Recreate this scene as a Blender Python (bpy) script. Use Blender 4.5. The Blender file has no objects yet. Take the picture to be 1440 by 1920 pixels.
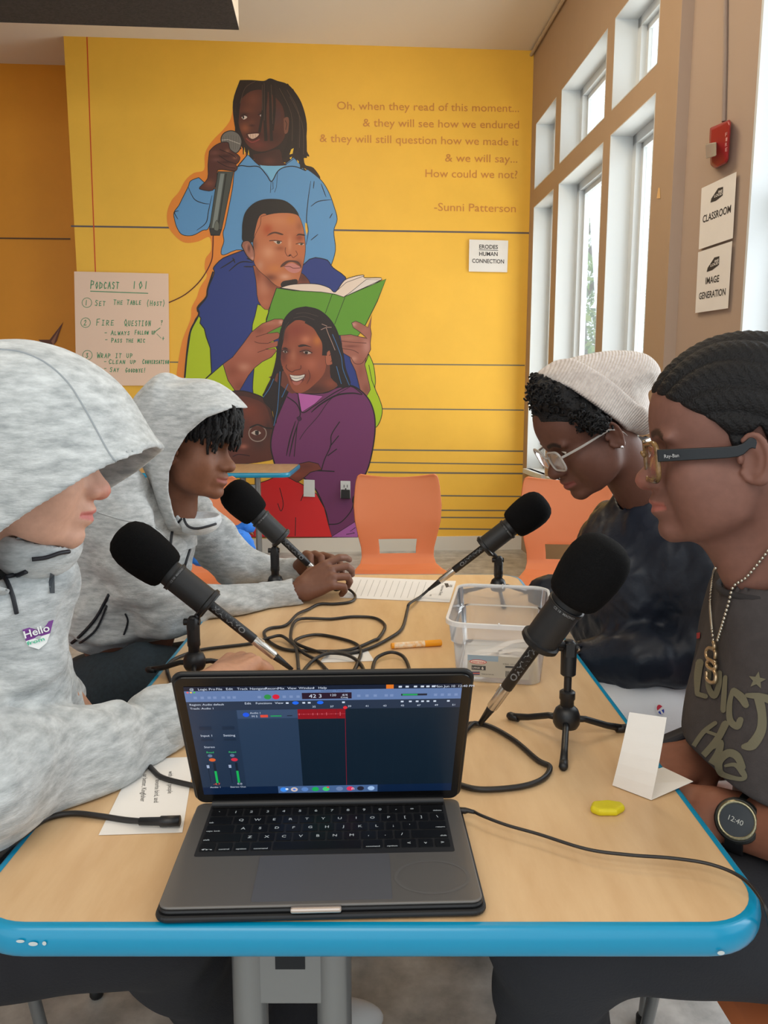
import bpy, bmesh, math, random
import numpy as np
from mathutils import Vector, Matrix
from mathutils.geometry import delaunay_2d_cdt
random.seed(7); RNG = np.random.default_rng(7)
SC = bpy.context.scene
COL = SC.collection
PI = math.pi
# ---------------------------------------------------------------- camera, world, lights, exposure
CAM = Vector((0, 0, 1.227)); PITCH = math.radians(8.45); FPX = 1440.0
cam_data = bpy.data.cameras.new('camera'); cam_data.sensor_fit = 'VERTICAL'; cam_data.sensor_height = 36
cam_data.lens = 27.0; cam_data.clip_start = 0.02
cam = bpy.data.objects.new('camera', cam_data); COL.objects.link(cam)
cam.location = CAM; cam.rotation_euler = (PI / 2 - PITCH, 0, 0); SC.camera = cam
SC.view_settings.view_transform = 'Standard'; SC.view_settings.look = 'None'
SC.view_settings.gamma = 1; SC.view_settings.use_curve_mapping = False
SC.view_settings.exposure = 0.0
world = bpy.data.worlds.new('daylight'); SC.world = world; world.use_nodes = True
bg = world.node_tree.nodes['Background']; bg.inputs[0].default_value = (0.86, 0.94, 1.0, 1); bg.inputs[1].default_value = 1.35
def area_light(name, loc, target, sx, sy, power, color):
    l = bpy.data.lights.new(name, 'AREA'); l.shape = 'RECTANGLE'; l.size = sx; l.size_y = sy
    l.energy = power; l.color = color
    o = bpy.data.objects.new(name, l); COL.objects.link(o); o.location = loc
    o.rotation_euler = (Vector(target) - Vector(loc)).to_track_quat('-Z', 'Y').to_euler()
    return o
area_light('window_daylight', (3.3, 1.7, 2.2), (0.0, 1.5, 0.9), 3.4, 2.6, 105, (0.88, 0.95, 1.0))
area_light('ceiling_fill_light', (3.3, 4.3, 0.5), (-1.2, 3.6, 3.8), 3.0, 1.6, 150, (0.98, 0.98, 0.94))  # added upward fill that brightens the ceiling, standing in for bounce from outside
area_light('far_window_daylight', (3.0, 5.6, 2.6), (-0.5, 4.8, 1.2), 2.0, 2.4, 90, (0.9, 0.96, 1.0))
area_light('ceiling_lamp', (-0.9, 3.4, 3.70), (-0.9, 3.9, 0), 2.6, 1.4, 75, (1.0, 0.82, 0.58))
area_light('ceiling_lamp', (-0.6, -1.2, 3.2), (-0.1, 1.2, 0.8), 2.4, 1.6, 36, (1.0, 0.93, 0.84))
# ---------------------------------------------------------------- projection of photograph points on real planes
def ray(px, py):
    cp, sp = math.cos(PITCH), math.sin(PITCH)
    a, b = (px - 720) / FPX, (960 - py) / FPX
    return Vector((a, cp + b * sp, -sp + b * cp))
def atY(px, py, Y):
    r = ray(px, py); return CAM + r * (Y / r.y)
def atZ(px, py, z):
    r = ray(px, py); return CAM + r * ((z - CAM.z) / r.z)
def atP(px, py, p0, n):
    r = ray(px, py); return CAM + r * ((p0 - CAM).dot(n) / r.dot(n))
def pxm(n, Y): return n * Y / FPX
# ---------------------------------------------------------------- colours and materials
def lin(c):
    c = c / 255.0 if c > 1 else c
    return c / 12.92 if c <= 0.04045 else ((c + 0.055) / 1.055) ** 2.4
def L3(rgb): return tuple(lin(float(c)) for c in rgb)
MATS = {}
def mat(name, rgb, rough=0.6, metal=0.0, noise=0.0, scale=40.0, bump=0.0, bscale=None, stretch=None, second=None, spec=None, emit=0.0, coat=0.0, alpha=None, trans=0.0, sheen=0.0):
    if name in MATS: return MATS[name]
    m = bpy.data.materials.new(name); m.use_nodes = True; nt = m.node_tree; b = nt.nodes['Principled BSDF']
    c = (*L3(rgb), 1)
    b.inputs['Base Color'].default_value = c; b.inputs['Roughness'].default_value = rough; b.inputs['Metallic'].default_value = metal
    if spec is not None: b.inputs['Specular IOR Level'].default_value = spec
    if coat: b.inputs['Coat Weight'].default_value = coat; b.inputs['Coat Roughness'].default_value = 0.15
    if trans: b.inputs['Transmission Weight'].default_value = trans
    if sheen: b.inputs['Sheen Weight'].default_value = sheen; b.inputs['Sheen Roughness'].default_value = 0.6
    if alpha is not None: b.inputs['Alpha'].default_value = alpha
    if emit: b.inputs['Emission Color'].default_value = c; b.inputs['Emission Strength'].default_value = emit
    tc = nt.nodes.new('ShaderNodeTexCoord'); mp = nt.nodes.new('ShaderNodeMapping')
    nt.links.new(tc.outputs['Object'], mp.inputs[0])
    if stretch: mp.inputs['Scale'].default_value = stretch
    if noise:
        n = nt.nodes.new('ShaderNodeTexNoise'); n.inputs['Scale'].default_value = scale; n.inputs['Detail'].default_value = 5; n.inputs['Roughness'].default_value = 0.62
        nt.links.new(mp.outputs[0], n.inputs[0])
        r = nt.nodes.new('ShaderNodeValToRGB'); r.color_ramp.elements[0].position = 0.32; r.color_ramp.elements[1].position = 0.68
        if second: c2 = (*L3(second), 1)
        else: c2 = tuple(min(1, v * (1 + noise)) for v in c[:3]) + (1,); 
        c1 = tuple(v * (1 - noise) for v in c[:3]) + (1,) if not second else c
        r.color_ramp.elements[0].color = c1; r.color_ramp.elements[1].color = c2
        nt.links.new(n.outputs['Fac'], r.inputs[0]); nt.links.new(r.outputs[0], b.inputs['Base Color'])
    if bump:
        n2 = nt.nodes.new('ShaderNodeTexNoise'); n2.inputs['Scale'].default_value = bscale or scale; n2.inputs['Detail'].default_value = 4
        nt.links.new(mp.outputs[0], n2.inputs[0])
        bp = nt.nodes.new('ShaderNodeBump'); bp.inputs['Strength'].default_value = bump; bp.inputs['Distance'].default_value = 0.004
        nt.links.new(n2.outputs['Fac'], bp.inputs['Height']); nt.links.new(bp.outputs[0], b.inputs['Normal'])
    MATS[name] = m; return m
def vmat(name, rough=0.6, emit=0.0, noise=0.0, nscale=120, bump=0.0, sss=0.0, spec=None, stretch=None):
    """colour comes from the mesh's colour attribute 'Col'"""
    if name in MATS: return MATS[name]
    m = bpy.data.materials.new(name); m.use_nodes = True; nt = m.node_tree; b = nt.nodes['Principled BSDF']
    b.inputs['Roughness'].default_value = rough
    if spec is not None: b.inputs['Specular IOR Level'].default_value = spec
    a = nt.nodes.new('ShaderNodeVertexColor'); a.layer_name = 'Col'
    src = a.outputs['Color']
    tc = nt.nodes.new('ShaderNodeTexCoord'); mp = nt.nodes.new('ShaderNodeMapping'); nt.links.new(tc.outputs['Object'], mp.inputs[0])
    if stretch: mp.inputs['Scale'].default_value = stretch
    if noise:
        n = nt.nodes.new('ShaderNodeTexNoise'); n.inputs['Scale'].default_value = nscale; n.inputs['Detail'].default_value = 5
        nt.links.new(mp.outputs[0], n.inputs[0])
        mr = nt.nodes.new('ShaderNodeMapRange'); mr.inputs['From Min'].default_value = 0.3; mr.inputs['From Max'].default_value = 0.7
        mr.inputs['To Min'].default_value = 1 - noise; mr.inputs['To Max'].default_value = 1 + noise
        nt.links.new(n.outputs['Fac'], mr.inputs['Value'])
        mx = nt.nodes.new('ShaderNodeVectorMath'); mx.operation = 'SCALE'
        nt.links.new(src, mx.inputs[0]); nt.links.new(mr.outputs[0], mx.inputs['Scale']); src = mx.outputs[0]
    if bump:
        n2 = nt.nodes.new('ShaderNodeTexNoise'); n2.inputs['Scale'].default_value = nscale * 1.5
        nt.links.new(mp.outputs[0], n2.inputs[0]); bp = nt.nodes.new('ShaderNodeBump'); bp.inputs['Strength'].default_value = bump; bp.inputs['Distance'].default_value = 0.002
        nt.links.new(n2.outputs['Fac'], bp.inputs['Height']); nt.links.new(bp.outputs[0], b.inputs['Normal'])
    nt.links.new(src, b.inputs['Base Color'])
    if sss: b.inputs['Subsurface Weight'].default_value = sss; b.inputs['Subsurface Radius'].default_value = (0.012, 0.005, 0.003); b.inputs['Subsurface Scale'].default_value = 0.5
    if emit: nt.links.new(src, b.inputs['Emission Color']); b.inputs['Emission Strength'].default_value = emit
    MATS[name] = m; return m
# ---------------------------------------------------------------- objects
def tag(o, label=None, cat=None, group=None, kind=None):
    if label: o['label'] = label
    if cat: o['category'] = cat
    if group: o['group'] = group
    if kind: o['kind'] = kind
    return o
def empty(name, loc, label, cat, group=None):
    o = bpy.data.objects.new(name, None); o.empty_display_size = 0.05; COL.objects.link(o); o.location = loc
    return tag(o, label, cat, group)
def put(name, me, mats=None, parent=None, smooth=False):
    o = bpy.data.objects.new(name, me); COL.objects.link(o)
    if mats:
        for m in (mats if isinstance(mats, (list, tuple)) else [mats]): me.materials.append(m)
    if smooth: me.polygons.foreach_set('use_smooth', [True] * len(me.polygons))
    if parent is not None:
        o.parent = parent
        bpy.context.view_layer.update()
        o.matrix_parent_inverse = parent.matrix_world.inverted()
    return o
def recenter(o):
    """move a top-level mesh's origin to the middle of its base"""
    me = o.data; n = len(me.vertices)
    if not n: return o
    co = np.empty(n * 3); me.vertices.foreach_get('co', co); co = co.reshape(-1, 3)
    c = (co.min(0) + co.max(0)) / 2; c[2] = co[:, 2].min()
    me.vertices.foreach_set('co', (co - c).ravel()); o.location = Vector(c.tolist()); return o
class MB:
    """collects shapes (world coordinates) into ONE mesh, several material slots"""
    def __init__(s): s.v = []; s.f = []; s.m = []; s.c = []; s.mi = 0; s.col = (1, 1, 1)
    def add(s, vs, fs):
        k = len(s.v); s.v += [tuple(v) for v in vs]; s.f += [tuple(i + k for i in f) for f in fs]; s.m += [s.mi] * len(fs)
        s.c += [s.col] * len(vs); return s
    def box(s, c, size, M=None, taper=1.0):
        x, y, z = (d / 2 for d in size); vs = []
        for dz in (-1, 1):
            t = taper if dz > 0 else 1
            for dx, dy in ((-1, -1), (1, -1), (1, 1), (-1, 1)): vs.append(Vector((dx * x * t, dy * y * t, dz * z)))
        if M is not None: vs = [M @ v for v in vs]
        c = Vector(c); vs = [v + c for v in vs]
        return s.add(vs, [(3, 2, 1, 0), (4, 5, 6, 7), (0, 1, 5, 4), (1, 2, 6, 5), (2, 3, 7, 6), (3, 0, 4, 7)])
    def hexa(s, p): return s.add(p, [(3, 2, 1, 0), (4, 5, 6, 7), (0, 1, 5, 4), (1, 2, 6, 5), (2, 3, 7, 6), (3, 0, 4, 7)])
    def tube(s, pts, r, n=10, cap=True, flat=None):
        pts = [Vector(p) for p in pts]; N = len(pts); rr = r if isinstance(r, (list, tuple)) else [r] * N
        ups = None; vs = []
        for i in range(N):
            d = (pts[min(i + 1, N - 1)] - pts[max(i - 1, 0)])
            if d.length < 1e-9: d = Vector((0, 0, 1))
            d.normalize()
            if ups is None:
                ups = d.orthogonal().normalized() if flat is None else (Vector(flat) - d * Vector(flat).dot(d)).normalized()
            ups = (ups - d * ups.dot(d)); ups = ups.normalized() if ups.length > 1e-6 else d.orthogonal().normalized()
            w = d.cross(ups)
            for k in range(n):
                a = 2 * PI * k / n; vs.append(pts[i] + (ups * math.cos(a) + w * math.sin(a)) * rr[i])
        fs = [(i * n + k, i * n + (k + 1) % n, (i + 1) * n + (k + 1) % n, (i + 1) * n + k) for i in range(N - 1) for k in range(n)]
        if cap: fs += [tuple(range(n))[::-1], tuple((N - 1) * n + k for k in range(n))]
        return s.add(vs, fs)
    def lathe(s, prof, M, n=32, caps=True):
        """prof: (r, z) list; M: 4x4"""
        vs = []
        for r, z in prof:
            for k in range(n):
                a = 2 * PI * k / n; vs.append(M @ Vector((r * math.cos(a), r * math.sin(a), z)))
        N = len(prof)
        fs = [(i * n + k, i * n + (k + 1) % n, (i + 1) * n + (k + 1) % n, (i + 1) * n + k) for i in range(N - 1) for k in range(n)]
        if caps: fs += [tuple(range(n))[::-1], tuple((N - 1) * n + k for k in range(n))]
        return s.add(vs, fs)
    def prism(s, poly, z0, z1, M=None):
        """poly: (x,y) list counter-clockwise"""
        n = len(poly); vs = [Vector((x, y, z0)) for x, y in poly] + [Vector((x, y, z1)) for x, y in poly]
        if M is not None: vs = [M @ v for v in vs]
        return s.add(vs, [tuple(range(n))[::-1], tuple(range(n, 2 * n))] + [(i, (i + 1) % n, n + (i + 1) % n, n + i) for i in range(n)])
    def quad(s, pts): return s.add(pts, [tuple(range(len(pts)))])
    def build(s, name, mats, parent=None, smooth=False, bevel=0, center=False, seg=2, col=False, angle=None):
        me = bpy.data.meshes.new(name); me.from_pydata([tuple(v) for v in s.v], [], s.f)
        me.polygons.foreach_set('material_index', s.m)
        if col:
            at = me.color_attributes.new('Col', 'FLOAT_COLOR', 'POINT')
            at.data.foreach_set('color', np.array([(*L3(c), 1) for c in s.c], dtype=np.float32).ravel())
        me.update(); o = put(name, me, mats, parent, smooth)
        if smooth and angle: me.set_sharp_from_angle(angle=math.radians(angle))
        if bevel:
            b = o.modifiers.new('bevel', 'BEVEL'); b.width = bevel; b.segments = seg; b.limit_method = 'ANGLE'; b.angle_limit = math.radians(40)
        if center: recenter(o)
        return o
def frame(o, z, x=(1, 0, 0)):
    """4x4 with local z along z"""
    z = Vector(z).normalized(); x = Vector(x); x = (x - z * x.dot(z))
    if x.length < 1e-6: x = z.orthogonal()
    x.normalize(); y = z.cross(x)
    return Matrix(((x.x, y.x, z.x, o[0]), (x.y, y.y, z.y, o[1]), (x.z, y.z, z.z, o[2]), (0, 0, 0, 1)))
def rrect(w, h, r, n=6, cx=0, cy=0):
    p = []
    for sx, sy, a0 in ((1, -1, -90), (1, 1, 0), (-1, 1, 90), (-1, -1, 180)):
        for k in range(n + 1):
            a = math.radians(a0 + 90 * k / n); p.append((cx + sx * (w / 2 - r) + r * math.cos(a), cy + sy * (h / 2 - r) + r * math.sin(a)))
    return p
def spline(pts, n=8):
    """Catmull-Rom through points"""
    pts = [Vector(p) for p in pts]; out = []
    for i in range(len(pts) - 1):
        p0, p1, p2, p3 = pts[max(i - 1, 0)], pts[i], pts[i + 1], pts[min(i + 2, len(pts) - 1)]
        for k in range(n):
            t = k / n; out.append(0.5 * ((2 * p1) + (p2 - p0) * t + (2 * p0 - 5 * p1 + 4 * p2 - p3) * t * t + (3 * p1 - p0 - 3 * p2 + p3) * t ** 3))
    return out + [pts[-1]]
TXT = {}
def text_tris(body, bold=False):
    """outline text as triangles in the xy plane: (verts, faces, width); height of a capital is about 0.7"""
    key = (body, bold)
    if key not in TXT:
        cu = bpy.data.curves.new('t', 'FONT'); cu.body = body; cu.size = 1; cu.offset = 0.018 if bold else 0.0; cu.resolution_u = 3
        ob = bpy.data.objects.new('t', cu); COL.objects.link(ob); dg = bpy.context.evaluated_depsgraph_get()
        me = bpy.data.meshes.new_from_object(ob.evaluated_get(dg))
        vs = [v.co.copy() for v in me.vertices]; fs = [tuple(p.vertices) for p in me.polygons]
        bpy.data.objects.remove(ob); bpy.data.curves.remove(cu); bpy.data.meshes.remove(me)
        TXT[key] = (vs, fs, max((v.x for v in vs), default=0))
    return TXT[key]
def text_on(mb, body, o, xd, yd, cap, width=None, align='l', bold=False):
    """write text from point o; xd, yd unit vectors; cap = capital height (m); width = force total width"""
    vs, fs, w = text_tris(body, bold); s = cap / 0.70; sx = s if width is None else width / max(w, 1e-6)
    off = 0 if align == 'l' else (-w * sx if align == 'r' else -w * sx / 2)
    o = Vector(o); xd = Vector(xd); yd = Vector(yd)
    return mb.add([o + xd * (v.x * sx + off) + yd * (v.y * s) for v in vs], fs)
# ================================================================ THE ROOM (turned 3.9 degrees against the table)
RA = math.radians(3.9)
E1 = Vector((math.cos(RA), math.sin(RA), 0)); NB = Vector((math.sin(RA), -math.cos(RA), 0)); E2 = Vector((-math.sin(RA), math.cos(RA), 0))
W0 = atZ(700, 1033, 0); CEIL = atP(1002, 95, W0, NB).z
def wallP(px, py, off=0.0): return atP(px, py, W0 + NB * off, NB)
CORN = wallP(1001, 95); CORN.z = 0
LEFT = wallP(119, 68); LEFT.z = 0
Zv = Vector((0, 0, 1))
def face_mb(quads):
    mb = MB()
    for q in quads: mb.quad(q)
    return mb
M_yel = mat('yellow_wall_paint', (246, 192, 66), 0.55, noise=0.03, scale=3)
M_taupe = mat('taupe_wall_paint', (176, 150, 124), 0.7, noise=0.02, scale=4)
M_ceil = mat('ceiling_paint', (236, 226, 212), 0.8)
M_white = mat('white_trim_paint', (214, 218, 219), 0.5)
M_conc = mat('polished_concrete', (146, 145, 141), 0.35, noise=0.4, scale=9, second=(206, 204, 198), bump=0.1, bscale=30)
def slab(name, p, t, m, kind='structure', label=None):
    """p: four corner points of the visible face; t: thickness vector away from the room"""
    mb = MB(); t = Vector(t); mb.hexa([q for q in p] + [q + t for q in p])
    o = mb.build(name, m); bmx = bmesh.new(); bmx.from_mesh(o.data); bmesh.ops.recalc_face_normals(bmx, faces=bmx.faces); bmx.to_mesh(o.data); bmx.free()
    return tag(o, label, None, None, kind)
fl = [Vector((-7, -2.5, 0)), Vector((5, -2.5, 0)), Vector((5, 9, 0)), Vector((-7, 9, 0))]
slab('floor', fl, (0, 0, -0.1), M_conc)
cl = [CORN + E1 * 0.25 + E2 * 0.95, CORN + E1 * 0.25 - E2 * 9.5, CORN - E1 * 9 - E2 * 9.5, CORN - E1 * 9 + E2 * 0.95]
for c in cl: c.z = CEIL
slab('ceiling', cl, (0, 0, 0.1), M_ceil)
wb = [CORN.copy(), LEFT.copy(), LEFT + Zv * CEIL, CORN + Zv * CEIL]
slab('wall_back', wb, E2 * 0.62, M_yel)
LB = LEFT + E2 * 0.50
slab('wall_back_left', [LB + E1 * 0.05, LB - E1 * 5, LB - E1 * 5 + Zv * CEIL, LB + E1 * 0.05 + Zv * CEIL], E2 * 0.1, mat('orange_wall_paint', (236, 158, 40), 0.55, noise=0.03, scale=3))
FL = CORN - E1 * 8.4 - E2 * 9
slab('wall_left', [FL, FL + E2 * 10, FL + E2 * 10 + Zv * CEIL, FL + Zv * CEIL], E1 * -0.1, M_taupe)
# baseboard under the mural
BB = MB(); b0 = LEFT + NB * 0.0; b1 = CORN + NB * 0.0; bh = wallP(700, 1007).z
BB.hexa([b0, b1, b1 + Zv * bh, b0 + Zv * bh] + [p + NB * 0.018 for p in (b0, b1, b1 + Zv * bh, b0 + Zv * bh)])
tag(BB.build('baseboard_back', mat('baseboard_paint', (226, 220, 208), 0.5)), kind='structure')
# right wall with window openings. s = distance from the back corner towards the camera, measured along the wall
def rp(px, py): return atP(px, py, CORN, E1)
def s_of(px, py): return (CORN - rp(px, py)).dot(E2)
def RW(s, z, d=0.0): return CORN - E2 * s + E1 * d + Zv * z
wins = [[(1004.5, 236), (1002.7, 356.5), (1043.8, 184.8), (1038.4, 322.6)], [(1053.7, 169.5), (1048.6, 308), (1140.5, 51), (1133, 218.7)], [(1154, 28), (1147, 206), (1243, -30), (1229.8, 120.3)]]
ext = []
for w in wins:
    ext.append(((s_of(*w[0]) + s_of(*w[1])) / 2, (s_of(*w[2]) + s_of(*w[3])) / 2))
zU0 = np.mean([rp(*w[1]).z for w in wins[:3]]); zU1 = np.mean([rp(*w[0]).z for w in wins[:3]])
zL1 = np.mean([rp(1001, 389).z, rp(1046.8, 345.6).z, rp(1145, 252.6).z]); zL0 = rp(978, 876).z
SP = s_of(1262, 320)             # where the window wall ends and the pier begins
print('windows', ext, 'z', zU0, zU1, zL1, zL0, 'pier', SP, 'ceil', CEIL, 'corner', CORN, 'left', LEFT)
TH = 0.20
def solid(mb, s0, s1, z0, z1, d0=0.0, d1=TH):
    mb.hexa([RW(s0, z0, d0), RW(s1, z0, d0), RW(s1, z1, d0), RW(s0, z1, d0), RW(s0, z0, d1), RW(s1, z0, d1), RW(s1, z1, d1), RW(s0, z1, d1)])
mb = MB(); solid(mb, -0.3, SP, 0, zL0); solid(mb, -0.3, SP, zL1, zU0); solid(mb, -0.3, SP, zU1, CEIL)
edges = [-0.3] + [v for e in ext for v in e] + [SP]
for i in range(0, len(edges), 2):
    solid(mb, edges[i], edges[i + 1], zL0, zL1); solid(mb, edges[i], edges[i + 1], zU0, zU1)
o = mb.build('wall_right', M_taupe); tag(o, kind='structure')
def recalc(o):
    b = bmesh.new(); b.from_mesh(o.data); bmesh.ops.recalc_face_normals(b, faces=b.faces); b.to_mesh(o.data); b.free(); return o
recalc(o)
M_glass = mat('window_glass', (235, 245, 245), 0.02, trans=1.0, alpha=0.25)
def window(n, s0, s1, z0, z1, sill):
    t = 0.006; D = TH - 0.03
    mb = MB()       # white lining of the opening
    solid(mb, s0, s0 + t, z0, z1, -0.001, D); solid(mb, s1 - t, s1, z0, z1, -0.001, D); solid(mb, s0, s1, z1 - t, z1, -0.001, D); solid(mb, s0, s1, z0, z0 + t, -0.001, D)
    f0, f1, fw = D - 0.045, D + 0.03, 0.055
    solid(mb, s0 + t, s0 + fw, z0, z1, f0, f1); solid(mb, s1 - fw, s1 - t, z0, z1, f0, f1); solid(mb, s0, s1, z1 - fw, z1, f0, f1); solid(mb, s0, s1, z0, z0 + fw, f0, f1)
    g0, g1, gw = D - 0.015, D + 0.02, 0.085
    solid(mb, s0 + fw, s0 + gw, z0, z1, g0, g1); solid(mb, s1 - gw, s1 - fw, z0, z1, g0, g1); solid(mb, s0, s1, z1 - gw, z1 - fw, g0, g1); solid(mb, s0, s1, z0 + fw, z0 + gw, g0, g1)
    if sill: solid(mb, s0 - 0.01, s1 + 0.01, z0 - 0.03, z0 + t, -0.03, 0.03)
    w = tag(recalc(mb.build('window_%d' % n, M_white)), kind='structure')
    mb = MB(); solid(mb, s0 + gw, s1 - gw, z0 + gw, z1 - gw, D, D + 0.006); recalc(mb.build('pane', M_glass, w))
n = 1
for (s0, s1) in ext: window(n, s0, s1, zL0, zL1, True); n += 1
for (s0, s1) in ext: window(n, s0, s1, zU0, zU1, False); n += 1
# pier set back from the window wall, slightly turned, then the next window towards the camera
PA = RW(SP, 0, 0.055); E3 = Vector((math.sin(math.radians(-8.2)), math.cos(math.radians(-8.2)), 0)); N3 = Vector((E3.y, -E3.x, 0))
def pierP(px, py, off=0.0): return atP(px, py, PA - N3 * off, N3)
SE = (PA - pierP(1409, 320)).dot(E3)
def PW(s, z, d=0.0): return PA - E3 * s + N3 * d + Zv * z
def psolid(mb, s0, s1, z0, z1, d0=0.0, d1=TH):
    mb.hexa([PW(s0, z0, d0), PW(s1, z0, d0), PW(s1, z1, d0), PW(s0, z1, d0), PW(s0, z0, d1), PW(s1, z0, d1), PW(s1, z1, d1), PW(s0, z1, d1)])
mb = MB(); psolid(mb, -0.02, SE, 0, CEIL); mb.hexa([RW(SP - 0.0, 0, 0), RW(SP + 0.004, 0, 0), RW(SP + 0.004, CEIL, 0), RW(SP, CEIL, 0), RW(SP, 0, 0.2), RW(SP + 0.004, 0, 0.2), RW(SP + 0.004, CEIL, 0.2), RW(SP, CEIL, 0.2)])
tag(recalc(mb.build('wall_right_pier', mat('pier_paint', (178, 156, 138), 0.7))), kind='structure')
mb = MB()
psolid(mb, SE, SE + 1.9, 0, 0.62); psolid(mb, SE, SE + 1.9, 3.3, CEIL); psolid(mb, SE + 1.9, SE + 2.2, 0, CEIL); psolid(mb, SE + 2.2, SE + 4.4, 0, 0.62); psolid(mb, SE + 2.2, SE + 4.4, 3.3, CEIL); psolid(mb, SE + 4.4, SE + 6.0, 0, CEIL)
tag(recalc(mb.build('wall_right_near', M_taupe)), kind='structure')
for k, (a, b) in enumerate(((SE, SE + 1.9), (SE + 2.2, SE + 4.4))):
    mb = MB(); t = 0.012
    psolid(mb, a - 0.002, a + t, 0.62, 3.3, -0.002, 0.19); psolid(mb, b - t, b, 0.62, 3.3, 0, 0.19); psolid(mb, a, b, 3.3 - t, 3.3, 0, 0.19); psolid(mb, a, b, 0.62, 0.635, -0.03, 0.19)
    psolid(mb, a + t, a + 0.07, 0.62, 3.3, 0.14, 0.19); psolid(mb, b - 0.07, b - t, 0.62, 3.3, 0.14, 0.19); psolid(mb, a, b, 1.95, 2.02, 0.14, 0.19)
    tag(recalc(mb.build('window_%d' % n, M_white)), kind='structure'); n += 1
# cove line between ceiling and right wall
mb = MB(); mb.tube([RW(0, CEIL - 0.03, -0.02), RW(SP, CEIL - 0.03, -0.02)], 0.012, 8)
tag(mb.build('trim_1', mat('conduit_paint', (190, 172, 150), 0.6)), kind='structure')
# dark soffit below the ceiling, top left
SZ = 3.30; c0 = atZ(448, 53, SZ); mb = MB()
q = [c0, c0 - E1 * 5.0, c0 - E1 * 5.0 - E2 * 3.0, c0 - E2 * 3.0]
mb.hexa([v for v in q] + [Vector((v.x, v.y, CEIL)) for v in q])
o = recalc(mb.build('trim_2', M_ceil)); tag(o, kind='structure')
mb = MB(); q2 = [v + Zv * 0.003 for v in q]; mb.hexa([v - Zv * 0.012 for v in q2] + q2)
tag(recalc(mb.build('trim_3', mat('dark_acoustic_board', (66, 60, 56), 0.95, noise=0.25, scale=60, bump=0.6, bscale=90))), kind='structure')
# tree outside the windows (seen through the second window)
def leafy(name, base, h, R, label, seed):
    rg = random.Random(seed); root = empty(name, base, label, 'tree', 'trees outside the windows')
    t = MB(); t.tube([base, base + Vector((0.1, 0.05, h * 0.35)), base + Vector((0, 0.1, h * 0.7))], [0.14, 0.10, 0.05], 10)
    for k in range(7):
        a = rg.uniform(0, 6.28); z = rg.uniform(0.3, 0.7) * h; p = base + Vector((0, 0, z))
        t.tube([p, p + Vector((math.cos(a) * R * 0.7, math.sin(a) * R * 0.7, rg.uniform(0.3, 1.0)))], [0.05, 0.015], 6)
    t.build('trunk', mat('bark', (96, 84, 70), 0.9), root, True)
    l = MB()
    for k in range(7500):
        v = Vector((rg.gauss(0, 1), rg.gauss(0, 1), rg.gauss(0, 1))).normalized() * R * rg.uniform(0.35, 1) ** 0.5
        c = base + Vector((v.x, v.y, h * 0.62 + v.z * h * 0.42 / R)); a = Vector((rg.uniform(-1, 1), rg.uniform(-1, 1), rg.uniform(-1, 1))).normalized(); b = a.orthogonal().normalized(); s = rg.uniform(0.035, 0.08)
        l.col = rg.choice([(120, 160, 70), (96, 140, 58), (150, 182, 92), (84, 120, 50)])
        l.add([c - a * s, c + b * s * 0.45, c + a * s, c - b * s * 0.45], [(0, 1, 2, 3)])
    l.build('foliage', vmat('leaf', 0.5), root, col=True)
dirw = (rp(1112, 500) - CAM).normalized()
for k, dd in enumerate((8.0, 15.0)):
    p = CAM + dirw * (dd + 2) + E1 * (0.3 if k else -0.2); p.z = -0.4
    leafy('broadleaf_tree', p, 5.6 + k * 1.5, 1.7 + 0.5 * k, ['smaller light green tree seen through the second tall window', 'larger green tree further behind the window glass'][k], 3 + k)
mb = MB(); mb.quad([Vector((2.6, -6, -0.45)), Vector((30, -6, -0.45)), Vector((30, 40, -0.45)), Vector((2.6, 40, -0.45))])
tag(mb.build('outside_ground', mat('outdoor_grass', (140, 150, 110), 0.9, noise=0.3, scale=2)), kind='structure')
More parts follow.
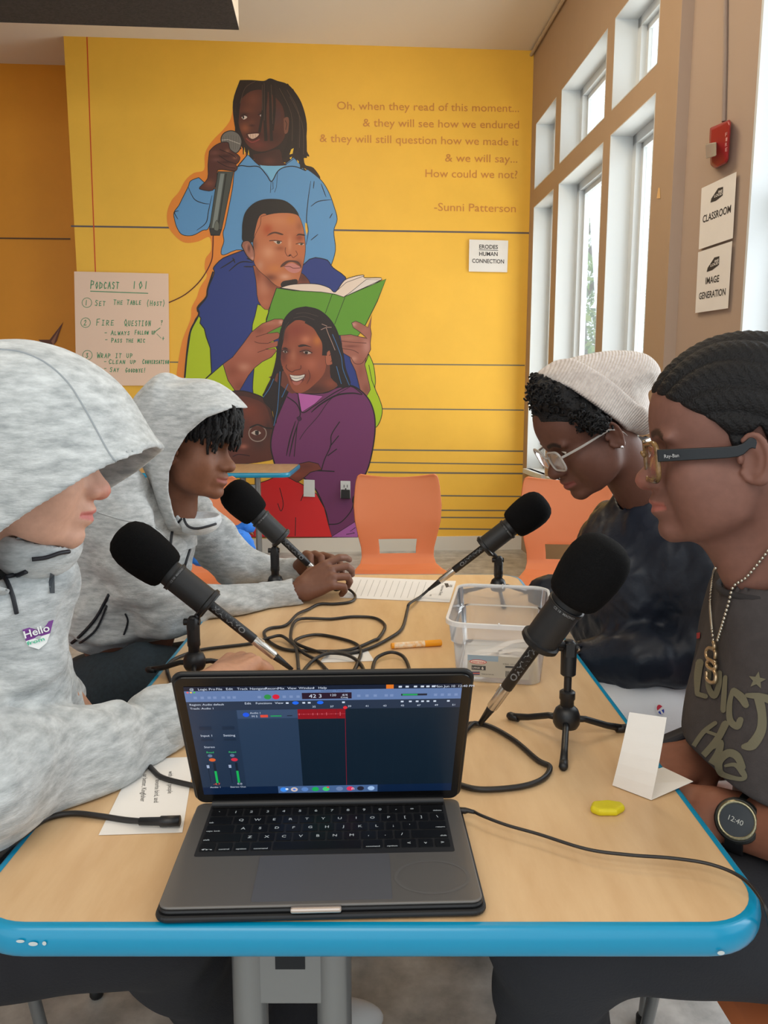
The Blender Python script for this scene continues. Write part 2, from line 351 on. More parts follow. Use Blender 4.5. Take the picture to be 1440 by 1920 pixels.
# ================================================================ THE MURAL (paint on the back wall)
class Paint:
    def __init__(s, P=wallP): s.mb = MB(); s.P = P
    K = 0
    def off(s): Paint.K += 1; return 0.0010 + Paint.K * 0.000025
    def poly(s, pts, col, line=None, lw=1.3, T=None):
        if T: pts = T(pts)
        d = s.off(); s.mb.col = col
        s.mb.quad([s.P(x, y, d) for x, y in pts])
        if line: s.stroke(list(pts) + [pts[0]], line, lw)
        return s
    def smooth(s, pts, col, line=None, lw=1.3, T=None, n=4):
        if T: pts = T(pts)
        q = spline([(x, y, 0) for x, y in list(pts) + [pts[0]]], n)[:-1]
        return s.poly([(v.x, v.y) for v in q], col, line, lw)
    def stroke(s, pts, col, w=1.4, T=None, taper=False, curve=False):
        if T: pts = T(pts)
        if curve: pts = [(v.x, v.y) for v in spline([(x, y, 0) for x, y in pts], 5)]
        d = s.off(); s.mb.col = col; n = len(pts); vs = []
        for i, (x, y) in enumerate(pts):
            a = pts[max(i - 1, 0)]; b = pts[min(i + 1, n - 1)]; dx, dy = b[0] - a[0], b[1] - a[1]; l = math.hypot(dx, dy) or 1
            ww = w / 2 * (math.sin(PI * (0.08 + 0.84 * i / max(n - 1, 1))) ** 0.6 if taper else 1)
            vs += [s.P(x - dy / l * ww, y + dx / l * ww, d), s.P(x + dy / l * ww, y - dx / l * ww, d)]
        s.mb.add(vs, [(2 * i, 2 * i + 1, 2 * i + 3, 2 * i + 2) for i in range(n - 1)]); return s
    def shade(s, pts, base, blobs, T=None, step=1.6, line=None, lw=1.3, curve=True):
        """painted flesh: soft patches of colour blended over a base. blob = (x, y, rx, ry, colour, strength[, angle])"""
        if T:
            pts = T(pts); b2 = []
            for b in blobs:
                (x, y), = T([(b[0], b[1])]); k = T.s; b2.append((x, y, b[2] / k, b[3] / k) + tuple(b[4:]))
            blobs = b2
        if curve: pts = [(v.x, v.y) for v in spline([(x, y, 0) for x, y in list(pts) + [pts[0]]], 3)[:-1]]
        xs = [p[0] for p in pts]; ys = [p[1] for p in pts]; P = np.array(pts)
        gx, gy = np.meshgrid(np.arange(min(xs), max(xs), step), np.arange(min(ys), max(ys), step)); G = np.stack([gx.ravel(), gy.ravel()], 1)
        ins = np.zeros(len(G), bool); dm = np.full(len(G), 1e9)
        for i in range(len(P)):
            a, b = P[i], P[(i + 1) % len(P)]
            c = ((a[1] > G[:, 1]) != (b[1] > G[:, 1]))
            if abs(b[1] - a[1]) > 1e-9: ins ^= c & (G[:, 0] < (b[0] - a[0]) * (G[:, 1] - a[1]) / (b[1] - a[1]) + a[0])
            ab = b - a; t = np.clip(((G - a) @ ab) / max(ab @ ab, 1e-9), 0, 1); dm = np.minimum(dm, np.linalg.norm(G - (a + t[:, None] * ab), axis=1))
        G = G[ins & (dm > 0.6 * step)]
        vin = [Vector(p) for p in pts] + [Vector(g.tolist()) for g in G]; nb = len(pts)
        r = delaunay_2d_cdt(vin, [(i, (i + 1) % nb) for i in range(nb)], [list(range(nb))], 1, 1e-5)
        V = np.array([[v.x, v.y] for v in r[0]]); C = np.tile(np.array(base, float), (len(V), 1))
        for b in blobs:
            x, y, rx, ry, col, st = b[:6]; an = math.radians(b[6]) if len(b) > 6 else 0
            dx, dy = V[:, 0] - x, V[:, 1] - y; u = dx * math.cos(an) + dy * math.sin(an); w = -dx * math.sin(an) + dy * math.cos(an)
            g = st * np.exp(-((u / rx) ** 2 + (w / ry) ** 2)); C = C * (1 - g[:, None]) + np.array(col, float) * g[:, None]
        d = s.off(); k = len(s.mb.v)
        s.mb.v += [tuple(s.P(x, y, d)) for x, y in V]; s.mb.c += [tuple(c) for c in C.tolist()]
        s.mb.f += [tuple(i + k for i in f) for f in r[2]]; s.mb.m += [0] * len(r[2])
        if line: s.stroke(list(pts) + [pts[0]], line, lw)
        return s
    def build(s, name, parent, m=None):
        o = s.mb.build(name, m or vmat('mural_paint', 0.5), parent, col=True)
        return o
class Tz:
    def __init__(s, ox, oy, k): s.ox, s.oy, s.s = ox, oy, k
    def __call__(s, pts): return [(s.ox + x / s.s, s.oy + y / s.s) for x, y in pts]
TA = Tz(300, 130, 3.1304); TB = Tz(340, 480, 3.4286); TC = Tz(320, 150, 5.1429); TD = Tz(430, 360, 6.5455); TE = Tz(480, 560, 6.0); TG = Tz(220, 680, 2.88)
mural = empty('wall_mural', wallP(520, 1007), 'painted mural of stacked figures with a microphone and green book on the yellow wall', 'mural')
BK = (28, 24, 24)
# ---- ruled lines
p = Paint(); G1 = (112, 104, 92)
def ruled(y0, y1, x0=140, x1=992, w=2.4): p.stroke([(x0, y0), (x1, y1)], G1, w)
p.stroke([(133, 424), (560, 430.5), (996, 437)], (96, 86, 90), 3.2); ruled(679, 685, 318, 984, 2.2); ruled(762, 769, 238, 982, 2.2); ruled(843, 846, 640, 981, 2.6); ruled(867, 871, 690, 981, 2.2); ruled(885.5, 888, 690, 981, 3)
ruled(928, 931, 690, 979); ruled(956, 957.5, 690, 979); ruled(969.5, 971, 690, 979); ruled(990, 993, 690, 979)
p.stroke([(163, 69), (171, 300), (179, 512)], (214, 74, 30), 2.0)
p.build('ruled_lines', mural)
# ---- quote lettering
def quote(txt, x1, y1, x0, y0, cap=15):
    a = wallP(x0, y0, 0.002); b = wallP(x1, y1, 0.002); d = (b - a); w = d.length; d.normalize(); W_ = text_tris(txt)[2]; pre = ''
    for word in txt.split(' '):
        p = Paint(); p.mb.col = (206, 134, 60); ww = text_tris(word)[2]; s0 = text_tris(pre + word)[2] - ww; pre += word + ' '
        text_on(p.mb, word, a + d * (s0 * w / W_), d, Zv, (wallP(x0, y0 - cap) - wallP(x0, y0)).length, ww * w / W_); p.build('quote_word', mural)
quote('Oh, when they read of this moment...', 973, 210, 631, 205); quote('& they will see how we endured', 973, 241, 680, 237); quote('& they will still question how we made it', 972, 273, 599, 266)
quote('& we will say...', 970, 305, 834, 303); quote('How could we not?', 970, 334.5, 796, 332); quote('-Sunni Patterson', 967, 398, 813, 395)
# ---- orange halo
p = Paint(); OR = (232, 138, 48)
p.smooth([(470, 110), (437, 180), (415, 290), (370, 355), (325, 400), (285, 450), (262, 505), (258, 590), (200, 608), (150, 650), (110, 720), (68, 770), (42, 840), (48, 920), (95, 985), (150, 1018), (225, 1010), (290, 985), (300, 1060), (268, 1110), (262, 1170), (275, 1215), (235, 1280), (215, 1340), (185, 1400), (178, 1470), (120, 1640), (120, 1900), (420, 1900), (500, 900), (560, 500)], OR, T=TA)
p.build('painted_halo', mural)
# ---- child in the blue pullover with the microphone
p = Paint(); SB = (96, 152, 202); BR = (74, 38, 28)
p.smooth([(470, 65), (430, 190), (440, 330), (470, 430), (500, 480), (560, 530), (700, 540), (800, 560), (870, 590), (940, 640), (900, 580), (850, 560), (845, 500), (875, 510), (855, 460), (860, 320), (830, 200), (780, 120), (740, 85), (690, 70), (645, 55), (610, 70), (540, 65)], (44, 30, 26), T=TA, line=BK)
# body
p.smooth([(515, 498), (455, 570), (435, 610), (425, 700), (385, 905), (370, 960), (375, 1010), (360, 1060), (372, 1090), (480, 1060), (640, 1150), (850, 1230), (920, 1258), (960, 1240), (965, 1200), (1000, 1160), (1030, 1060), (1020, 950), (1040, 880), (1020, 800), (990, 720), (945, 650), (870, 590), (850, 590), (790, 520), (760, 535), (700, 570), (600, 565), (560, 540)], SB, T=TA, line=BK)
p.smooth([(228, 635), (180, 655), (165, 690), (130, 760), (110, 800), (82, 840), (85, 880), (100, 930), (130, 970), (190, 975), (250, 945), (290, 920), (330, 720), (300, 700)], SB, T=TA, line=BK)
p.poly([(580, 562), (735, 562), (690, 600), (655, 655), (630, 610)], (120, 182, 218), T=TA)
p.stroke([(450, 575), (475, 565), (520, 570), (580, 572), (625, 620), (655, 658), (690, 600), (730, 575), (790, 570), (855, 595)], BK, 1.8, T=TA, curve=True)
p.stroke([(455, 572), (515, 500), (560, 545), (590, 570)], BK, 1.3, T=TA); p.stroke([(735, 560), (790, 522), (852, 590)], BK, 1.3, T=TA)
p.stroke([(648, 725), (652, 660), (662, 660), (664, 700), (656, 705)], BK, 1.0, T=TA); p.stroke([(690, 600), (684, 690), (672, 722)], BK, 0.8, T=TA)
for st in ([(165, 690), (200, 760), (250, 785), (290, 790)], [(305, 740), (285, 830), (270, 900), (215, 945)], [(885, 655), (870, 760), (860, 880), (870, 950), (858, 1030)], [(905, 655), (900, 700)], [(885, 805), (930, 775), (1005, 765)], [(945, 670), (975, 750)], [(1012, 845), (995, 875)], [(885, 1003), (928, 968)], [(865, 1150), (922, 1195)], [(858, 1205), (872, 1182)], [(105, 880), (85, 840), (110, 830)]):
    p.stroke(st, BK, 1.6, T=TA, taper=True, curve=True)
p.poly([(852, 900), (862, 905), (868, 950), (860, 975), (852, 930)], (236, 186, 70), T=TA)
# neck and face
p.shade([(545, 500), (610, 490), (700, 470), (720, 540), (745, 560), (700, 566), (600, 564), (560, 545)], (66, 34, 28), [(640, 540, 40, 25, (110, 60, 48), .5)], T=TA)
FD = (84, 42, 30)
p.shade([(480, 170), (530, 130), (600, 120), (660, 150), (720, 220), (735, 330), (730, 400), (690, 450), (620, 480), (560, 478), (510, 440), (480, 380), (462, 320), (460, 250)], FD, [
    (545, 175, 45, 45, (128, 72, 52), .6), (500, 345, 30, 30, (150, 84, 50), .8), (520, 240, 40, 25, (120, 66, 44), .6), (540, 310, 22, 22, (110, 58, 40), .7), (575, 440, 60, 28, (118, 52, 44), .7), (690, 270, 30, 60, (76, 48, 50), .8),
    (560, 385, 45, 10, (60, 24, 20), .7), (495, 262, 26, 8, (54, 28, 22), .7), (600, 255, 22, 8, (54, 28, 22), .7), (540, 330, 16, 6, (48, 22, 20), .7), (660, 400, 60, 40, (62, 30, 26), .7), (640, 200, 30, 60, (90, 50, 40), .6)], T=TA, step=1.3)
p.smooth([(725, 290), (742, 280), (757, 290), (755, 340), (748, 372), (730, 372)], (120, 74, 56), T=TA); p.stroke([(735, 300), (745, 320), (738, 355)], (50, 26, 22), 1.2, T=TA)
p.smooth([(478, 282), (495, 272), (512, 280), (500, 292), (488, 293)], (212, 196, 186), T=TA); p.smooth([(484, 276), (492, 273), (494, 286), (486, 290)], (30, 20, 18), T=TA)
p.smooth([(585, 270), (600, 262), (606, 272), (596, 282)], (190, 180, 176), T=TA); p.stroke([(472, 276), (492, 266), (514, 278)], (32, 16, 14), 1.4, T=TA, curve=True); p.stroke([(575, 268), (600, 256), (612, 270)], (32, 16, 14), 1.4, T=TA, curve=True)
p.smooth([(505, 378), (545, 372), (590, 366), (580, 398), (550, 415), (525, 408)], (64, 22, 22), T=TA); p.smooth([(515, 382), (545, 378), (580, 378), (570, 395), (545, 408), (525, 400)], (214, 182, 160), T=TA)
for x in (530, 545, 560): p.stroke([(x, 380), (x + 1, 404)], (150, 110, 96), .5, T=TA)
p.stroke([(505, 405), (540, 428), (585, 410)], (140, 60, 56), 2.2, T=TA, curve=True)
# locks over the face and down the back
for st, w in (([(600, 70), (606, 150), (603, 250), (590, 330), (583, 370)], 5), ([(620, 70), (622, 160), (615, 260), (622, 420)], 6), ([(640, 60), (648, 160), (650, 300), (655, 420)], 5.5), ([(655, 60), (668, 130), (672, 230), (660, 360)], 5), ([(500, 80), (470, 170), (455, 260), (450, 400), (470, 470)], 6),
              ([(690, 75), (730, 170), (770, 300), (760, 420), (725, 520)], 8), ([(720, 90), (780, 180), (800, 300), (790, 480)], 8), ([(740, 90), (810, 200), (830, 330), (830, 480), (835, 580)], 8), ([(770, 120), (835, 250), (848, 400), (850, 520)], 8), ([(488, 440), (490, 500)], 2), ([(505, 455), (508, 510)], 2)):
    p.stroke(st, (38, 26, 22), w, T=TA, curve=True)
for st in ([(612, 80), (612, 300)], [(652, 90), (662, 320)], [(700, 110), (770, 260), (775, 420)], [(745, 120), (815, 260), (818, 460)], [(600, 90), (600, 240)], [(560, 70), (500, 110), (470, 200)], [(762, 160), (835, 320), (842, 500)]):
    p.stroke(st, (92, 72, 60), .8, T=TA, curve=True)
for q in ([(770, 470), (785, 462), (778, 495), (760, 500)], [(760, 520), (775, 512), (768, 530)], [(803, 530), (815, 540), (812, 555)], [(496, 455), (500, 490), (492, 500)], [(520, 470), (524, 505), (516, 500)]): p.poly(q, (240, 196, 60), T=TA)
# microphone of the painting and the hand
p.poly([(340, 600), (432, 600), (362, 940), (350, 975), (300, 975), (290, 935)], (74, 78, 72), T=TA, line=BK, lw=1)
p.poly([(355, 612), (378, 612), (330, 930), (305, 930)], (128, 136, 132), T=TA); p.poly([(384, 612), (392, 612), (345, 930), (336, 930)], (44, 46, 42), T=TA)
p.poly([(290, 935), (362, 942), (350, 975), (298, 972)], (52, 52, 48), T=TA, line=BK); p.smooth([(332, 885), (345, 905), (342, 945), (318, 940), (322, 905)], (104, 108, 98), T=TA, line=(50, 50, 46), lw=.8)
p.smooth([(415, 490), (372, 455), (358, 410), (375, 375), (418, 360), (460, 378), (480, 420), (470, 465), (450, 490)], (116, 112, 106), T=TA, line=BK, lw=1.6); p.stroke([(362, 415), (400, 412), (470, 438)], (190, 182, 172), 1.2, T=TA)
for k in range(7): p.stroke([(372 + k * 15, 385 + abs(k - 3) * 3), (378 + k * 13, 470)], (84, 80, 76), .5, T=TA)
p.shade([(290, 480), (320, 450), (360, 430), (400, 430), (412, 470), (455, 500), (470, 520), (460, 545), (445, 560), (455, 580), (440, 598), (415, 595), (340, 590), (335, 640), (310, 710), (240, 705), (235, 690), (280, 640), (282, 560)], (86, 46, 38), [
    (320, 490, 30, 14, (124, 78, 66), .7), (330, 530, 25, 12, (120, 76, 70), .7), (380, 510, 35, 8, (52, 24, 22), .7), (390, 545, 35, 6, (50, 22, 20), .7), (395, 480, 14, 12, (148, 98, 74), .8), (440, 520, 12, 8, (160, 110, 84), .8), (420, 570, 30, 10, (110, 62, 50), .8), (290, 670, 30, 22, (130, 76, 54), .8)], T=TA, step=1.2, line=BK)
for st in ([(350, 470), (420, 500), (445, 520)], [(345, 505), (400, 540), (450, 555)], [(335, 540), (390, 570), (440, 580)]): p.stroke(st, (38, 16, 14), 1.3, T=TA, curve=True)
p.stroke([(312, 975), (310, 1050), (300, 1130), (240, 1235), (150, 1320), (50, 1370)], (92, 26, 14), 2.0, T=TA, curve=True)
p.build('painted_child', mural)
# ---- man with the book
p = Paint(); NV = (42, 58, 128); LM = (178, 200, 12)
p.smooth([(540, 480), (480, 0), (300, 0), (210, 70), (212, 110), (172, 210), (160, 270), (120, 320), (102, 350), (112, 380), (60, 470), (40, 590), (22, 780), (20, 960), (500, 960), (700, 980), (1130, 900), (1120, 720), (1040, 560), (980, 300), (1065, 160), (975, 75), (920, 20), (780, 60)], NV, T=TB, line=BK, lw=1.6)
p.poly([(110, 380), (125, 400), (120, 432), (148, 468), (160, 520), (186, 592), (194, 752), (140, 805), (60, 1000), (0, 1000), (22, 780), (30, 690), (44, 590), (60, 480), (92, 405)], LM, T=TB, line=BK, lw=2)
p.stroke([(205, 100), (170, 210), (160, 265), (105, 330), (112, 376), (60, 480), (40, 590), (22, 780)], BK, 3.2, T=TB, curve=True)
p.smooth([(490, 310), (560, 345), (545, 430), (600, 560), (640, 700), (600, 780), (525, 912), (462, 885), (468, 720), (480, 640), (455, 475), (475, 380)], LM, T=TB, line=BK)
p.poly([(140, 805), (268, 695), (290, 760), (345, 868), (290, 890), (200, 900), (100, 880)], LM, T=TB, line=BK)
p.smooth([(1205, 630), (1235, 700), (1248, 800), (1245, 850), (1270, 910), (1292, 985), (1278, 1060), (1245, 1100), (1225, 1000), (1190, 910), (1160, 760), (1195, 660)], (168, 198, 24), T=TB, line=BK)
p.stroke([(1205, 700), (1225, 800), (1260, 890)], BK, 1.2, T=TB)
for st in ([(345, 20), (300, 50), (250, 80)], [(462, 42), (380, 40), (305, 98)], [(330, 10), (345, 45)], [(400, 68), (460, 70)], [(420, 15), (450, 25)]): p.stroke(st, BK, 2.2, T=TB, taper=True, curve=True)
# neck
p.shade([(460, 60), (480, 160), (495, 290), (560, 345), (620, 210), (760, 200), (830, 180), (760, 100), (640, 90)], (168, 92, 62), [(530, 200, 40, 60, (206, 140, 110), .7), (600, 150, 60, 50, (96, 46, 32), .8), (540, 300, 40, 30, (190, 116, 84), .6), (790, 140, 60, 50, (86, 44, 36), .9), (490, 100, 20, 50, (120, 66, 44), .6)], T=TB, line=BK, lw=1)
# head: coordinates of the close view D
SK = (190, 112, 72)
p.smooth([(160, 500), (165, 380), (200, 250), (290, 150), (400, 100), (540, 88), (680, 110), (790, 190), (850, 290), (800, 330), (400, 340), (320, 520), (290, 610), (170, 600)], (34, 28, 26), T=TD, line=BK)
p.smooth([(150, 660), (170, 610), (230, 598), (270, 640), (310, 740), (310, 830), (280, 846), (220, 790), (175, 710)], (150, 98, 80), T=TD, line=BK, lw=1.6)
p.shade([(195, 650), (235, 620), (265, 670), (300, 790), (285, 835), (235, 780), (200, 700)], (172, 112, 92), [(240, 690, 18, 50, (90, 48, 38), .8), (285, 815, 20, 20, (214, 160, 140), .8)], T=TD)
p.smooth([(300, 640), (312, 500), (370, 300), (460, 285), (420, 500), (360, 640)], SK, T=TD)
p.shade([(388, 300), (550, 262), (700, 255), (800, 268), (855, 300), (890, 380), (915, 470), (925, 560), (935, 680), (925, 800), (900, 920), (880, 1000), (850, 1090), (820, 1125), (700, 1150), (630, 1170), (560, 1140), (450, 1040), (380, 980), (330, 920), (300, 850), (310, 760), (290, 620), (330, 500), (380, 400)], SK, [
    (600, 350, 180, 80, (214, 142, 98), .6), (470, 460, 60, 70, (176, 76, 38), .8), (760, 340, 60, 60, (200, 124, 56), .6), (480, 740, 90, 90, (222, 160, 126), .7), (640, 560, 90, 30, (192, 104, 66), .7), (620, 690, 60, 30, (142, 74, 46), .6), (740, 640, 26, 90, (214, 148, 112), .8), (860, 560, 50, 40, (140, 62, 36), .8),
    (880, 720, 40, 60, (196, 108, 62), .6), (560, 940, 80, 50, (206, 128, 66), .7), (680, 1040, 70, 40, (220, 170, 146), .75), (500, 1050, 80, 40, (110, 58, 40), .8), (720, 780, 60, 30, (196, 120, 88), .6), (850, 900, 40, 60, (122, 60, 40), .8), (380, 900, 40, 60, (206, 158, 136), .5), (300, 640, 40, 80, (112, 66, 46), .6), (860, 420, 40, 60, (150, 86, 52), .6), (740, 120, 10, 10, SK, 0)], T=TD, step=1.1, line=BK, lw=.8)
p.smooth([(455, 545), (500, 505), (560, 488), (620, 500), (665, 520), (640, 528), (560, 508), (500, 525)], (84, 52, 40), T=TD); p.smooth([(820, 540), (850, 512), (920, 520), (925, 538), (860, 530)], (76, 46, 36), T=TD)
p.smooth([(540, 605), (590, 600), (640, 608), (630, 632), (590, 640)], (206, 188, 172), T=TD); p.smooth([(582, 605), (620, 603), (622, 630), (596, 638), (582, 622)], (70, 62, 44), T=TD); p.stroke([(490, 600), (560, 595), (645, 606)], (78, 36, 26), 1.6, T=TD, curve=True)
p.smooth([(840, 635), (880, 628), (918, 640), (900, 652), (860, 650)], (196, 176, 160), T=TD); p.smooth([(868, 632), (900, 632), (896, 650), (872, 650)], (74, 62, 44), T=TD); p.stroke([(815, 640), (870, 625), (918, 632)], (78, 36, 26), 1.4, T=TD, curve=True)
p.stroke([(690, 680), (688, 740), (720, 790), (750, 765), (780, 805), (810, 790), (835, 765), (815, 720)], (110, 56, 38), 1.2, T=TD, curve=True); p.smooth([(722, 778), (745, 768), (755, 782), (735, 790)], (60, 26, 20), T=TD)
p.smooth([(625, 925), (640, 890), (700, 845), (770, 838), (840, 850), (880, 900), (880, 930), (850, 890), (780, 860), (720, 868), (670, 910)], (92, 56, 42), T=TD)
p.smooth([(670, 915), (720, 885), (770, 872), (820, 890), (880, 930), (860, 975), (800, 995), (740, 980), (700, 950)], (198, 128, 120), T=TD); p.stroke([(672, 915), (740, 915), (790, 935), (880, 930)], (112, 56, 50), 1.3, T=TD, curve=True)
p.smooth([(630, 1130), (660, 1095), (740, 1080), (820, 1070), (840, 1100), (810, 1130), (700, 1150), (640, 1165)], (42, 32, 30), T=TD)
# book
BG = (96, 152, 42)
p.smooth([(635, 205), (700, 185), (790, 178), (880, 182), (950, 205), (990, 232), (1045, 160), (1100, 135), (1170, 122), (1180, 140), (1290, 150), (1060, 262), (1000, 258)], (232, 212, 196), T=TB, line=BK)
p.poly([(612, 205), (720, 222), (900, 232), (985, 245), (1043, 264), (1180, 205), (1316, 148), (1260, 290), (1185, 440), (1135, 515), (700, 500), (545, 505), (548, 415), (575, 310)], BG, T=TB, line=BK)
p.poly([(1043, 264), (1085, 235), (1190, 150), (1282, 155)], (226, 214, 206), T=TB, line=BK, lw=.9); p.stroke([(970, 245), (925, 370)], BK, 1, T=TB); p.stroke([(1052, 265), (985, 440)], BK, 1, T=TB); p.stroke([(990, 232), (1060, 170), (1175, 128)], BK, .9, T=TB)
# left hand of the man
p.shade([(268, 695), (330, 650), (400, 560), (450, 490), (520, 435), (600, 405), (650, 405), (665, 425), (650, 445), (600, 470), (545, 500), (620, 490), (635, 505), (625, 530), (560, 560), (620, 545), (620, 580), (540, 600), (600, 595), (612, 610), (580, 650), (520, 680), (470, 720), (430, 770), (375, 865), (345, 865), (300, 800)], (164, 92, 70), [
    (430, 600, 60, 50, (186, 112, 90), .6), (580, 430, 60, 16, (190, 126, 104), .6), (400, 715, 40, 26, (208, 150, 126), .7), (330, 740, 50, 40, (140, 72, 50), .7), (380, 840, 40, 40, (120, 60, 44), .6), (500, 480, 30, 20, (130, 68, 50), .6), (640, 425, 14, 14, (214, 164, 144), .9), (560, 620, 40, 20, (176, 100, 80), .5)], T=TB, step=1.4, line=BK, lw=1, curve=False)
for st in ([(545, 500), (480, 520)], [(560, 562), (500, 560), (470, 550)], [(540, 602), (490, 620)], [(545, 500), (600, 470), (650, 447)]): p.stroke(st, (96, 48, 36), 1.2, T=TB, curve=True)
# right hand
p.shade([(1095, 430), (1120, 418), (1150, 430), (1200, 460), (1225, 380), (1215, 460), (1222, 500), (1215, 560), (1218, 600), (1190, 650), (1180, 700), (1210, 830), (1215, 860), (1190, 905), (1150, 860), (1120, 740), (1090, 680), (1085, 650), (1035, 620), (1030, 560), (1022, 510), (1090, 505), (1150, 520), (1190, 525), (1150, 490), (1105, 460)], (160, 98, 82), [
    (1110, 440, 18, 14, (206, 150, 136), .8), (1180, 480, 26, 20, (176, 110, 96), .6), (1190, 580, 26, 50, (196, 142, 130), .7), (1080, 530, 50, 12, (176, 120, 104), .6), (1090, 580, 50, 8, (100, 52, 44), .6), (1150, 740, 30, 60, (140, 76, 60), .6), (1110, 660, 20, 16, (206, 150, 132), .7), (1190, 860, 26, 40, (120, 66, 50), .6)], T=TB, step=1.4, line=BK, lw=1, curve=False)
for st in ([(1025, 545), (1100, 555), (1190, 560)], [(1035, 595), (1100, 605), (1140, 625)], [(1150, 520), (1195, 530)], [(1090, 650), (1115, 690), (1160, 690), (1190, 650)]): p.stroke(st, (92, 46, 38), 1.2, T=TB, curve=True)
p.build('painted_man_with_book', mural)
# ---- boy with glasses (lower left)
p = Paint()
p.smooth([(280, 885), (330, 870), (400, 868), (480, 890), (530, 915), (570, 965), (590, 1050), (600, 1120), (610, 1140), (605, 1230), (585, 1260), (570, 1310), (250, 1310), (230, 960)], (70, 38, 30), T=TB, line=BK, lw=2)
p.shade([(300, 930), (380, 900), (470, 920), (540, 960), (570, 1040), (585, 1130), (590, 1200), (575, 1310), (260, 1310), (260, 1000)], (92, 46, 34), [(440, 990, 70, 50, (132, 62, 40), .7), (480, 1050, 60, 40, (120, 60, 44), .6), (500, 1200, 50, 50, (70, 42, 36), .8), (400, 1225, 26, 16, (176, 110, 92), .8), (370, 1270, 30, 14, (110, 54, 48), .8), (560, 1120, 20, 60, (58, 34, 32), .8), (500, 1140, 40, 30, (84, 44, 34), .6)], T=TB)
p.smooth([(448, 1138), (480, 1120), (512, 1138), (480, 1152)], (196, 180, 168), T=TB); p.smooth([(474, 1124), (496, 1124), (496, 1148), (476, 1148)], (38, 26, 22), T=TB)
ring = [(490 + 56 * math.cos(a / 12 * PI), 1140 + 52 * math.sin(a / 12 * PI)) for a in range(25)]
p.stroke(ring, (150, 132, 122), 1.8, T=TB); p.stroke([(440, 1105), (490, 1085), (545, 1105), (585, 1108)], (36, 26, 24), 3, T=TB, curve=True); p.stroke([(330, 1290), (370, 1275), (440, 1285)], (52, 22, 22), 2, T=TB, curve=True)
p.build('painted_boy_with_glasses', mural)
# ---- girl with braids in the purple hoodie
p = Paint(); PU = (112, 50, 98)
p.smooth([(690, 865), (640, 980), (600, 1080), (575, 1200), (590, 1300), (640, 1420), (760, 1420), (850, 1480), (930, 1650), (965, 1820), (1020, 1790), (1110, 1730), (1120, 1560), (1150, 1470), (1205, 1350), (1240, 1180), (1245, 1050), (1220, 950), (1170, 880), (1100, 835), (1040, 838), (990, 850), (920, 880), (760, 885), (720, 865)], PU, T=TB, line=BK, lw=2.4)
p.poly([(960, 1808), (1130, 1700), (1135, 1808)], (172, 96, 172), T=TB, line=BK, lw=1); p.stroke([(1060, 1790), (1115, 1780), (1085, 1770), (1120, 1745)], BK, 1.2, T=TB)
p.poly([(750, 880), (910, 900), (860, 950), (772, 1005)], (186, 98, 172), T=TB, line=BK, lw=1)
# hair
p.smooth([(800, 326), (720, 345), (660, 410), (640, 500), (625, 640), (590, 760), (525, 912), (590, 1000), (595, 1090), (640, 960), (690, 840), (760, 500), (880, 480), (930, 600), (960, 760), (990, 835), (1085, 832), (1055, 720), (1035, 600), (1000, 480), (950, 400), (880, 345)], (38, 28, 28), T=TB, line=BK, lw=1.4)
p.shade([(560, 780), (600, 800), (700, 880), (740, 880), (905, 880), (1005, 835), (960, 780), (950, 680), (900, 640)], (110, 58, 44), [(860, 860, 80, 30, (70, 36, 30), .8), (960, 820, 40, 30, (150, 80, 56), .6)], T=TB)
p.shade([(330, 300), (420, 250), (520, 245), (620, 300), (700, 370), (760, 450), (780, 560), (790, 700), (780, 800), (740, 880), (640, 980), (560, 1040), (480, 1062), (420, 1030), (380, 960), (350, 870), (300, 780), (275, 660), (270, 540), (290, 400)], (150, 78, 54), [
    (450, 360, 110, 80, (128, 50, 38), .6), (560, 460, 60, 50, (206, 128, 96), .7), (690, 470, 50, 60, (198, 118, 54), .8), (620, 740, 90, 80, (188, 108, 84), .6), (420, 640, 36, 80, (178, 110, 84), .7), (310, 650, 40, 80, (92, 42, 32), .8), (330, 590, 50, 30, (64, 34, 30), .8), (560, 600, 70, 40, (84, 44, 36), .8),
    (400, 760, 50, 30, (166, 96, 70), .6), (500, 790, 30, 30, (140, 70, 50), .6), (500, 1010, 70, 40, (150, 86, 62), .6), (600, 900, 60, 60, (128, 62, 44), .6), (330, 420, 40, 90, (110, 50, 38), .7), (730, 750, 50, 80, (150, 82, 66), .5), (560, 860, 40, 50, (120, 62, 48), .5)], T=TE, step=1.1)
p.smooth([(780, 640), (810, 590), (860, 585), (892, 650), (885, 710), (840, 745), (790, 740)], (168, 96, 72), T=TE, line=(60, 30, 26), lw=.8); p.stroke([(820, 640), (850, 630), (870, 670), (840, 710)], (90, 44, 34), 1.4, T=TE, curve=True)
for st, w in (([(520, 170), (400, 240), (310, 330), (280, 480), (262, 560), (250, 700)], 9), ([(560, 250), (660, 310), (720, 400), (770, 500), (770, 640)], 9), ([(600, 180), (720, 260), (800, 400), (860, 600), (900, 800), (960, 970)], 9), ([(260, 600), (230, 760), (170, 950), (90, 1100)], 8), ([(280, 760), (260, 950), (230, 1200), (210, 1400)], 7)): p.stroke(st, (36, 26, 26), w, T=TE, curve=True)
for st in ([(450, 170), (560, 160), (700, 200)], [(420, 220), (540, 200), (660, 240)], [(370, 260), (330, 330), (300, 460)]): p.stroke(st, (74, 58, 54), .9, T=TE, curve=True)
for st in ([(730, 350), (790, 325), (850, 322)], [(740, 285), (800, 310)], [(790, 330), (815, 400), (845, 470), (890, 580)]): p.stroke(st, (168, 136, 124), 1.2, T=TE, curve=True)
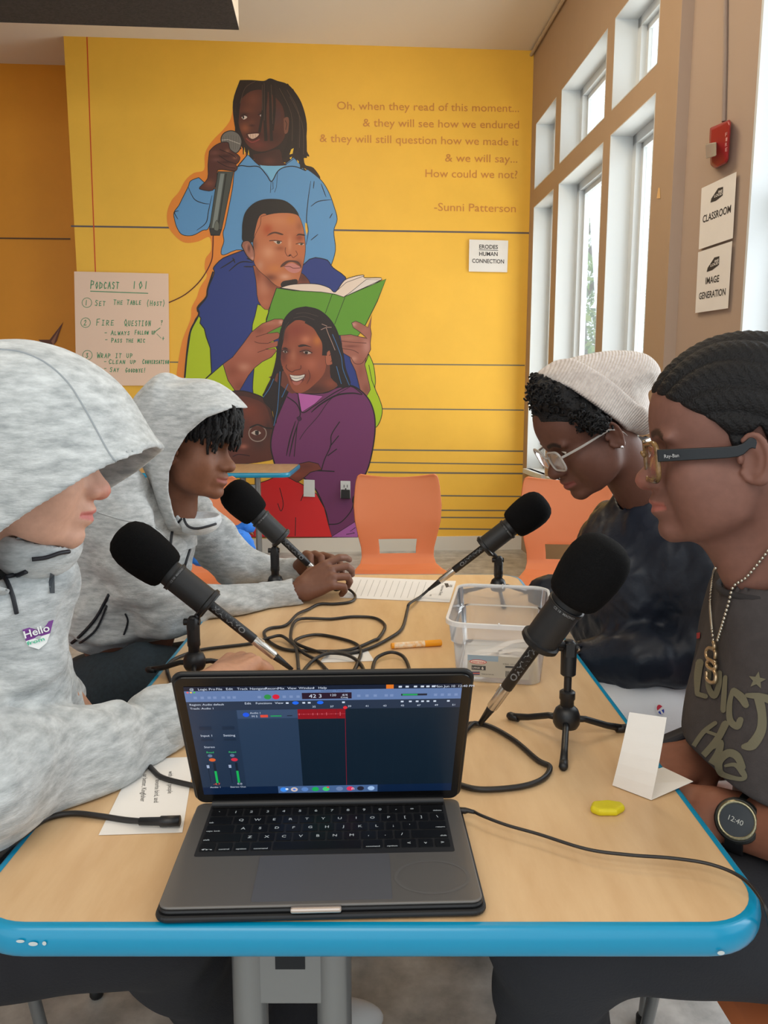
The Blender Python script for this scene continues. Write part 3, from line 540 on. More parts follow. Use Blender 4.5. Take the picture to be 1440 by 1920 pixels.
for st in ([(860, 400), (910, 520), (960, 660), (980, 800), (1050, 975)], [(270, 820), (260, 1000), (240, 1250), (200, 1430)], [(200, 900), (150, 1010), (80, 1110)], [(360, 960), (290, 1110)], [(905, 760), (960, 960)]):
    p.stroke(st, (60, 110, 160), 1.3, T=TE, curve=True)
p.smooth([(470, 530), (510, 515), (560, 518), (630, 548), (560, 535), (490, 545)], (52, 32, 28), T=TE); p.smooth([(290, 560), (330, 548), (360, 570), (320, 566)], (48, 28, 26), T=TE)
p.smooth([(530, 600), (570, 590), (620, 612), (570, 624)], (188, 170, 158), T=TE); p.smooth([(548, 594), (580, 594), (582, 620), (552, 620)], (40, 24, 20), T=TE); p.stroke([(490, 598), (560, 582), (635, 610)], (40, 20, 18), 1.5, T=TE, curve=True)
p.smooth([(300, 590), (330, 584), (352, 602), (325, 612)], (170, 150, 140), T=TE); p.smooth([(318, 586), (338, 588), (338, 608), (320, 608)], (40, 24, 20), T=TE); p.stroke([(290, 590), (325, 576), (358, 598)], (40, 20, 18), 1.4, T=TE, curve=True)
p.stroke([(345, 740), (340, 780), (400, 825), (440, 805), (500, 790), (505, 750)], (92, 44, 34), 1.4, T=TE, curve=True)
p.smooth([(370, 848), (420, 858), (480, 858), (560, 850), (535, 920), (480, 965), (430, 968), (390, 920)], (104, 48, 42), T=TE); p.smooth([(380, 856), (430, 866), (490, 866), (548, 856), (520, 900), (460, 926), (410, 910)], (226, 220, 210), T=TE)
for x in range(395, 540, 18): p.stroke([(x, 862), (x + 4, 905)], (160, 160, 160), .5, T=TE)
p.stroke([(385, 880), (450, 898), (535, 880)], (130, 130, 134), 1.0, T=TE, curve=True); p.smooth([(400, 925), (460, 936), (520, 920), (480, 968), (430, 968)], (176, 104, 92), T=TE)
p.stroke([(590, 800), (608, 880), (570, 960)], (96, 48, 38), 1.6, T=TE, curve=True, taper=True)
# hoodie lines
for st, w in (([(750, 885), (775, 1005), (860, 960), (1000, 870), (1090, 838), (1165, 890)], 1.8), ([(680, 905), (740, 950), (765, 1010), (750, 1050)], 1.8), ([(835, 1005), (900, 950), (1000, 895), (1100, 882), (1160, 892)], 3), ([(1085, 840), (960, 920), (880, 1030), (800, 1120), (760, 1180)], 1), ([(735, 1060), (700, 1170), (675, 1285)], 2.2), ([(755, 1060), (720, 1170), (695, 1290)], 2.2), ([(745, 1090), (725, 1290)], 1.4), ([(1018, 1065), (965, 1150), (960, 1220), (920, 1310), (900, 1380)], 1.8), ([(1012, 1155), (955, 1225)], 1.8), ([(1000, 1240), (940, 1285)], 1.8), ([(735, 1460), (800, 1400), (850, 1380), (985, 1385)], 2), ([(945, 1725), (1020, 1715), (1090, 1640), (1110, 1570)], 1.8), ([(1170, 1480), (1110, 1550), (1105, 1590)], 4)):
    p.stroke(st, BK, w, T=TB, curve=True, taper=w > 2)
p.smooth([(742, 1040), (762, 1030), (772, 1050), (755, 1060)], (70, 30, 66), T=TB, line=BK, lw=.8)
# forearm and red clothing at the bottom
p.poly([(440, 1480), (560, 1440), (640, 1400), (700, 1425), (780, 1470), (870, 1530), (920, 1620), (945, 1720), (968, 1808), (380, 1808), (400, 1600)], (216, 34, 38), T=TB, line=BK, lw=1.4)
p.shade([(640, 1400), (720, 1380), (760, 1335), (820, 1322), (880, 1335), (902, 1372), (830, 1390), (790, 1425), (745, 1455), (700, 1430)], (120, 58, 44), [(800, 1350, 50, 20, (92, 42, 36), .6), (740, 1410, 40, 20, (150, 80, 60), .6)], T=TB, line=BK, curve=False)
for st in ([(632, 1490), (655, 1590), (640, 1640), (620, 1590)], [(735, 1680), (732, 1800)], [(785, 1530), (768, 1575)]): p.stroke(st, BK, 1.4, T=TB, curve=True)
p.poly([(392, 1712), (418, 1708), (460, 1760), (468, 1795), (440, 1785)], (238, 204, 40), T=TB, line=BK, lw=1); p.poly([(440, 1780), (458, 1762), (468, 1797)], (206, 150, 110), T=TB, line=BK, lw=1); p.smooth([(370, 1720), (392, 1735), (405, 1765), (375, 1770)], (104, 60, 50), T=TB, line=BK)
p.build('painted_girl_in_hoodie', mural)
# line and pencil tip on the recessed wall
def leftP(px, py, off=0.0): return atP(px, py, LB + NB * off, NB)
pl = Paint(leftP); pl.stroke([(-60, 446), (132, 448)], (90, 60, 30), 2.6)
o = pl.mb.build('painted_line', vmat('mural_paint', 0.5), None, col=True); recenter(o); tag(o, 'dark ruled line painted across the orange recessed wall at far left', 'mural line')
pl = Paint(leftP); pl.poly([(72, 637), (93, 637), (117, 606), (119, 603), (112, 622), (106, 640), (98, 650), (80, 645)], (104, 58, 36)); pl.poly([(96, 640), (108, 622), (112, 614), (104, 636), (100, 648)], (164, 112, 82));
o = pl.mb.build('painted_pencil_tip', vmat('mural_paint', 0.5), None, col=True); recenter(o)
tag(o, 'brown painted pencil tip on the orange recessed wall just above the nearest hood', 'mural')
# ================================================================ PAPERS, SIGNS AND FIXTURES ON THE WALLS
M_paper = mat('white_paper', (232, 228, 222), 0.75, noise=0.02, scale=8)
def sheet(name, pts, P, label, cat, m, off=0.013, group=None, th=0.0012, extra=None):
    """thin sheet held against a wall: four photo corners, P projects on that wall"""
    mb = MB(); a = [P(x, y, off) for x, y in pts]; b = [P(x, y, off + th) for x, y in pts]; mb.hexa(a + b)
    mb2 = mb
    if extra: mb.mi = 1; extra(mb)
    o = mb.build(name, [m, mat('print_ink', (52, 50, 50), 0.6), mat('marker_green', (70, 150, 104), 0.6)]); recenter(o)
    return tag(o, label, cat, group)
STROKES = {}
def hand(mb, P, txt, x, y, h, w, slant=0.15, lw=1.2, off=0.0150, wob=0.4, th=0):
    """hand lettering as marker strokes; x,y = lower left in photo pixels, h = letter height, w = advance"""
    G = {'A': [[(0, 0), (.45, 1), (.85, 0)], [(.15, .4), (.7, .4)]], 'B': [[(0, 0), (0, 1), (.6, .85), (.55, .55), (0, .5), (.7, .35), (.6, 0), (0, 0)]], 'C': [[(.8, .85), (.4, 1), (.05, .55), (.3, 0), (.8, .1)]], 'D': [[(0, 0), (0, 1), (.75, .7), (.7, .2), (0, 0)]],
         'E': [[(.7, 1), (.1, .95), (0, 0), (.7, .05)], [(.05, .5), (.55, .5)]], 'F': [[(.7, 1), (.05, .95), (0, 0)], [(.05, .5), (.5, .5)]], 'G': [[(.8, .85), (.4, 1), (.05, .5), (.35, 0), (.8, .2), (.8, .45), (.45, .45)]], 'H': [[(0, 0), (0, 1)], [(.7, 0), (.7, 1)], [(0, .5), (.7, .5)]],
         'I': [[(.1, 1), (.6, 1)], [(.35, 1), (.3, 0)], [(.05, 0), (.6, 0)]], 'L': [[(.05, 1), (0, 0), (.65, .05)]], 'M': [[(0, 0), (.1, 1), (.45, .3), (.8, 1), (.9, 0)]], 'N': [[(0, 0), (.05, 1), (.65, 0), (.75, 1)]], 'O': [[(.4, 1), (.05, .6), (.3, 0), (.75, .4), (.4, 1)]],
         'P': [[(0, 0), (.05, 1), (.7, .85), (.6, .5), (0, .45)]], 'Q': [[(.4, 1), (0, .6), (.3, 0), (.85, .4), (.4, 1)], [(.5, .3), (.9, -.1)]], 'R': [[(0, 0), (.05, 1), (.65, .85), (.55, .5), (0, .45), (.7, 0)]], 'S': [[(.75, .9), (.3, 1), (.15, .7), (.65, .4), (.5, 0), (.05, .1)]], 'T': [[(0, 1), (.8, .95)], [(.4, 1), (.35, 0)]],
         'U': [[(0, 1), (.05, .2), (.4, 0), (.7, .25), (.7, 1)]], 'V': [[(0, 1), (.4, 0), (.75, 1)]], 'W': [[(0, 1), (.2, 0), (.45, .7), (.7, 0), (.95, 1)]], 'Y': [[(0, 1), (.4, .5), (.75, 1)], [(.4, .5), (.3, 0)]], '1': [[(.3, 1), (.25, 0)]], '0': [[(.4, 1), (.1, .6), (.3, 0), (.7, .4), (.4, 1)]], '2': [[(.1, .8), (.5, 1), (.6, .7), (.05, 0), (.7, .05)]],
         '3': [[(.1, .9), (.6, .95), (.3, .6), (.65, .3), (.3, 0), (.05, .15)]], '-': [[(.1, .5), (.6, .5)]], '(': [[(.5, 1.2), (.2, .5), (.5, -.2)]], ')': [[(.2, 1.2), (.5, .5), (.2, -.2)]], '!': [[(.4, 1), (.3, .3)], [(.28, .05), (.28, 0)]], '?': [[(.1, .9), (.5, 1), (.5, .7), (.3, .4)], [(.3, .05), (.3, 0)]], '+': [[(.4, .9), (.4, .1)], [(.1, .5), (.7, .5)]]}
    rg = random.Random(hash(txt) % 1000 if False else sum(map(ord, txt)))
    for ch in txt:
        sc = 1.0 if ch.isupper() or not ch.isalpha() else 0.8
        for st in G.get(ch.upper(), []):
            pts = [(x + (px * w * .78 + py * h * slant * .4) * sc + rg.uniform(-wob, wob) * .3, y - py * h * sc + rg.uniform(-wob, wob) * .3 + th * (px)) for px, py in st]
            for i in range(len(pts) - 1):
                a, b = pts[i], pts[i + 1]; l = math.hypot(b[0] - a[0], b[1] - a[1]) or 1; dx, dy = (b[0] - a[0]) / l * lw / 2, (b[1] - a[1]) / l * lw / 2
                mb.quad([P(a[0] - dx - dy, a[1] - dy + dx, off), P(a[0] - dx + dy, a[1] - dy - dx, off), P(b[0] + dx + dy, b[1] + dy - dx, off), P(b[0] + dx - dy, b[1] + dy + dx, off)])
        x += w * (1 if ch.isupper() or not ch.isalpha() else .86); y += th
def chart(mb):
    mb.mi = 2; H = lambda *a, **k: hand(mb, wallP, *a, **k)
    H('Podcast', 170, 541, 15, 9, lw=1.5); H('101', 249, 541, 13, 11, lw=1.5)
    def seg(pts, lw=1.3):
        for i in range(len(pts) - 1):
            a, b = pts[i], pts[i + 1]; l = math.hypot(b[0] - a[0], b[1] - a[1]) or 1; dx, dy = (b[0] - a[0]) / l * lw / 2, (b[1] - a[1]) / l * lw / 2
            mb.quad([wallP(a[0] - dx - dy, a[1] - dy + dx, .0150), wallP(a[0] - dx + dy, a[1] - dy - dx, .0150), wallP(b[0] + dx + dy, b[1] + dy - dx, .0150), wallP(b[0] + dx - dy, b[1] + dy + dx, .0150)])
    seg([(170, 546), (277, 550)], 1.5)
    for cx, cy in ((163, 567.5), (160.5, 605), (164, 666)):
        seg([(cx + 9 * math.cos(k / 8 * PI), cy + 9 * math.sin(k / 8 * PI)) for k in range(17)], 1)
    H('1', 160, 572, 9, 7); H('2', 157, 610, 10, 8); H('3', 161, 671, 9, 7)
    H('Set', 178, 573, 10, 8); H('The', 213, 571, 9, 7); H('Table', 238, 571, 9, 6.4); H('(Host)', 275, 573, 9, 6.6)
    H('Fire', 181, 610, 12, 10); H('Question', 233, 611, 12, 7.4); H('?', 301, 609, 8, 7)
    H('-', 196, 627, 6, 8); H('Always', 208, 628, 8, 7); H('Follow up', 253, 627, 8, 5); seg([(292, 621), (300, 615)], 1.4); seg([(294, 626), (302, 634)], .8); H('+', 304, 638, 7, 6)
    H('-', 197, 640, 6, 8); H('Pass the mic', 209, 642, 8, 6)
    H('Wrap it up', 182, 671, 10, 7.6); H('-', 195, 681, 6, 8); H('Clean up', 204, 682, 8, 7.4); H('Conversation', 267, 682, 8, 4.9)
    H('-', 195, 694, 6, 8); H('Say', 206, 697, 8, 7); H('Goodbye!', 235, 698, 8, 5.6)
sheet('flip_chart_sheet', [(139, 509), (316, 513), (318, 723), (143, 723)], wallP, 'large pinkish sheet with handwritten green podcast notes taped to the yellow wall', 'poster', mat('chart_paper', (240, 210, 188), 0.8), extra=chart)
def wtext(mb, P, txt, x0, y0, x1, y1, cap, off=0.0150, bold=True):
    a = P(x0, y0, off); b = P(x1, y1, off); d = b - a; w = d.length; d.normalize()
    text_on(mb, txt, a, d, Zv, (P(x0, y0 - cap, off) - a).length, w, bold=bold)
def erodes(mb):
    wtext(mb, wallP, 'ERODES', 898, 466, 933.5, 467, 7.5); wtext(mb, wallP, 'HUMAN', 898, 479.5, 933, 480, 7.5); wtext(mb, wallP, 'CONNECTION', 885, 492.5, 945, 494, 7.5)
    mb.quad([wallP(x, y, .0150) for x, y in ((898, 468), (934, 469), (934, 470), (898, 469))])
sheet('printed_sign', [(879, 509), (951, 510.5), (953, 451), (880, 449)], wallP, 'white printed paper reading ERODES HUMAN CONNECTION on the yellow wall', 'sign', M_paper, extra=erodes)
def logo(mb, P, x, y, k, sl):
    """dark slanted wedge with the two short words cut out of it"""
    q = [(x, y + 20 * k), (x + 2 * k, y + 11 * k), (x + 17 * k, y - 12 * k), (x + 28 * k, y - 15 * k), (x + 27 * k, y + 4 * k), (x + 12 * k, y + 16 * k)]
    mb.mi = 1; mb.quad([P(a, b, .0150) for a, b in q]); mb.mi = 0
    wtext(mb, P, 'LOUD', x + 8 * k, y + 9 * k, x + 26 * k, y + 2 * k, 5.5 * k, .0154); wtext(mb, P, 'BE', x + 17 * k, y - 1 * k, x + 26.5 * k, y - 5 * k, 4.5 * k, .0154); mb.mi = 1
def classroom(mb):
    logo(mb, pierP, 1332, 363, 0.85, -.47); mb.mi = 1; wtext(mb, pierP, 'CLASSROOM', 1317, 418, 1370, 398, 13)
def imagegen(mb):
    logo(mb, pierP, 1325, 493, 0.85, -.3); mb.mi = 1; wtext(mb, pierP, 'IMAGE', 1322, 533, 1348, 528, 12); wtext(mb, pierP, 'GENERATION', 1310, 561.5, 1360, 553, 12)
sheet('printed_sign', [(1310, 468), (1374, 446.5), (1381, 322), (1315.5, 353)], pierP, 'upper white paper reading CLASSROOM on the pier below the red fire alarm', 'sign', M_paper, extra=classroom)
sheet('printed_sign', [(1303.5, 587), (1365, 578), (1373, 452), (1309, 473)], pierP, 'lower white paper reading IMAGE GENERATION on the pier beside the window', 'sign', M_paper, extra=imagegen)
# fire alarm
fa = empty('fire_alarm', pierP(1348, 310), 'red wall fire alarm strobe with a clear lens on the pier above the paper signs', 'fire alarm')
M_red = mat('alarm_red', (150, 20, 30), 0.4, coat=.3); nv = -N3
def pq(px, py, d): return pierP(px, py, d)
mb = MB(); poly = [(1331, 240), (1368, 224), (1371, 230), (1366, 300), (1362, 306), (1342, 316), (1332, 309), (1330, 262)]
mb.add([pq(x, y, 0.0) for x, y in poly] + [pq(x, y, 0.03) for x, y in poly] + [pq(x + (3 if x < 1350 else -3), y + (3 if y < 270 else -3), 0.042) for x, y in poly], [tuple(range(8)), tuple(range(16, 24))[::-1]] + [(i + b, (i + 1) % 8 + b, (i + 1) % 8 + b + 8, i + b + 8) for i in range(8) for b in (0, 8)])
o = recalc(mb.build('housing', M_red, fa, bevel=0.004))
mb = MB(); c = [(1322, 270), (1344, 266), (1344, 292), (1323, 298)]; mb.hexa([pq(x, y, 0.04) for x, y in c] + [pq(x + (1 if x < 1330 else -1), y, 0.075) for x, y in c]); recalc(mb.build('strobe_lens', mat('clear_lens', (226, 220, 200), 0.08, trans=0.6), fa, bevel=0.004))
mb = MB()
for k, ch in enumerate('FIRE'): wtext(mb, pierP, ch, 1359, 256 + k * 9.5, 1363.5, 254.5 + k * 9.5, 6.5, .0435)
mb.build('lettering', mat('alarm_lettering', (214, 150, 150), 0.5), fa)
mb = MB(); mb.tube([pq(1361, -40, 0.008), pq(1360, 100, 0.008), pq(1357, 228, 0.008)], 0.009, 8)
o = mb.build('conduit', mat('painted_conduit', (150, 132, 120), 0.55)); recenter(o); tag(o, 'thin painted conduit pipe running down the pier to the red fire alarm', 'pipe')
mb = MB(); mb.quad([rp(1232, 372), rp(1239, 372), rp(1238, 352), rp(1235, 352)]); o = mb.build('tape_scrap', mat('tape', (226, 184, 128), 0.6)); 
for v in o.data.vertices: v.co -= E1 * 0.002
recenter(o); tag(o, 'small scrap of tan tape stuck on the taupe wall left of the signs', 'tape')
# socket and switch plate
def plate(pts, d=0.008): 
    mb = MB(); mb.hexa([wallP(x, y, 0.012) for x, y in pts] + [wallP(x, y, 0.013 + d) for x, y in pts]); return mb
o = recalc(plate([(569, 931), (590.5, 932), (590, 900), (569.5, 899)]).build('blank_plate', M_white, bevel=.002)); recenter(o); tag(o, 'white blank wall plate on the mural left of the power socket', 'wall plate')
so = empty('power_socket', wallP(648, 935), 'white double power socket with a black plug in its lower half', 'socket')
recalc(plate([(638.5, 934), (657, 934.5), (657, 902), (638.5, 901.5)]).build('plate', M_white, so, bevel=.002))
mb = MB()
for x in (644.5, 650.5): mb.quad([wallP(a, b, .0225) for a, b in ((x, 914), (x + 1.3, 914), (x + 1.3, 909), (x, 909))])
mb.quad([wallP(a, b, .0225) for a, b in ((647, 918), (649.5, 918), (649.5, 915.5), (647, 915.5))]); mb.build('slots', mat('black_plastic', (26, 26, 28), 0.45), so)
o = recalc(plate([(639, 934.5), (656.5, 935), (656, 918), (639.5, 917.5)], .05).build('power_adapter', mat('black_plastic', (26, 26, 28), .45), bevel=.004))
for v in o.data.vertices: v.co += NB * 0.01
recenter(o); tag(o, 'black charger block plugged into the white socket on the mural', 'charger')
# ================================================================ THE BIG TABLE
TZ = 0.74
M_maple = mat('maple_laminate', (206, 168, 124), 0.38, noise=0.1, scale=7, second=(221, 187, 143), stretch=(3.5, 0.7, 1))
def maple():
    nt = M_maple.node_tree; b = nt.nodes['Principled BSDF']; b.inputs['Specular IOR Level'].default_value = 0.4
maple()
M_blue = mat('blue_edging', (0, 142, 184), 0.28, coat=0.3)
M_steel = mat('grey_steel', (150, 152, 152), 0.35, metal=0.6)
M_blk = mat('black_plastic', (26, 26, 28), 0.45)
def table(name, cx, y0, y1, w, label, rot=0.0, legs=None):
    root = empty(name, (cx, (y0 + y1) / 2, 0), label, 'table'); l = y1 - y0; cy = (y0 + y1) / 2
    Mx = Matrix.Translation((cx, cy, 0)) @ Matrix.Rotation(rot, 4, 'Z')
    mb = MB(); mb.prism(rrect(w, l, 0.062, 10), TZ - 0.03, TZ, Mx); mb.build('tabletop', M_maple, root)
    # bullnose edging swept round the top
    path = rrect(w, l, 0.062, 10); n = len(path); prof = [(-0.001, 0.0003)] + [(0.0035 + 0.0075 * math.sin(a), -0.0155 + 0.0158 * math.cos(a)) for a in [math.radians(d) for d in range(0, 181, 15)]] + [(-0.001, -0.0315)]
    vs = []; m = len(prof)
    for i in range(n):
        a = Vector(path[(i - 1) % n]); b = Vector(path[(i + 1) % n]); d = (b - a).normalized(); nr = Vector((d.y, -d.x))
        for (o_, z) in prof: vs.append(Mx @ Vector((path[i][0] + nr.x * o_, path[i][1] + nr.y * o_, TZ + z)))
    mb = MB(); mb.add(vs, [(i * m + k, i * m + k + 1, ((i + 1) % n) * m + k + 1, ((i + 1) % n) * m + k) for i in range(n) for k in range(m - 1)])
    recalc(mb.build('edge_band', M_blue, root, smooth=True))
    for (lx, ly) in legs or []:
        for dx in (-0.052, 0.052):
            mb = MB(); a = Mx @ Vector((lx + dx, ly, TZ - 0.05)); mb.tube([a, Vector((a.x, a.y, 0.07))], 0.0215, 20); mb.build('leg_post', M_steel, root, True, angle=40)
        mb = MB(); mb.box(Mx @ Vector((lx, ly, TZ - 0.042)), (0.16, 0.30, 0.024)); mb.build('mounting_plate', mat('dark_steel', (54, 56, 60), 0.5, metal=.4), root, bevel=.003)
        mb = MB(); c = Mx @ Vector((lx, ly, TZ - 0.18)); mb.box(c, (0.085, 0.03, 0.13)); br_ = mb.build('bracket', M_steel, root, bevel=.002)
        mb = MB(); mb.box(c + Vector((0, -.0152, .0)), (.036, .002, .034)); mb.build('bracket_slot', mat('slot_black', (16, 20, 26), .6), br_)
        mb = MB(); mb.box(Mx @ Vector((lx, ly, 0.055)), (0.52, 0.07, 0.035)); mb.build('foot_bar', M_steel, root, bevel=.008)
        for sx in (-0.23, 0.23):
            mb = MB(); c = Mx @ Vector((lx + sx, ly, 0)); mb.lathe([(0.01, 0), (0.024, 0.004), (0.024, 0.03), (0.01, 0.04)], Matrix.Translation(c), 16); mb.build('caster', M_blk, root, True)
    return root
TX = -0.0165; T0, T1 = 0.656, 2.092
tb = table('classroom_table', TX, T0, T1, 0.765, 'long maple laminate table with bright blue rounded edging in the foreground', legs=[(-0.097, -0.52), (-0.09, 0.52)])
tc = wallP(500, 870); back_table = table('classroom_table', -1.36, 5.02, 5.72, 1.46, 'smaller maple table with blue edging standing behind the left pair, before the mural', legs=[(0.42, 0.0), (-0.5, 0)])
sc_ = MB()
for x_, y_, a_, b_ in ((62, 1770, 9, 4), (83, 1769, 4, 4), (38, 1765, 8, 3), (1352, 1787, 7, 4)): sc_.quad([atY(x_ + a_ * math.cos(k * PI / 6), y_ + b_ * math.sin(k * PI / 6), T0 - 0.0122) for k in range(12)])
sc_.build('edge_scuffs', mat('scuff', (196, 206, 206), .6), tb)
# ================================================================ LAPTOP
def build_laptop():
    root = empty('laptop', (-0.061, 0.662, TZ), 'open dark grey laptop in a black shell case, recording software on its dimmed screen', 'laptop')
    R0 = Matrix.Translation((-0.0620, 0.7535, TZ)) @ Matrix.Rotation(math.radians(2.0), 4, 'Z'); R = R0 @ Matrix.Diagonal((1, 0.9, 1, 1))
    W, D = 0.306, 0.209
    mb = MB(); mb.prism(rrect(W + 0.008, D + 0.008, 0.014), 0.002, 0.0085, R); mb.prism(rrect(W + 0.002, D + 0.002, 0.012), 0.0085, 0.0135, R); mb.build('case_shell', mat('black_shell', (22, 22, 24), 0.5), root, bevel=0.0025)
    for sx in (-1, 1):
        for sy in (-1, 1):
            mb = MB(); mb.lathe([(0.007, 0), (0.007, 0.003)], R @ Matrix.Translation((sx * .13, sy * .085, 0)), 14); mb.build('rubber_foot', M_blk, root)
    M_alu = mat('space_grey_aluminium', (118, 114, 110), 0.42, metal=0.45)
    mb = MB(); mb.prism(rrect(W, D, 0.011), 0.0135, 0.0165, R); base = mb.build('base', M_alu, root, bevel=0.0012)
    mb = MB(); mb.box(R @ Vector((-0.005, -D / 2 - 0.0035, 0.0135)), (0.048, 0.006, 0.0055), R.to_3x3()); mb.build('opening_notch', mat('notch_metal', (206, 190, 178), 0.25, metal=.7), root, bevel=.002)
    top = 0.0166
    mb = MB(); mb.prism(rrect(0.134, 0.082, 0.003), top, top + 0.0003, R @ Matrix.Translation((0.0, -0.058, 0))); mb.build('trackpad', mat('trackpad_grey', (104, 104, 108), 0.35, metal=0.3), root)
    mb = MB(); mb.prism(rrect(0.272, 0.1125, 0.003), top - 0.0001, top + 0.0002, R @ Matrix.Translation((0.0, 0.0405, 0))); well = mb.build('keyboard_well', mat('keyboard_well', (40, 40, 42), 0.5), root)
    mb = MB(); mb.prism(rrect(0.268, 0.0085, 0.001), top + 0.0003, top + 0.0009, R @ Matrix.Translation((0.0, 0.0915, 0))); mb.build('touch_strip', mat('gloss_black', (12, 12, 14), 0.12), root)
    mk = mat('keycap_black', (16, 17, 20), 0.45); mg = mat('key_legend', (196, 204, 208), 0.5)
    rows = [[('`', 1), ('1', 1), ('2', 1), ('3', 1), ('4', 1), ('5', 1), ('6', 1), ('7', 1), ('8', 1), ('9', 1), ('0', 1), ('-', 1), ('=', 1), ('delete', 1.5)],
            [('tab', 1.5)] + [(c, 1) for c in 'QWERTYUIOP'] + [('[', 1), (']', 1), ('\\', 1)],
            [('caps lock', 1.77)] + [(c, 1) for c in 'ASDFGHJKL'] + [(';', 1), ("'", 1), ('return', 1.77)],
            [('shift', 2.3)] + [(c, 1) for c in 'ZXCVBNM'] + [(',', 1), ('.', 1), ('/', 1), ('shift', 2.3)],
            [('fn', 1), ('control', 1), ('option', 1), ('command', 1.28), (' ', 5.3), ('command', 1.28), ('option', 1), ('<', 1), ('v', 1), ('>', 1)]]
    xd = (R.to_3x3() @ Vector((1, 0, 0))); yd = (R.to_3x3() @ Vector((0, 1, 0)))
    for r, row in enumerate(rows):
        tot = sum(k[1] for k in row); u = 0.267 / tot; x = -0.1335; y = 0.0775 - r * 0.0190
        for ch, w in row:
            kw = w * u - 0.0026; mb = MB(); cx = x + w * u / 2
            mb.prism(rrect(kw, 0.0162, 0.0012, 2), top + 0.0002, top + 0.0012, R @ Matrix.Translation((cx, y, 0)))
            mb.mi = 1
            if ch.strip():
                if len(ch) == 1: text_on(mb, ch, R @ Vector((cx, y - 0.0022, top + 0.00128)), xd, yd, 0.0048, align='c', bold=True)
                else:
                    al = x + 0.002 if r != 4 and x < 0 else None
                    if al is not None: text_on(mb, ch, R @ Vector((al, y - 0.006, top + 0.00128)), xd, yd, 0.0028, bold=True)
                    elif r != 4: text_on(mb, ch, R @ Vector((x + w * u - 0.003, y - 0.006, top + 0.00128)), xd, yd, 0.0028, align='r', bold=True)
                    else: text_on(mb, ch, R @ Vector((cx, y - 0.0065, top + 0.00128)), xd, yd, 0.0026, width=kw * .72, align='c', bold=True)
            mb.build('key', [mk, mg], well); x += w * u
    # faint ring stain on the right palm rest
    mb = MB(); ringv = []
    for k in range(48):
        a = 2 * PI * k / 48
        for rr in (0.94, 1.06): ringv.append(R @ Vector((0.108 + 0.036 * rr * math.cos(a), -0.062 + 0.029 * rr * math.sin(a), top + 0.0001)))
    mb.add(ringv, [(2 * k, 2 * k + 1, (2 * k + 3) % 96, (2 * k + 2) % 96) for k in range(48)]); mb.build('ring_stain', mat('stain', (114, 111, 108), 0.5, metal=.4), root)
    # hinge and lid (leaning over the keyboard)
    hz = 0.0175; hy = D / 2 - 0.006
    mb = MB(); mb.tube([R @ Vector((-0.135, hy, hz)), R @ Vector((0.135, hy, hz))], 0.0055, 14); mb.build('hinge', M_blk, root, True, angle=40)
    TL = math.radians(-26.5)
    LM = R0 @ Matrix.Translation((0, hy * 0.9, hz)) @ Matrix.Rotation(-TL, 4, 'X') @ Matrix.Rotation(PI / 2, 4, 'X')   # local x right, y up the lid, z towards the viewer
    LW, LH = 0.304, 0.209
    mb = MB(); mb.prism(rrect(LW + 0.007, LH + 0.006, 0.013, 8, 0, LH / 2 + 0.002), -0.0085, -0.0035, LM); mb.build('lid_case', mat('black_shell', (22, 22, 24), 0.5), root, bevel=0.002)
    mb = MB(); mb.prism(rrect(LW, LH, 0.0105, 8, 0, LH / 2 + 0.002), -0.0034, -0.0004, LM); mb.build('lid', mat('bezel_black', (10, 10, 12), 0.25), root, bevel=0.001)
    # the picture on the screen, one mesh with its own colours
    S = MB(); X0, X1, Y0, Y1 = -0.143, 0.143, 0.0185, 0.1985; k = [0]
    def rect(a, b, c, d, col):      # fractions of the screen, origin top left
        k[0] += 1; z = 0.0 + k[0] * 0.000002; S.col = col
        S.quad([LM @ Vector((X0 + (X1 - X0) * u, Y1 - (Y1 - Y0) * v, z)) for u, v in ((a, d), (c, d), (c, b), (a, b))])
    def txt(s, u, v, cap, col, width=None):
        k[0] += 1; S.col = col; R3 = LM.to_3x3()
        text_on(S, s, LM @ Vector((X0 + (X1 - X0) * u, Y1 - (Y1 - Y0) * v, k[0] * 0.000002)), R3 @ Vector((1, 0, 0)), R3 @ Vector((0, 1, 0)), cap * (Y1 - Y0), None if width is None else width * (X1 - X0))
    def disc(u, v, r, col, ry=None):
        k[0] += 1; S.col = col; ry = ry or r * (X1 - X0) / (Y1 - Y0)
        S.quad([LM @ Vector((X0 + (X1 - X0) * (u + r * math.cos(a / 8 * PI)), Y1 - (Y1 - Y0) * (v + ry * math.sin(a / 8 * PI)), k[0] * 0.000002)) for a in range(16)][::-1])
    rect(0, 0, 1, 1, (8, 30, 60)); rect(0, 0, 1, .035, (10, 22, 44)); rect(0, .035, 1, .125, (88, 112, 156)); rect(0, .125, 1, .2, (34, 46, 66)); rect(0, .2, .4, .925, (36, 54, 78)); rect(0, .2, .175, .925, (32, 48, 70))
    rect(.4, .2, 1, .925, (12, 28, 42)); rect(.178, .2, .4, .275, (52, 70, 98)); rect(.4, .2, .575, .285, (130, 14, 26)); rect(.5745, .17, .5765, .925, (120, 20, 40)); disc(.576, .19, .008, (214, 40, 50))
    for u in range(1, 9): rect(.4 + u * .072, .2, .4008 + u * .072, .925, (18, 36, 50))
    for v in range(3, 9): rect(.4, v * .1, 1, v * .1 + .001, (16, 34, 48))
    S_w = (190, 200, 216)
    for u, s in ((.02, '@'), (.05, 'Logic Pro'), (.115, 'File'), (.15, 'Edit'), (.19, 'Track'), (.235, 'Navigate'), (.29, 'Record'), (.335, 'Mix'), (.37, 'View'), (.41, 'Window'), (.46, '1'), (.48, 'Help')): txt(s, u, .028, .018, S_w)
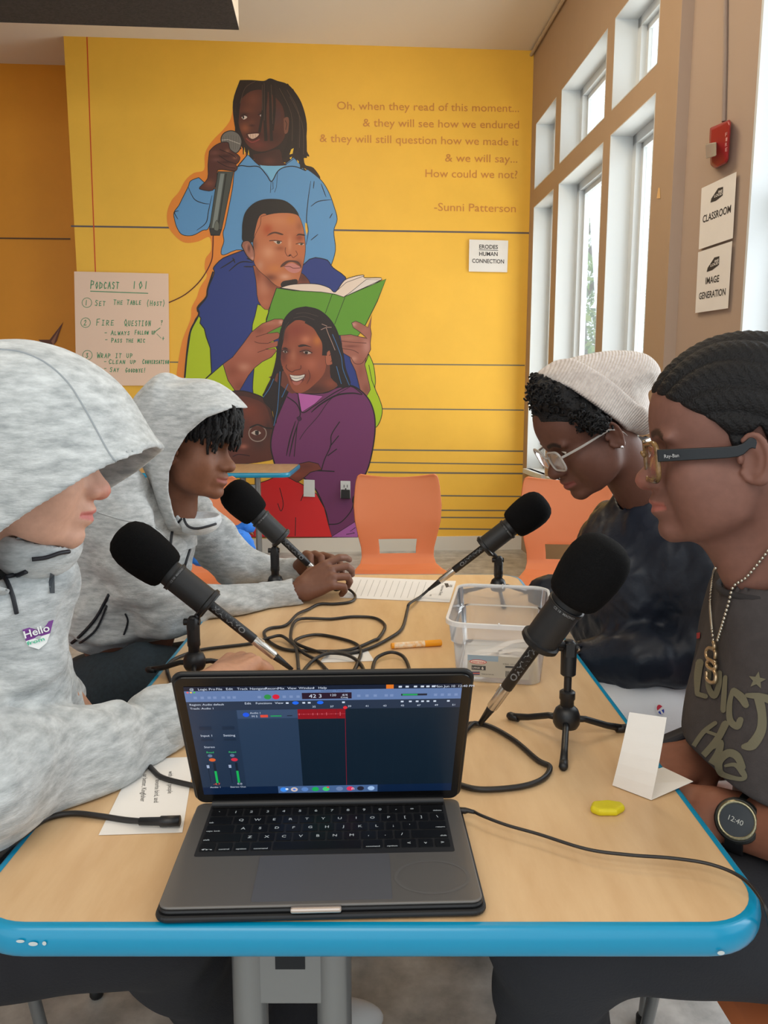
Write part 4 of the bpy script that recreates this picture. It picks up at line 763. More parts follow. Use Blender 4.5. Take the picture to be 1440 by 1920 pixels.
    rect(.725, .0, .752, .034, (206, 108, 30)); txt('Mon Jun 10  12:40 PM', .9, .028, .018, S_w)
    for u in (.77, .795, .825, .85, .87, .89): rect(u, .012, u + .012, .026, S_w)
    for u, c in ((.012, (230, 90, 80)), (.024, (230, 180, 60)), (.036, (70, 180, 80))): disc(u, .045, .004, c)
    disc(.296, .09, .013, (40, 130, 62)); disc(.326, .09, .013, (196, 24, 50)); rect(.42, .06, .6, .112, (36, 16, 34)); txt('42 3', .445, .102, .03, S_w); txt('120', .52, .09, .018, S_w); txt('4/4', .565, .09, .018, S_w); txt('Cmaj', .56, .108, .014, S_w)
    for u in (.03, .055, .08, .1, .13, .15, .17, .26, .35, .375, .4, .62, .65, .68, .72, .74, .9, .925, .95, .975): rect(u, .08, u + .012, .1, (112, 132, 172))
    rect(.78, .078, .875, .094, (30, 30, 44)); rect(.785, .08, .84, .092, (30, 150, 80)); txt('Untitled - Tracks', .49, .052, .014, (60, 72, 100))
    for u, s in ((.21, 'Edit'), (.25, 'Functions'), (.32, 'View')): txt(s, u, .15, .017, S_w)
    for u in (.385, .475): disc(u + .01, .143, .012, (28, 96, 220), .014)
    for u in (.36, .42, .44, .565, .78, .81, .835, .855, .875, .9, .95): rect(u, .137, u + .01, .15, S_w)
    for i, u in enumerate((.455, .52, .585, .65, .715, .78, .84, .905, .97)): txt(str(35 + i * 2), u, .185, .015, S_w)
    txt('Region: Audio default', .01, .155, .016, S_w); txt('Track: Audio 1', .01, .188, .016, S_w)
    disc(.21, .24, .012, (30, 80, 210)); txt('Audio 1', .225, .232, .014, S_w); txt('M S', .23, .262, .016, S_w); rect(.262, .243, .29, .265, (206, 70, 54)); rect(.3, .25, .34, .258, (30, 160, 80)); rect(.36, .25, .38, .256, (20, 26, 40))
    rect(.4, .241, .575, .2425, (200, 90, 100))
    for i in range(30): h = random.uniform(.002, .02); rect(.405 + i * .0056, .242 - h, .4065 + i * .0056, .242 + h, (214, 110, 120)) if i % 3 == 0 else None
    for u in (.03, .115): 
        rect(u, .34, u + .045, .37, (26, 40, 60)); txt('Input 1' if u < .1 else 'Setting', u, .43, .018, S_w); rect(u, .45, u + .045, .47, (26, 40, 60)); txt('Read', u + .01, .585, .016, (60, 190, 110)); disc(u + .022, .61, .009, (90, 110, 140))
        disc(u + .028, .65, .013, (204, 92, 46) if u < .1 else (200, 44, 66), .016); rect(u + .005, .68, u + .007, .88, (24, 34, 52)); rect(u + .002, .7, u + .012, .73, (150, 164, 190)); rect(u + .028, .68, u + .037, .88, (22, 32, 46)); rect(u + .028, .76, u + .037, .88, (24, 170, 84))
    txt('Stereo', .035, .535, .017, S_w); txt('-4.7', .045, .9, .02, (224, 96, 60)); txt('0.0', .14, .9, .018, S_w); txt('Audio 1', .03, .93, .015, S_w); txt('Stereo Out', .11, .93, .015, S_w)
    rect(.3, .925, .7, .995, (70, 98, 142))
    for i, c in enumerate(((60, 140, 240), (210, 190, 180), (90, 130, 190), (24, 170, 84), (60, 200, 110), (110, 130, 170), (220, 50, 90), (36, 34, 50), (160, 190, 230))):
        u = .322 + i * .0425 + (.012 if i > 4 else 0); disc(u, .96, .014, c)
    disc(.3645, .96, .006, (70, 120, 220)); disc(.5, .943, .005, (230, 60, 60)); txt('n', .594, .972, .03, (240, 220, 230)); disc(.335, .955, .006, (220, 236, 250))
    S.build('display', vmat('screen_picture', 0.3, emit=0.55), root, col=True)
    txl = MB(); return root
build_laptop()
# ================================================================ MICROPHONES
M_foam = mat('black_foam', (20, 20, 21), 0.98, noise=0.25, scale=500, bump=0.5, bscale=900, spec=0.1)
M_mic = mat('microphone_black', (34, 35, 37), 0.5, bump=0.08, bscale=600); M_dk = mat('soft_black_plastic', (24, 24, 26), 0.42)
M_chr = mat('connector_metal', (205, 200, 192), 0.22, metal=0.9); M_let = mat('grey_lettering', (120, 122, 124), 0.6)
MIC_TAIL = []
def microphone(tip, tipY, tail, tailY, base, joint_px, leg0, label_m, label_s, up=False, brand_flip=False):
    T = atY(*tip, tipY); E = atY(*tail, tailY); L = (E - T).length; ax = (T - E).normalized(); k = L / 0.386; MIC_TAIL.append(E)
    root = empty('microphone', E, label_m, 'microphone', 'podcast microphones')
    F = frame(T, -ax, (0, 0, 1))       # z runs from the tip to the tail
    r = 0.0425
    prof = [(0.001, 0.0), (0.012, 0.0006), (0.024, 0.004), (0.033, 0.011), (0.039, 0.022), (0.0422, 0.036), (0.0428, 0.056), (0.0415, 0.074), (0.039, 0.092), (0.0365, 0.102), (0.033, 0.108), (0.0275, 0.111), (0.0245, 0.110)]
    mb = MB(); mb.lathe([(a, z * k) for a, z in prof], F, 40); mb.build('foam_windscreen', M_foam, root, True)
    mb = MB(); mb.lathe([(a, z * k) for a, z in [(0.022, .10), (0.0232, .106), (0.0232, .122), (0.0262, .123), (0.0262, .1275), (0.0245, .1285), (0.0245, .192), (0.0262, .193), (0.0262, .201), (0.025, .204), (0.010, .204)]], F, 40); body = mb.build('body', M_mic, root, True, angle=35)
    mb = MB(); mb.lathe([(a, z * k) for a, z in [(0.0238, .1205), (0.0268, .121), (0.0268, .1225), (0.0238, .123)]], F, 40, False); mb.build('collar_ring', M_dk, root, True)
    mb = MB(); mb.lathe([(a, z * k) for a, z in [(0.0088, .20), (0.0088, .299), (0.008, .301)]], F, 24); sl = mb.build('cable_sleeve', M_dk, root, True, angle=35)
    mb = MB(); mb.lathe([(a, z * k) for a, z in [(0.0079, .298), (0.0083, .300), (0.0080, .3445), (0.0070, .347)]], F, 24)
    mb.box(F @ Vector((0.0075, 0, .31 * k)), (0.004, 0.005, 0.012), F.to_3x3()); mb.build('connector', M_chr, root, True, angle=35)
    mb = MB(); mb.lathe([(a, z * k) for a, z in [(0.0070, .345), (0.0062, .352), (0.0035, .386)]], F, 20); mb.build('strain_relief', M_dk, root, True)
    # lettering on the sleeve, along the axis, facing the camera
    zc = ax; tc = (CAM - (T + E) / 2); side = (tc - zc * tc.dot(zc)).normalized(); wd = zc.cross(side)   # wd: across
    mb = MB(); fl = -1 if brand_flip else 1
    dirx = -zc * fl; diry = dirx.cross(side) * -1
    st = E + zc * (0.178 * k if fl > 0 else 0.094 * k)
    vs, fs, w = text_tris('MANAYO', True); s = 0.070 * k / w
    out = []
    for v in vs:
        a = (v.y - 0.35) * 0.0135; ang = a / 0.0088
        out.append(st + dirx * (v.x * s) + (side * math.cos(ang) + diry * math.sin(ang)) * 0.00895)
    mb.add(out, fs); mb.build('brand_lettering', M_let, sl)
    vs, fs, w = text_tris('MAONO', True); mb = MB(); s = 0.0035
    zz = T - ax * 0.126 * k
    for word, a0 in (('CE 18', -0.25), ('MAONO', 0.45)):
        vs, fs, w = text_tris(word, True); out = []
        for v in vs:
            ang = a0 + (v.x - w / 2) * 0.0048 / 0.0262; out.append(zz + ax * ((v.y - .35) * 0.005) + (side * math.cos(ang) + ax.cross(side) * math.sin(ang)) * 0.02635)
        if word != 'MAONO': mb.add(out, fs)
        else: mb.add(out, fs)
    mb.build('ring_lettering', M_let, body)
    # ---- the tripod stand
    B = Vector(base); J = atY(*joint_px, base[1] if True else 0); J.x = J.x; pole = Vector((B.x + (J.x - B.x) * 1.0, B.y, 0))
    st = empty('microphone_stand', (B.x, B.y, TZ), label_s, 'microphone stand', 'desktop microphone stands')
    jz = J.z; px_, py_ = J.x, B.y
    mb = MB(); mb.lathe([(.0045, .018), (.016, .020), (.019, .026), (.019, .038), (.016, .046), (.0095, .052)], Matrix.Translation((px_, py_, TZ)), 24); mb.build('hub', M_dk, st, True, angle=60)
    mb = MB(); mb.lathe([(.0085, .050), (.0098, .052), (.0098, .060), (.0112, .062), (.0112, .072), (.0085, .074)], Matrix.Translation((px_, py_, TZ)), 20); mb.build('lock_collar', M_dk, st, True, angle=35)
    mb = MB(); mb.tube([(px_, py_, TZ + .04), (px_, py_, jz - .03)], 0.0055, 14); mb.build('pole', M_dk, st, True, angle=35)
    mb = MB(); mb.lathe([(.0085, -.042), (.0108, -.040), (.0112, -.008), (.0105, .004), (.006, .010), (.001, .011)], Matrix.Translation((px_, py_, jz)), 20); mb.box((px_ - .001, py_ - .0105, jz - .002), (.012, .005, .018)); mb.tube([(px_ - .016, py_, jz), (px_ + .012, py_, jz)], .006, 12); mb.build('swivel_joint', M_dk, st, True, angle=35)
    bod = T - ax * 0.197 * k; jt = Vector((px_, py_, jz)); near = bod + (jt - bod).normalized() * 0.024
    mb = MB(); mb.tube([jt, jt.lerp(near, .5) + Vector((0, 0, .001)), near], [.005, .0055, .006], 10); mb.lathe([(.0265, -.004), (.0285, -.003), (.0285, .003), (.0265, .004)], frame(bod, ax), 36, False); mb.build('yoke', M_dk, st, True, angle=35)
    for q in range(3):
        a = math.radians(leg0 + 120 * q); d = Vector((math.cos(a), math.sin(a), 0)); o = Vector((px_, py_, TZ))
        mb = MB(); mb.tube([o + d * .012 + Vector((0, 0, .030)), o + d * .03 + Vector((0, 0, .0275)), o + d * .065 + Vector((0, 0, .014)), o + d * .094 + Vector((0, 0, .0058))], [.0052, .0046, .0048, .0056], 10)
        lg = mb.build('leg', M_dk, st, True); mb = MB(); mb.tube([o + d * .082 + Vector((0, 0, .0072)), o + d * .098 + Vector((0, 0, .006)), o + d * .102 + Vector((0, 0, .0062))], [.0058, .0062, .004], 10); mb.build('rubber_foot', M_blk, lg, True)
    return root
microphone((1149, 1016), 0.99, (899, 1358), 1.085, (0.264, 1.047), (1067, 1213), -105, 'large foam-covered black microphone nearest the camera, right of the laptop', 'black desktop tripod under the near right microphone')
microphone((221, 997), 1.30, (548, 1256), 1.30, (-0.335, 1.285), (362, 1166), -80, 'large foam-covered black microphone on the left behind the laptop screen', 'black desktop tripod half hidden behind the laptop at left', brand_flip=False)
microphone((425, 911), 1.86, (621, 1099), 1.88, (-0.275, 1.87), (515, 1032), -75, 'foam-covered black microphone whose plug the hooded teenager holds, far left', 'black desktop tripod beside the hands at the far left of the table')
microphone((1024, 937), 1.82, (803, 1106), 1.84, (0.2755, 1.835), (935, 1050), -90, 'foam-covered black microphone at the far right end of the table', 'black desktop tripod behind the clear plastic bin')
# ================================================================ PLASTIC BIN
def bin_():
    root = empty('plastic_bin', (0.2165, 1.381, TZ), 'clear open plastic storage bin with paper slips inside and a grey product label', 'storage bin')
    m = bpy.data.materials.new('clear_plastic'); m.use_nodes = True; nt = m.node_tree; nt.nodes.clear()
    out = nt.nodes.new('ShaderNodeOutputMaterial'); tr = nt.nodes.new('ShaderNodeBsdfTransparent'); tr.inputs[0].default_value = (.94, .95, .96, 1)
    gl = nt.nodes.new('ShaderNodeBsdfGlossy'); gl.inputs['Roughness'].default_value = .15; df = nt.nodes.new('ShaderNodeBsdfDiffuse'); df.inputs[0].default_value = (.85, .87, .9, 1); tl = nt.nodes.new('ShaderNodeBsdfTranslucent'); tl.inputs[0].default_value = (.9, .92, .95, 1)
    a1 = nt.nodes.new('ShaderNodeMixShader'); a1.inputs[0].default_value = .5; nt.links.new(df.outputs[0], a1.inputs[1]); nt.links.new(tl.outputs[0], a1.inputs[2])
    a2 = nt.nodes.new('ShaderNodeMixShader'); a2.inputs[0].default_value = .34; nt.links.new(tr.outputs[0], a2.inputs[1]); nt.links.new(a1.outputs[0], a2.inputs[2])
    fr = nt.nodes.new('ShaderNodeFresnel'); fr.inputs[0].default_value = 1.4; a3 = nt.nodes.new('ShaderNodeMixShader'); nt.links.new(fr.outputs[0], a3.inputs[0]); nt.links.new(a2.outputs[0], a3.inputs[1]); nt.links.new(gl.outputs[0], a3.inputs[2]); nt.links.new(a3.outputs[0], out.inputs[0])
    Mx = Matrix.Translation((0.2165, 1.381, TZ)) @ Matrix.Rotation(math.radians(-10), 4, 'Z')
    H = 0.112; lv = [(0.001, .140, .235, .02), (0.004, .146, .241, .022), (0.07, .157, .256, .024), (0.072, .166, .266, .026), (H - .004, .174, .276, .03)]
    mb = MB(); n = 7; vs = []
    rings = [[Mx @ Vector((x, y, z)) for x, y in rrect(w, l, r, n)] for z, w, l, r in lv]; m_ = len(rings[0])
    for rg in rings: vs += rg
    fs = [(i * m_ + k, i * m_ + (k + 1) % m_, (i + 1) * m_ + (k + 1) % m_, (i + 1) * m_ + k) for i in range(len(rings) - 1) for k in range(m_)] + [tuple(range(m_))[::-1]]
    mb.add(vs, fs); mb.build('tub', m, root, True, angle=50)
    mb = MB(); outer = rrect(.184, .286, .034, n); inner = rrect(.174, .276, .03, n)
    lv2 = [(inner, H - .004), (inner, H), (outer, H), (outer, H - .008)]
    vs = []; 
    for pl_, z in lv2: vs += [Mx @ Vector((x, y, z)) for x, y in pl_]
    mb.add(vs, [(i * m_ + k, i * m_ + (k + 1) % m_, (i + 1) * m_ + (k + 1) % m_, (i + 1) * m_ + k) for i in range(3) for k in range(m_)])
    for sy in (-1, 1): mb.box(Mx @ Vector((0.0, sy * .139, H - .003)), (.003, .008, .009), Mx.to_3x3())
    mb.build('rim', mat('frosted_rim', (236, 238, 240), .35, alpha=.75), root, bevel=.001)
    # label on the front
    def lp(u, v, d=.0): z = .012 + v; t = z / .07; w = .146 + .011 * t; l = .241 + .015 * t; return Mx @ Vector((u, -l / 2 - .0006 - d, z))
    mb = MB(); mb.mi = 0; mb.quad([lp(-.052, .0), lp(.052, .0), lp(.052, .030), lp(-.052, .030)]); mb.mi = 1; mb.quad([lp(-.052, .030), lp(.0, .030), lp(.0, .040), lp(-.052, .040)]); mb.mi = 0; mb.quad([lp(0, .030), lp(.052, .030), lp(.052, .040), lp(0, .040)])
    mb.mi = 2; mb.quad([lp(-.045, .013, .0004), lp(-.021, .013, .0004), lp(-.021, .021, .0004), lp(-.045, .021, .0004)]); mb.quad([lp(.012, .020, .0004), lp(.045, .020, .0004), lp(.045, .0235, .0004), lp(.012, .0235, .0004)])
    for i in range(9): mb.quad([lp(.013 + i * .0022, .003, .0004), lp(.0142 + i * .0022, .003, .0004), lp(.0142 + i * .0022, .014, .0004), lp(.013 + i * .0022, .014, .0004)])
    mb.mi = 3; q = [(-.034 + .0145 * math.cos(a / 12 * PI), .028 + .0042 * math.sin(a / 12 * PI)) for a in range(24)]; mb.quad([lp(u, v, .0004) for u, v in q])
    mb.mi = 4; q = [(-.034 + .013 * math.cos(a / 12 * PI), .028 + .0032 * math.sin(a / 12 * PI)) for a in range(24)]; mb.quad([lp(u, v, .0006) for u, v in q])
    xd = Mx.to_3x3() @ Vector((1, 0, 0)); mb.mi = 3; text_on(mb, 'Sterilite', lp(-.045, .0265, .0009), xd, Zv, .0036, width=.022, bold=True)
    mb.mi = 4; text_on(mb, '6', lp(-.028, .0145, .0009), xd, Zv, .005, bold=True); text_on(mb, 'LARGE', lp(-.044, .0155, .0009), xd, Zv, .003, width=.013)
    mb.mi = 2; text_on(mb, 'MADE IN THE USA', lp(-.028, .005, .0008), xd, Zv, .0018); text_on(mb, '6 Quart   5.7 Liter', lp(.008, .026, .0008), xd, Zv, .0022)
    for i in range(3): mb.mi = 3 if i % 2 else 5; mb.quad([lp(-.046, .003 + i * .0022, .0006), lp(-.031, .004 + i * .0022, .0006), lp(-.031, .0055 + i * .0022, .0006), lp(-.046, .0045 + i * .0022, .0006)])
    mb.build('product_label', [mat('label_grey', (186, 182, 170), .6), mat('label_blue', (150, 172, 190), .6), mat('label_dark', (70, 72, 74), .6), mat('label_red', (206, 76, 70), .6), mat('label_white', (232, 226, 216), .6), mat('label_navy', (50, 60, 110), .6)], root)
    # loose slips inside
    rg = random.Random(5)
    for i in range(14):
        a = rg.uniform(0, PI); c = Mx @ Vector((rg.uniform(-.035, .035), rg.uniform(-.09, -.02), .006 + i * .0028)); u = Vector((math.cos(a), math.sin(a), rg.uniform(-.25, .25))).normalized(); v = Vector((-math.sin(a), math.cos(a), rg.uniform(-.1, .2))).normalized()
        mb = MB(); l, w = rg.uniform(.02, .034), .011; fold = Vector((0, 0, .005)); P_ = [c - u * l - v * w, c - v * w + fold, c + u * l - v * w, c + u * l + v * w, c + v * w + fold, c - u * l + v * w]; mb.add(P_ + [p + Vector((0, 0, .0004)) for p in P_], [(0, 1, 4, 5), (1, 2, 3, 4), (6, 11, 10, 7), (7, 10, 9, 8)])
        o = mb.build('paper_slip', M_paper); recenter(o); tag(o, 'loose white paper slip lying in the bottom of the clear bin', 'paper', 'paper slips in the clear bin')
bin_()
# ================================================================ PAPERS, MARKER, ERASER, CARD
def tpx(px, py, z=0.0): return atZ(px, py, TZ + z)
def flat_sheet(name, pts, label, extra=None, z=.0006, th=.0004, mats=None):
    mb = MB(); a = [tpx(x, y) + Vector((0, 0, z)) for x, y in pts]; b = [v + Vector((0, 0, th)) for v in a]; mb.hexa(a + b)
    if extra: mb.mi = 1; extra(mb, z + th + .0002)
    o = mb.build(name, mats or [M_paper, mat('print_ink', (52, 50, 50), .6)]); recenter(o); return tag(o, label, 'paper')
def lines(mb, z):
    q = [tpx(655, 1082), tpx(855, 1090), tpx(843, 1130), tpx(638, 1121)]
    def bl(u, v): return (q[0] * (1 - u) + q[1] * u) * (1 - v) + (q[3] * (1 - u) + q[2] * u) * v + Vector((0, 0, z))
    mb.mi = 2
    for i in range(11):
        u = .12 + i * .061; mb.quad([bl(u, .12), bl(u + .004, .12), bl(u + .004, .9), bl(u, .9)])
    mb.mi = 1; q0 = bl(.93, .15); xd = (bl(.93, .9) - q0).normalized(); yd = (bl(1, .15) - q0).normalized()
    mb.quad([bl(.90, .14), bl(.935, .14), bl(.955, .3), bl(.93, .36)]); text_on(mb, 'LOUD', bl(.955, .20), xd, yd, .007, bold=True)
    text_on(mb, 'Interview Sheet', bl(.885, .25), xd, yd, .008, width=(bl(0, .72) - bl(0, .25)).length)
    text_on(mb, 'NAME', bl(.805, .12), xd, yd, .004); text_on(mb, 'NOTES', bl(.805, .7), xd, yd, .004)
flat_sheet('lined_sheet', [(638, 1121), (843, 1130), (855, 1090), (655, 1082)], 'white ruled worksheet with a printed heading lying at the far end of the table', lines, mats=[M_paper, mat('print_ink', (52, 50, 50), .6), mat('rule_grey', (170, 166, 160), .6)])
def leftprint(mb, z):
    a = tpx(322, 1448) + Vector((0, 0, z)); b = tpx(320, 1515) + Vector((0, 0, z)); xd = (b - a).normalized(); yd = Vector((-xd.y, xd.x, 0))
    for i, s in enumerate(('with your people', 'your favorite bird, and', 'or better, Kingfisher')): text_on(mb, s, a + yd * -.016 * i + Vector((-.004, 0, 0)), xd, yd, .006)
flat_sheet('printed_sheet', [(185, 1567), (342, 1562), (365, 1420), (255, 1425)], 'white printed sheet lying left of the laptop under the grey sleeve', leftprint)
flat_sheet('paper_scrap', [(600, 1243), (702, 1240), (688, 1218), (615, 1220)], 'small white paper scrap under the cable tangle behind the laptop')
# folded name card standing on its end
mb = MB(); A = tpx(1148, 1474); B = tpx(1221, 1502); up = Vector((0.0, 0.012, 0)); c1 = tpx(1299, 1474); c2 = tpx(1243, 1441)
Yc = (A.y + B.y) / 2; T1_ = atY(1180, 1337, A.y + .012); T2_ = atY(1250, 1347, B.y + .02); N = 7; vs = []
for i in range(N):      # up the standing flap, slightly bowed
    t = i / (N - 1); b = math.sin(t * PI) * .006
    vs += [A.lerp(T1_, t) + Vector((-b * .3, -b, .0012)), B.lerp(T2_, t) + Vector((-b * .3, -b, .0012))]
fs = [(2 * i, 2 * i + 1, 2 * i + 3, 2 * i + 2) for i in range(N - 1)]
k = len(vs); vs += [c2 + Vector((0, 0, .0015)), c1 + Vector((0, 0, .006))]; fs += [(0, k, k + 1, 1)]
mb.add(vs, fs); o = mb.build('folded_card', M_paper); s_ = o.modifiers.new('thick', 'SOLIDIFY'); s_.thickness = .0006; recenter(o)
tag(o, 'blank white card folded upright at the table edge before the boy in dark T-shirt', 'card')
# yellow eraser
mb = MB(); c = tpx(1137, 1521); pl_ = [(-.0215, -.004), (-.013, -.0125), (.008, -.0135), (.022, -.0035), (.0205, .007), (.005, .0125), (-.014, .0105)]
mb.prism(pl_, 0, .009, Matrix.Translation(c) @ Matrix.Rotation(.05, 4, 'Z')); o = mb.build('eraser', mat('yellow_rubber', (212, 196, 22), .5, noise=.05, scale=90), bevel=.004, seg=4, center=True); tag(o, 'lumpy bright yellow eraser on the table in front of the near right microphone', 'eraser')
# marker
mk = empty('marker_pen', tpx(780, 1208), 'orange marker pen with a white patterned barrel lying behind the laptop', 'marker'); a = tpx(733, 1211, .0065); b = tpx(828, 1205, .0065); d = (b - a).normalized(); F = frame(a, d); Lm = (b - a).length
mb = MB(); mb.lathe([(.0035, 0), (.0055, .001), (.006, .006)], F, 20); mb.build('end_plug', mat('orange_cap', (240, 158, 24), .35), mk, True, angle=40)
mb = MB(); mb.lathe([(.0062, .006), (.0062, Lm * .66)], F, 20)
br = mb.build('barrel', mat('marker_barrel', (238, 226, 206), .4, noise=.2, scale=110, second=(236, 168, 60)), mk, True, angle=40)
mb = MB(); mb.lathe([(.0065, Lm * .66), (.0066, Lm * .98), (.005, Lm)], F, 20); mb.build('cap', mat('orange_cap', (240, 158, 24), .35), mk, True, angle=40)
# ================================================================ CABLES
M_cab = mat('black_cable', (34, 31, 30), .42)
def cable(pts, r, label, z=None, group='microphone cables on the table', n=7, m=None, name='microphone_cable', pre=None, post=None):
    P = []
    for i, q in enumerate(pts):
        h = q[2] if len(q) > 2 else r + .0008
        P.append(atZ(q[0], q[1], TZ + h))
    P = (pre or []) + P + (post or [])
    mb = MB(); mb.tube(spline(P, n), r, 8); o = mb.build(name, m or M_cab, smooth=True); recenter(o); return tag(o, label, 'cable', group)
Z6 = lambda *q: [(180 + a[0] / 2.769, 860 + a[1] / 2.769) + tuple(a[2:]) for a in q]
Z4 = lambda *q: [(620 + a[0] / 2.769, 860 + a[1] / 2.769) + tuple(a[2:]) for a in q]
cable(Z6((1300, 672, .012), (1345, 710), (1325, 742), (1240, 754), (1160, 755), (1100, 783), (1045, 808, .008), (985, 865), (905, 880), (872, 905), (900, 950), (980, 990), (1100, 998), (1250, 1000), (1345, 985), (1440, 945)) + Z4((250, 930), (282, 868), (230, 828), (120, 820), (0, 832)) + Z6((1050, 835, .008), (1010, 920, .009), (1040, 990, .009), (1052, 1100)), .0034, 'black cable looping from the far left microphone to the middle of the table', pre=[MIC_TAIL[2], MIC_TAIL[2] + Vector((.012, -.008, -.008))])
cable(Z4((410, 752, .012), (398, 785), (370, 880), (300, 935), (200, 985), (100, 1010), (0, 1002)) + Z6((1180, 1010, .009), (1040, 960, .009), (1060, 930, .009), (1150, 914), (1260, 932), (1350, 962), (1375, 1005), (1358, 1060), (1330, 1120)), .0034, 'black cable running from the far right microphone into the tangle behind the laptop', pre=[MIC_TAIL[3], MIC_TAIL[3] + Vector((-.02, -.012, -.014))])
cable(Z6((450, 1300), (372, 1112), (385, 1058), (450, 1022), (560, 990), (800, 960), (900, 930, .010), (962, 920, .010), (1020, 960, .010), (1080, 1010, .009), (1150, 1050), (1200, 1100)), .0034, 'black cable curving past the left tripod into the tangle')
cable(Z6((1060, 1130), (1095, 1080), (1150, 1032, .009), (1220, 1010, .010), (1310, 1022, .010), (1370, 1062), (1400, 1120)), .0034, 'black cable arc rising just behind the top of the laptop screen')
cable(Z4((215, 1130), (222, 1070), (245, 1030, .008), (310, 1005, .010), (370, 1022, .008), (402, 1072), (410, 1130)), .0034, 'small separate black cable loop behind the middle of the laptop')
cable([(868, 1375, .004), (845, 1385), (830, 1370), (850, 1362), (905, 1358), (960, 1385), (1008, 1425), (1031, 1438), (1018, 1460), (975, 1475), (900, 1480), (850, 1468), (800, 1455)], .0037, 'black cable looping on the table right of the laptop', pre=[MIC_TAIL[0], MIC_TAIL[0] + Vector((-.01, -.003, .002))])
cable([(250, 1400), (285, 1442), (305, 1458), (350, 1470), (390, 1478)], .0034, 'short stretch of black cable emerging from under the near grey sleeve')
# power cable, left
o = cable([(-40, 1640, -.05), (20, 1585, .004), (73, 1543), (102, 1530), (140, 1525), (187, 1530), (233, 1537), (268, 1540, .007)], .0034, 'black charging cable plugged into the left side of the laptop', group=None, name='charging_cable', m=M_cab)
mb = MB(); mb.tube([tpx(262, 1540, .007), tpx(300, 1540, .008), tpx(302, 1540, .008), tpx(337, 1539, .009)], [.0045, .005, .0062, .0062], 12); o2 = mb.build('cable_plug', M_blk, smooth=True); o2.parent = o; o2.matrix_parent_inverse = o.matrix_world.inverted(); o2.location = (0, 0, 0); bpy.context.view_layer.update(); o2.matrix_parent_inverse = o.matrix_world.inverted()
# thin audio lead, right
lead = [(887, 1521, .012), (905, 1530, .013), (950, 1547, .012), (1010, 1564, .012), (1100, 1592, .012), (1180, 1603, .013), (1260, 1609, .014), (1330, 1620, .014), (1385, 1642, .013), (1420, 1676, .012), (1440, 1720, .0), (1450, 1790, -.08)]
o = cable(lead, .0019, 'thin black audio lead running from the laptop across the right of the table', group=None, name='audio_lead')
mb = MB(); mb.tube([tpx(848, 1519, .010), tpx(856, 1519, .010), tpx(872, 1520, .011), tpx(878, 1520, .011), tpx(890, 1523, .012)], [.0022, .0038, .0038, .0028, .0022], 12); o2 = mb.build('jack_plug', M_blk, smooth=True); o2.parent = o; bpy.context.view_layer.update(); o2.matrix_parent_inverse = o.matrix_world.inverted()
# ================================================================ CHAIRS
M_or = mat('orange_shell', (208, 122, 78), .45, spec=.3)
def chair(name, loc, rz, label, back=True, m=None, shell_h=0.86):
    root = empty(name, loc, label, 'chair', None); Mx = Matrix.Translation(loc) @ Matrix.Rotation(rz, 4, 'Z')
    # local: faces -y; centreline of the shell as (y, z, halfwidth)
    cl = [(-.215, .425, .185), (-.205, .443, .205), (-.15, .452, .222), (-.05, .446, .226), (.05, .440, .218), (.12, .440, .200), (.165, .455, .178), (.188, .490, .170), (.196, .530, .172), (.203, .59, .186), (.212, .66, .200), (.224, .73, .205), (.236, .79, .200), (.244, .835, .192), (.246, .850, .186), (.247, .858, .17)]
    pts = []; 
    for i in range(len(cl) - 1):
        for s in range(3): t = s / 3; pts.append([cl[i][j] * (1 - t) + cl[i + 1][j] * t for j in range(3)])
    pts.append(list(cl[-1])); NX = 24; vs = []
    for (y, z, hw) in pts:
        for j in range(NX + 1):
            u = j / NX * 2 - 1; top = max(0, (z - .6) / .25)
            dy = (-.028 if z > .5 else 0) * (u * u) * min(1, max(0, (z - .5) / .15)); dz = .006 * u * u if z < .47 else 0
            if z > .80: dz = .014 * (abs(u) ** 2) * top
            vs.append(Mx @ Vector((u * hw, y + dy, z + dz)))
    fs = []
    for i in range(len(pts) - 1):
        zc = (pts[i][1] + pts[i + 1][1]) / 2; yc = pts[i][0]
        for j in range(NX):
            u = ((j + .5) / NX * 2 - 1)
            if back and .505 < zc < .565 and yc > .15 and abs(u) < .50: continue
            a = i * (NX + 1) + j; fs.append((a, a + 1, a + NX + 2, a + NX + 1))
    mb = MB(); mb.add(vs, fs); o = mb.build('shell', m or M_or, root, True); s = o.modifiers.new('t', 'SOLIDIFY'); s.thickness = .011; s.offset = -1; b = o.modifiers.new('b', 'BEVEL'); b.width = .003; b.segments = 2; b.limit_method = 'ANGLE'
    for sx in (-1, 1):
        for sy, yy in ((-1, -.17), (1, .12)):
            mb = MB(); mb.tube([Mx @ Vector((sx * .12, yy * .6, .428)), Mx @ Vector((sx * .19, yy, .41)), Mx @ Vector((sx * .225, yy * 1.25, .012))], .0105, 12); mb.build('leg', M_steel, root, True, angle=60)
            mb = MB(); mb.lathe([(.012, 0), (.014, .004), (.014, .02), (.01, .024)], Mx @ Matrix.Translation((sx * .225, yy * 1.25, 0)), 12); mb.build('foot_cap', M_blk, root, True)
    return root
chair('shell_chair', (0.075, 3.36, 0), math.radians(3), 'empty orange shell chair with a slotted back at the far end of the table')
chair('shell_chair', (0.80, 3.22, 0), math.radians(-6), 'empty orange shell chair behind the far right microphone, by the window wall')
chair('shell_chair', (-0.745, 3.20, 0), math.radians(26), 'empty orange shell chair behind the hooded teenager with blue fabric on its seat')
chair('shell_chair', (0.70, 1.60, 0), math.radians(-84), 'orange shell chair the boy with the beanie sits on, by the table')
chair('shell_chair', (0.66, 0.98, 0), math.radians(-88), 'brownish orange shell chair under the boy in the dark printed T-shirt')
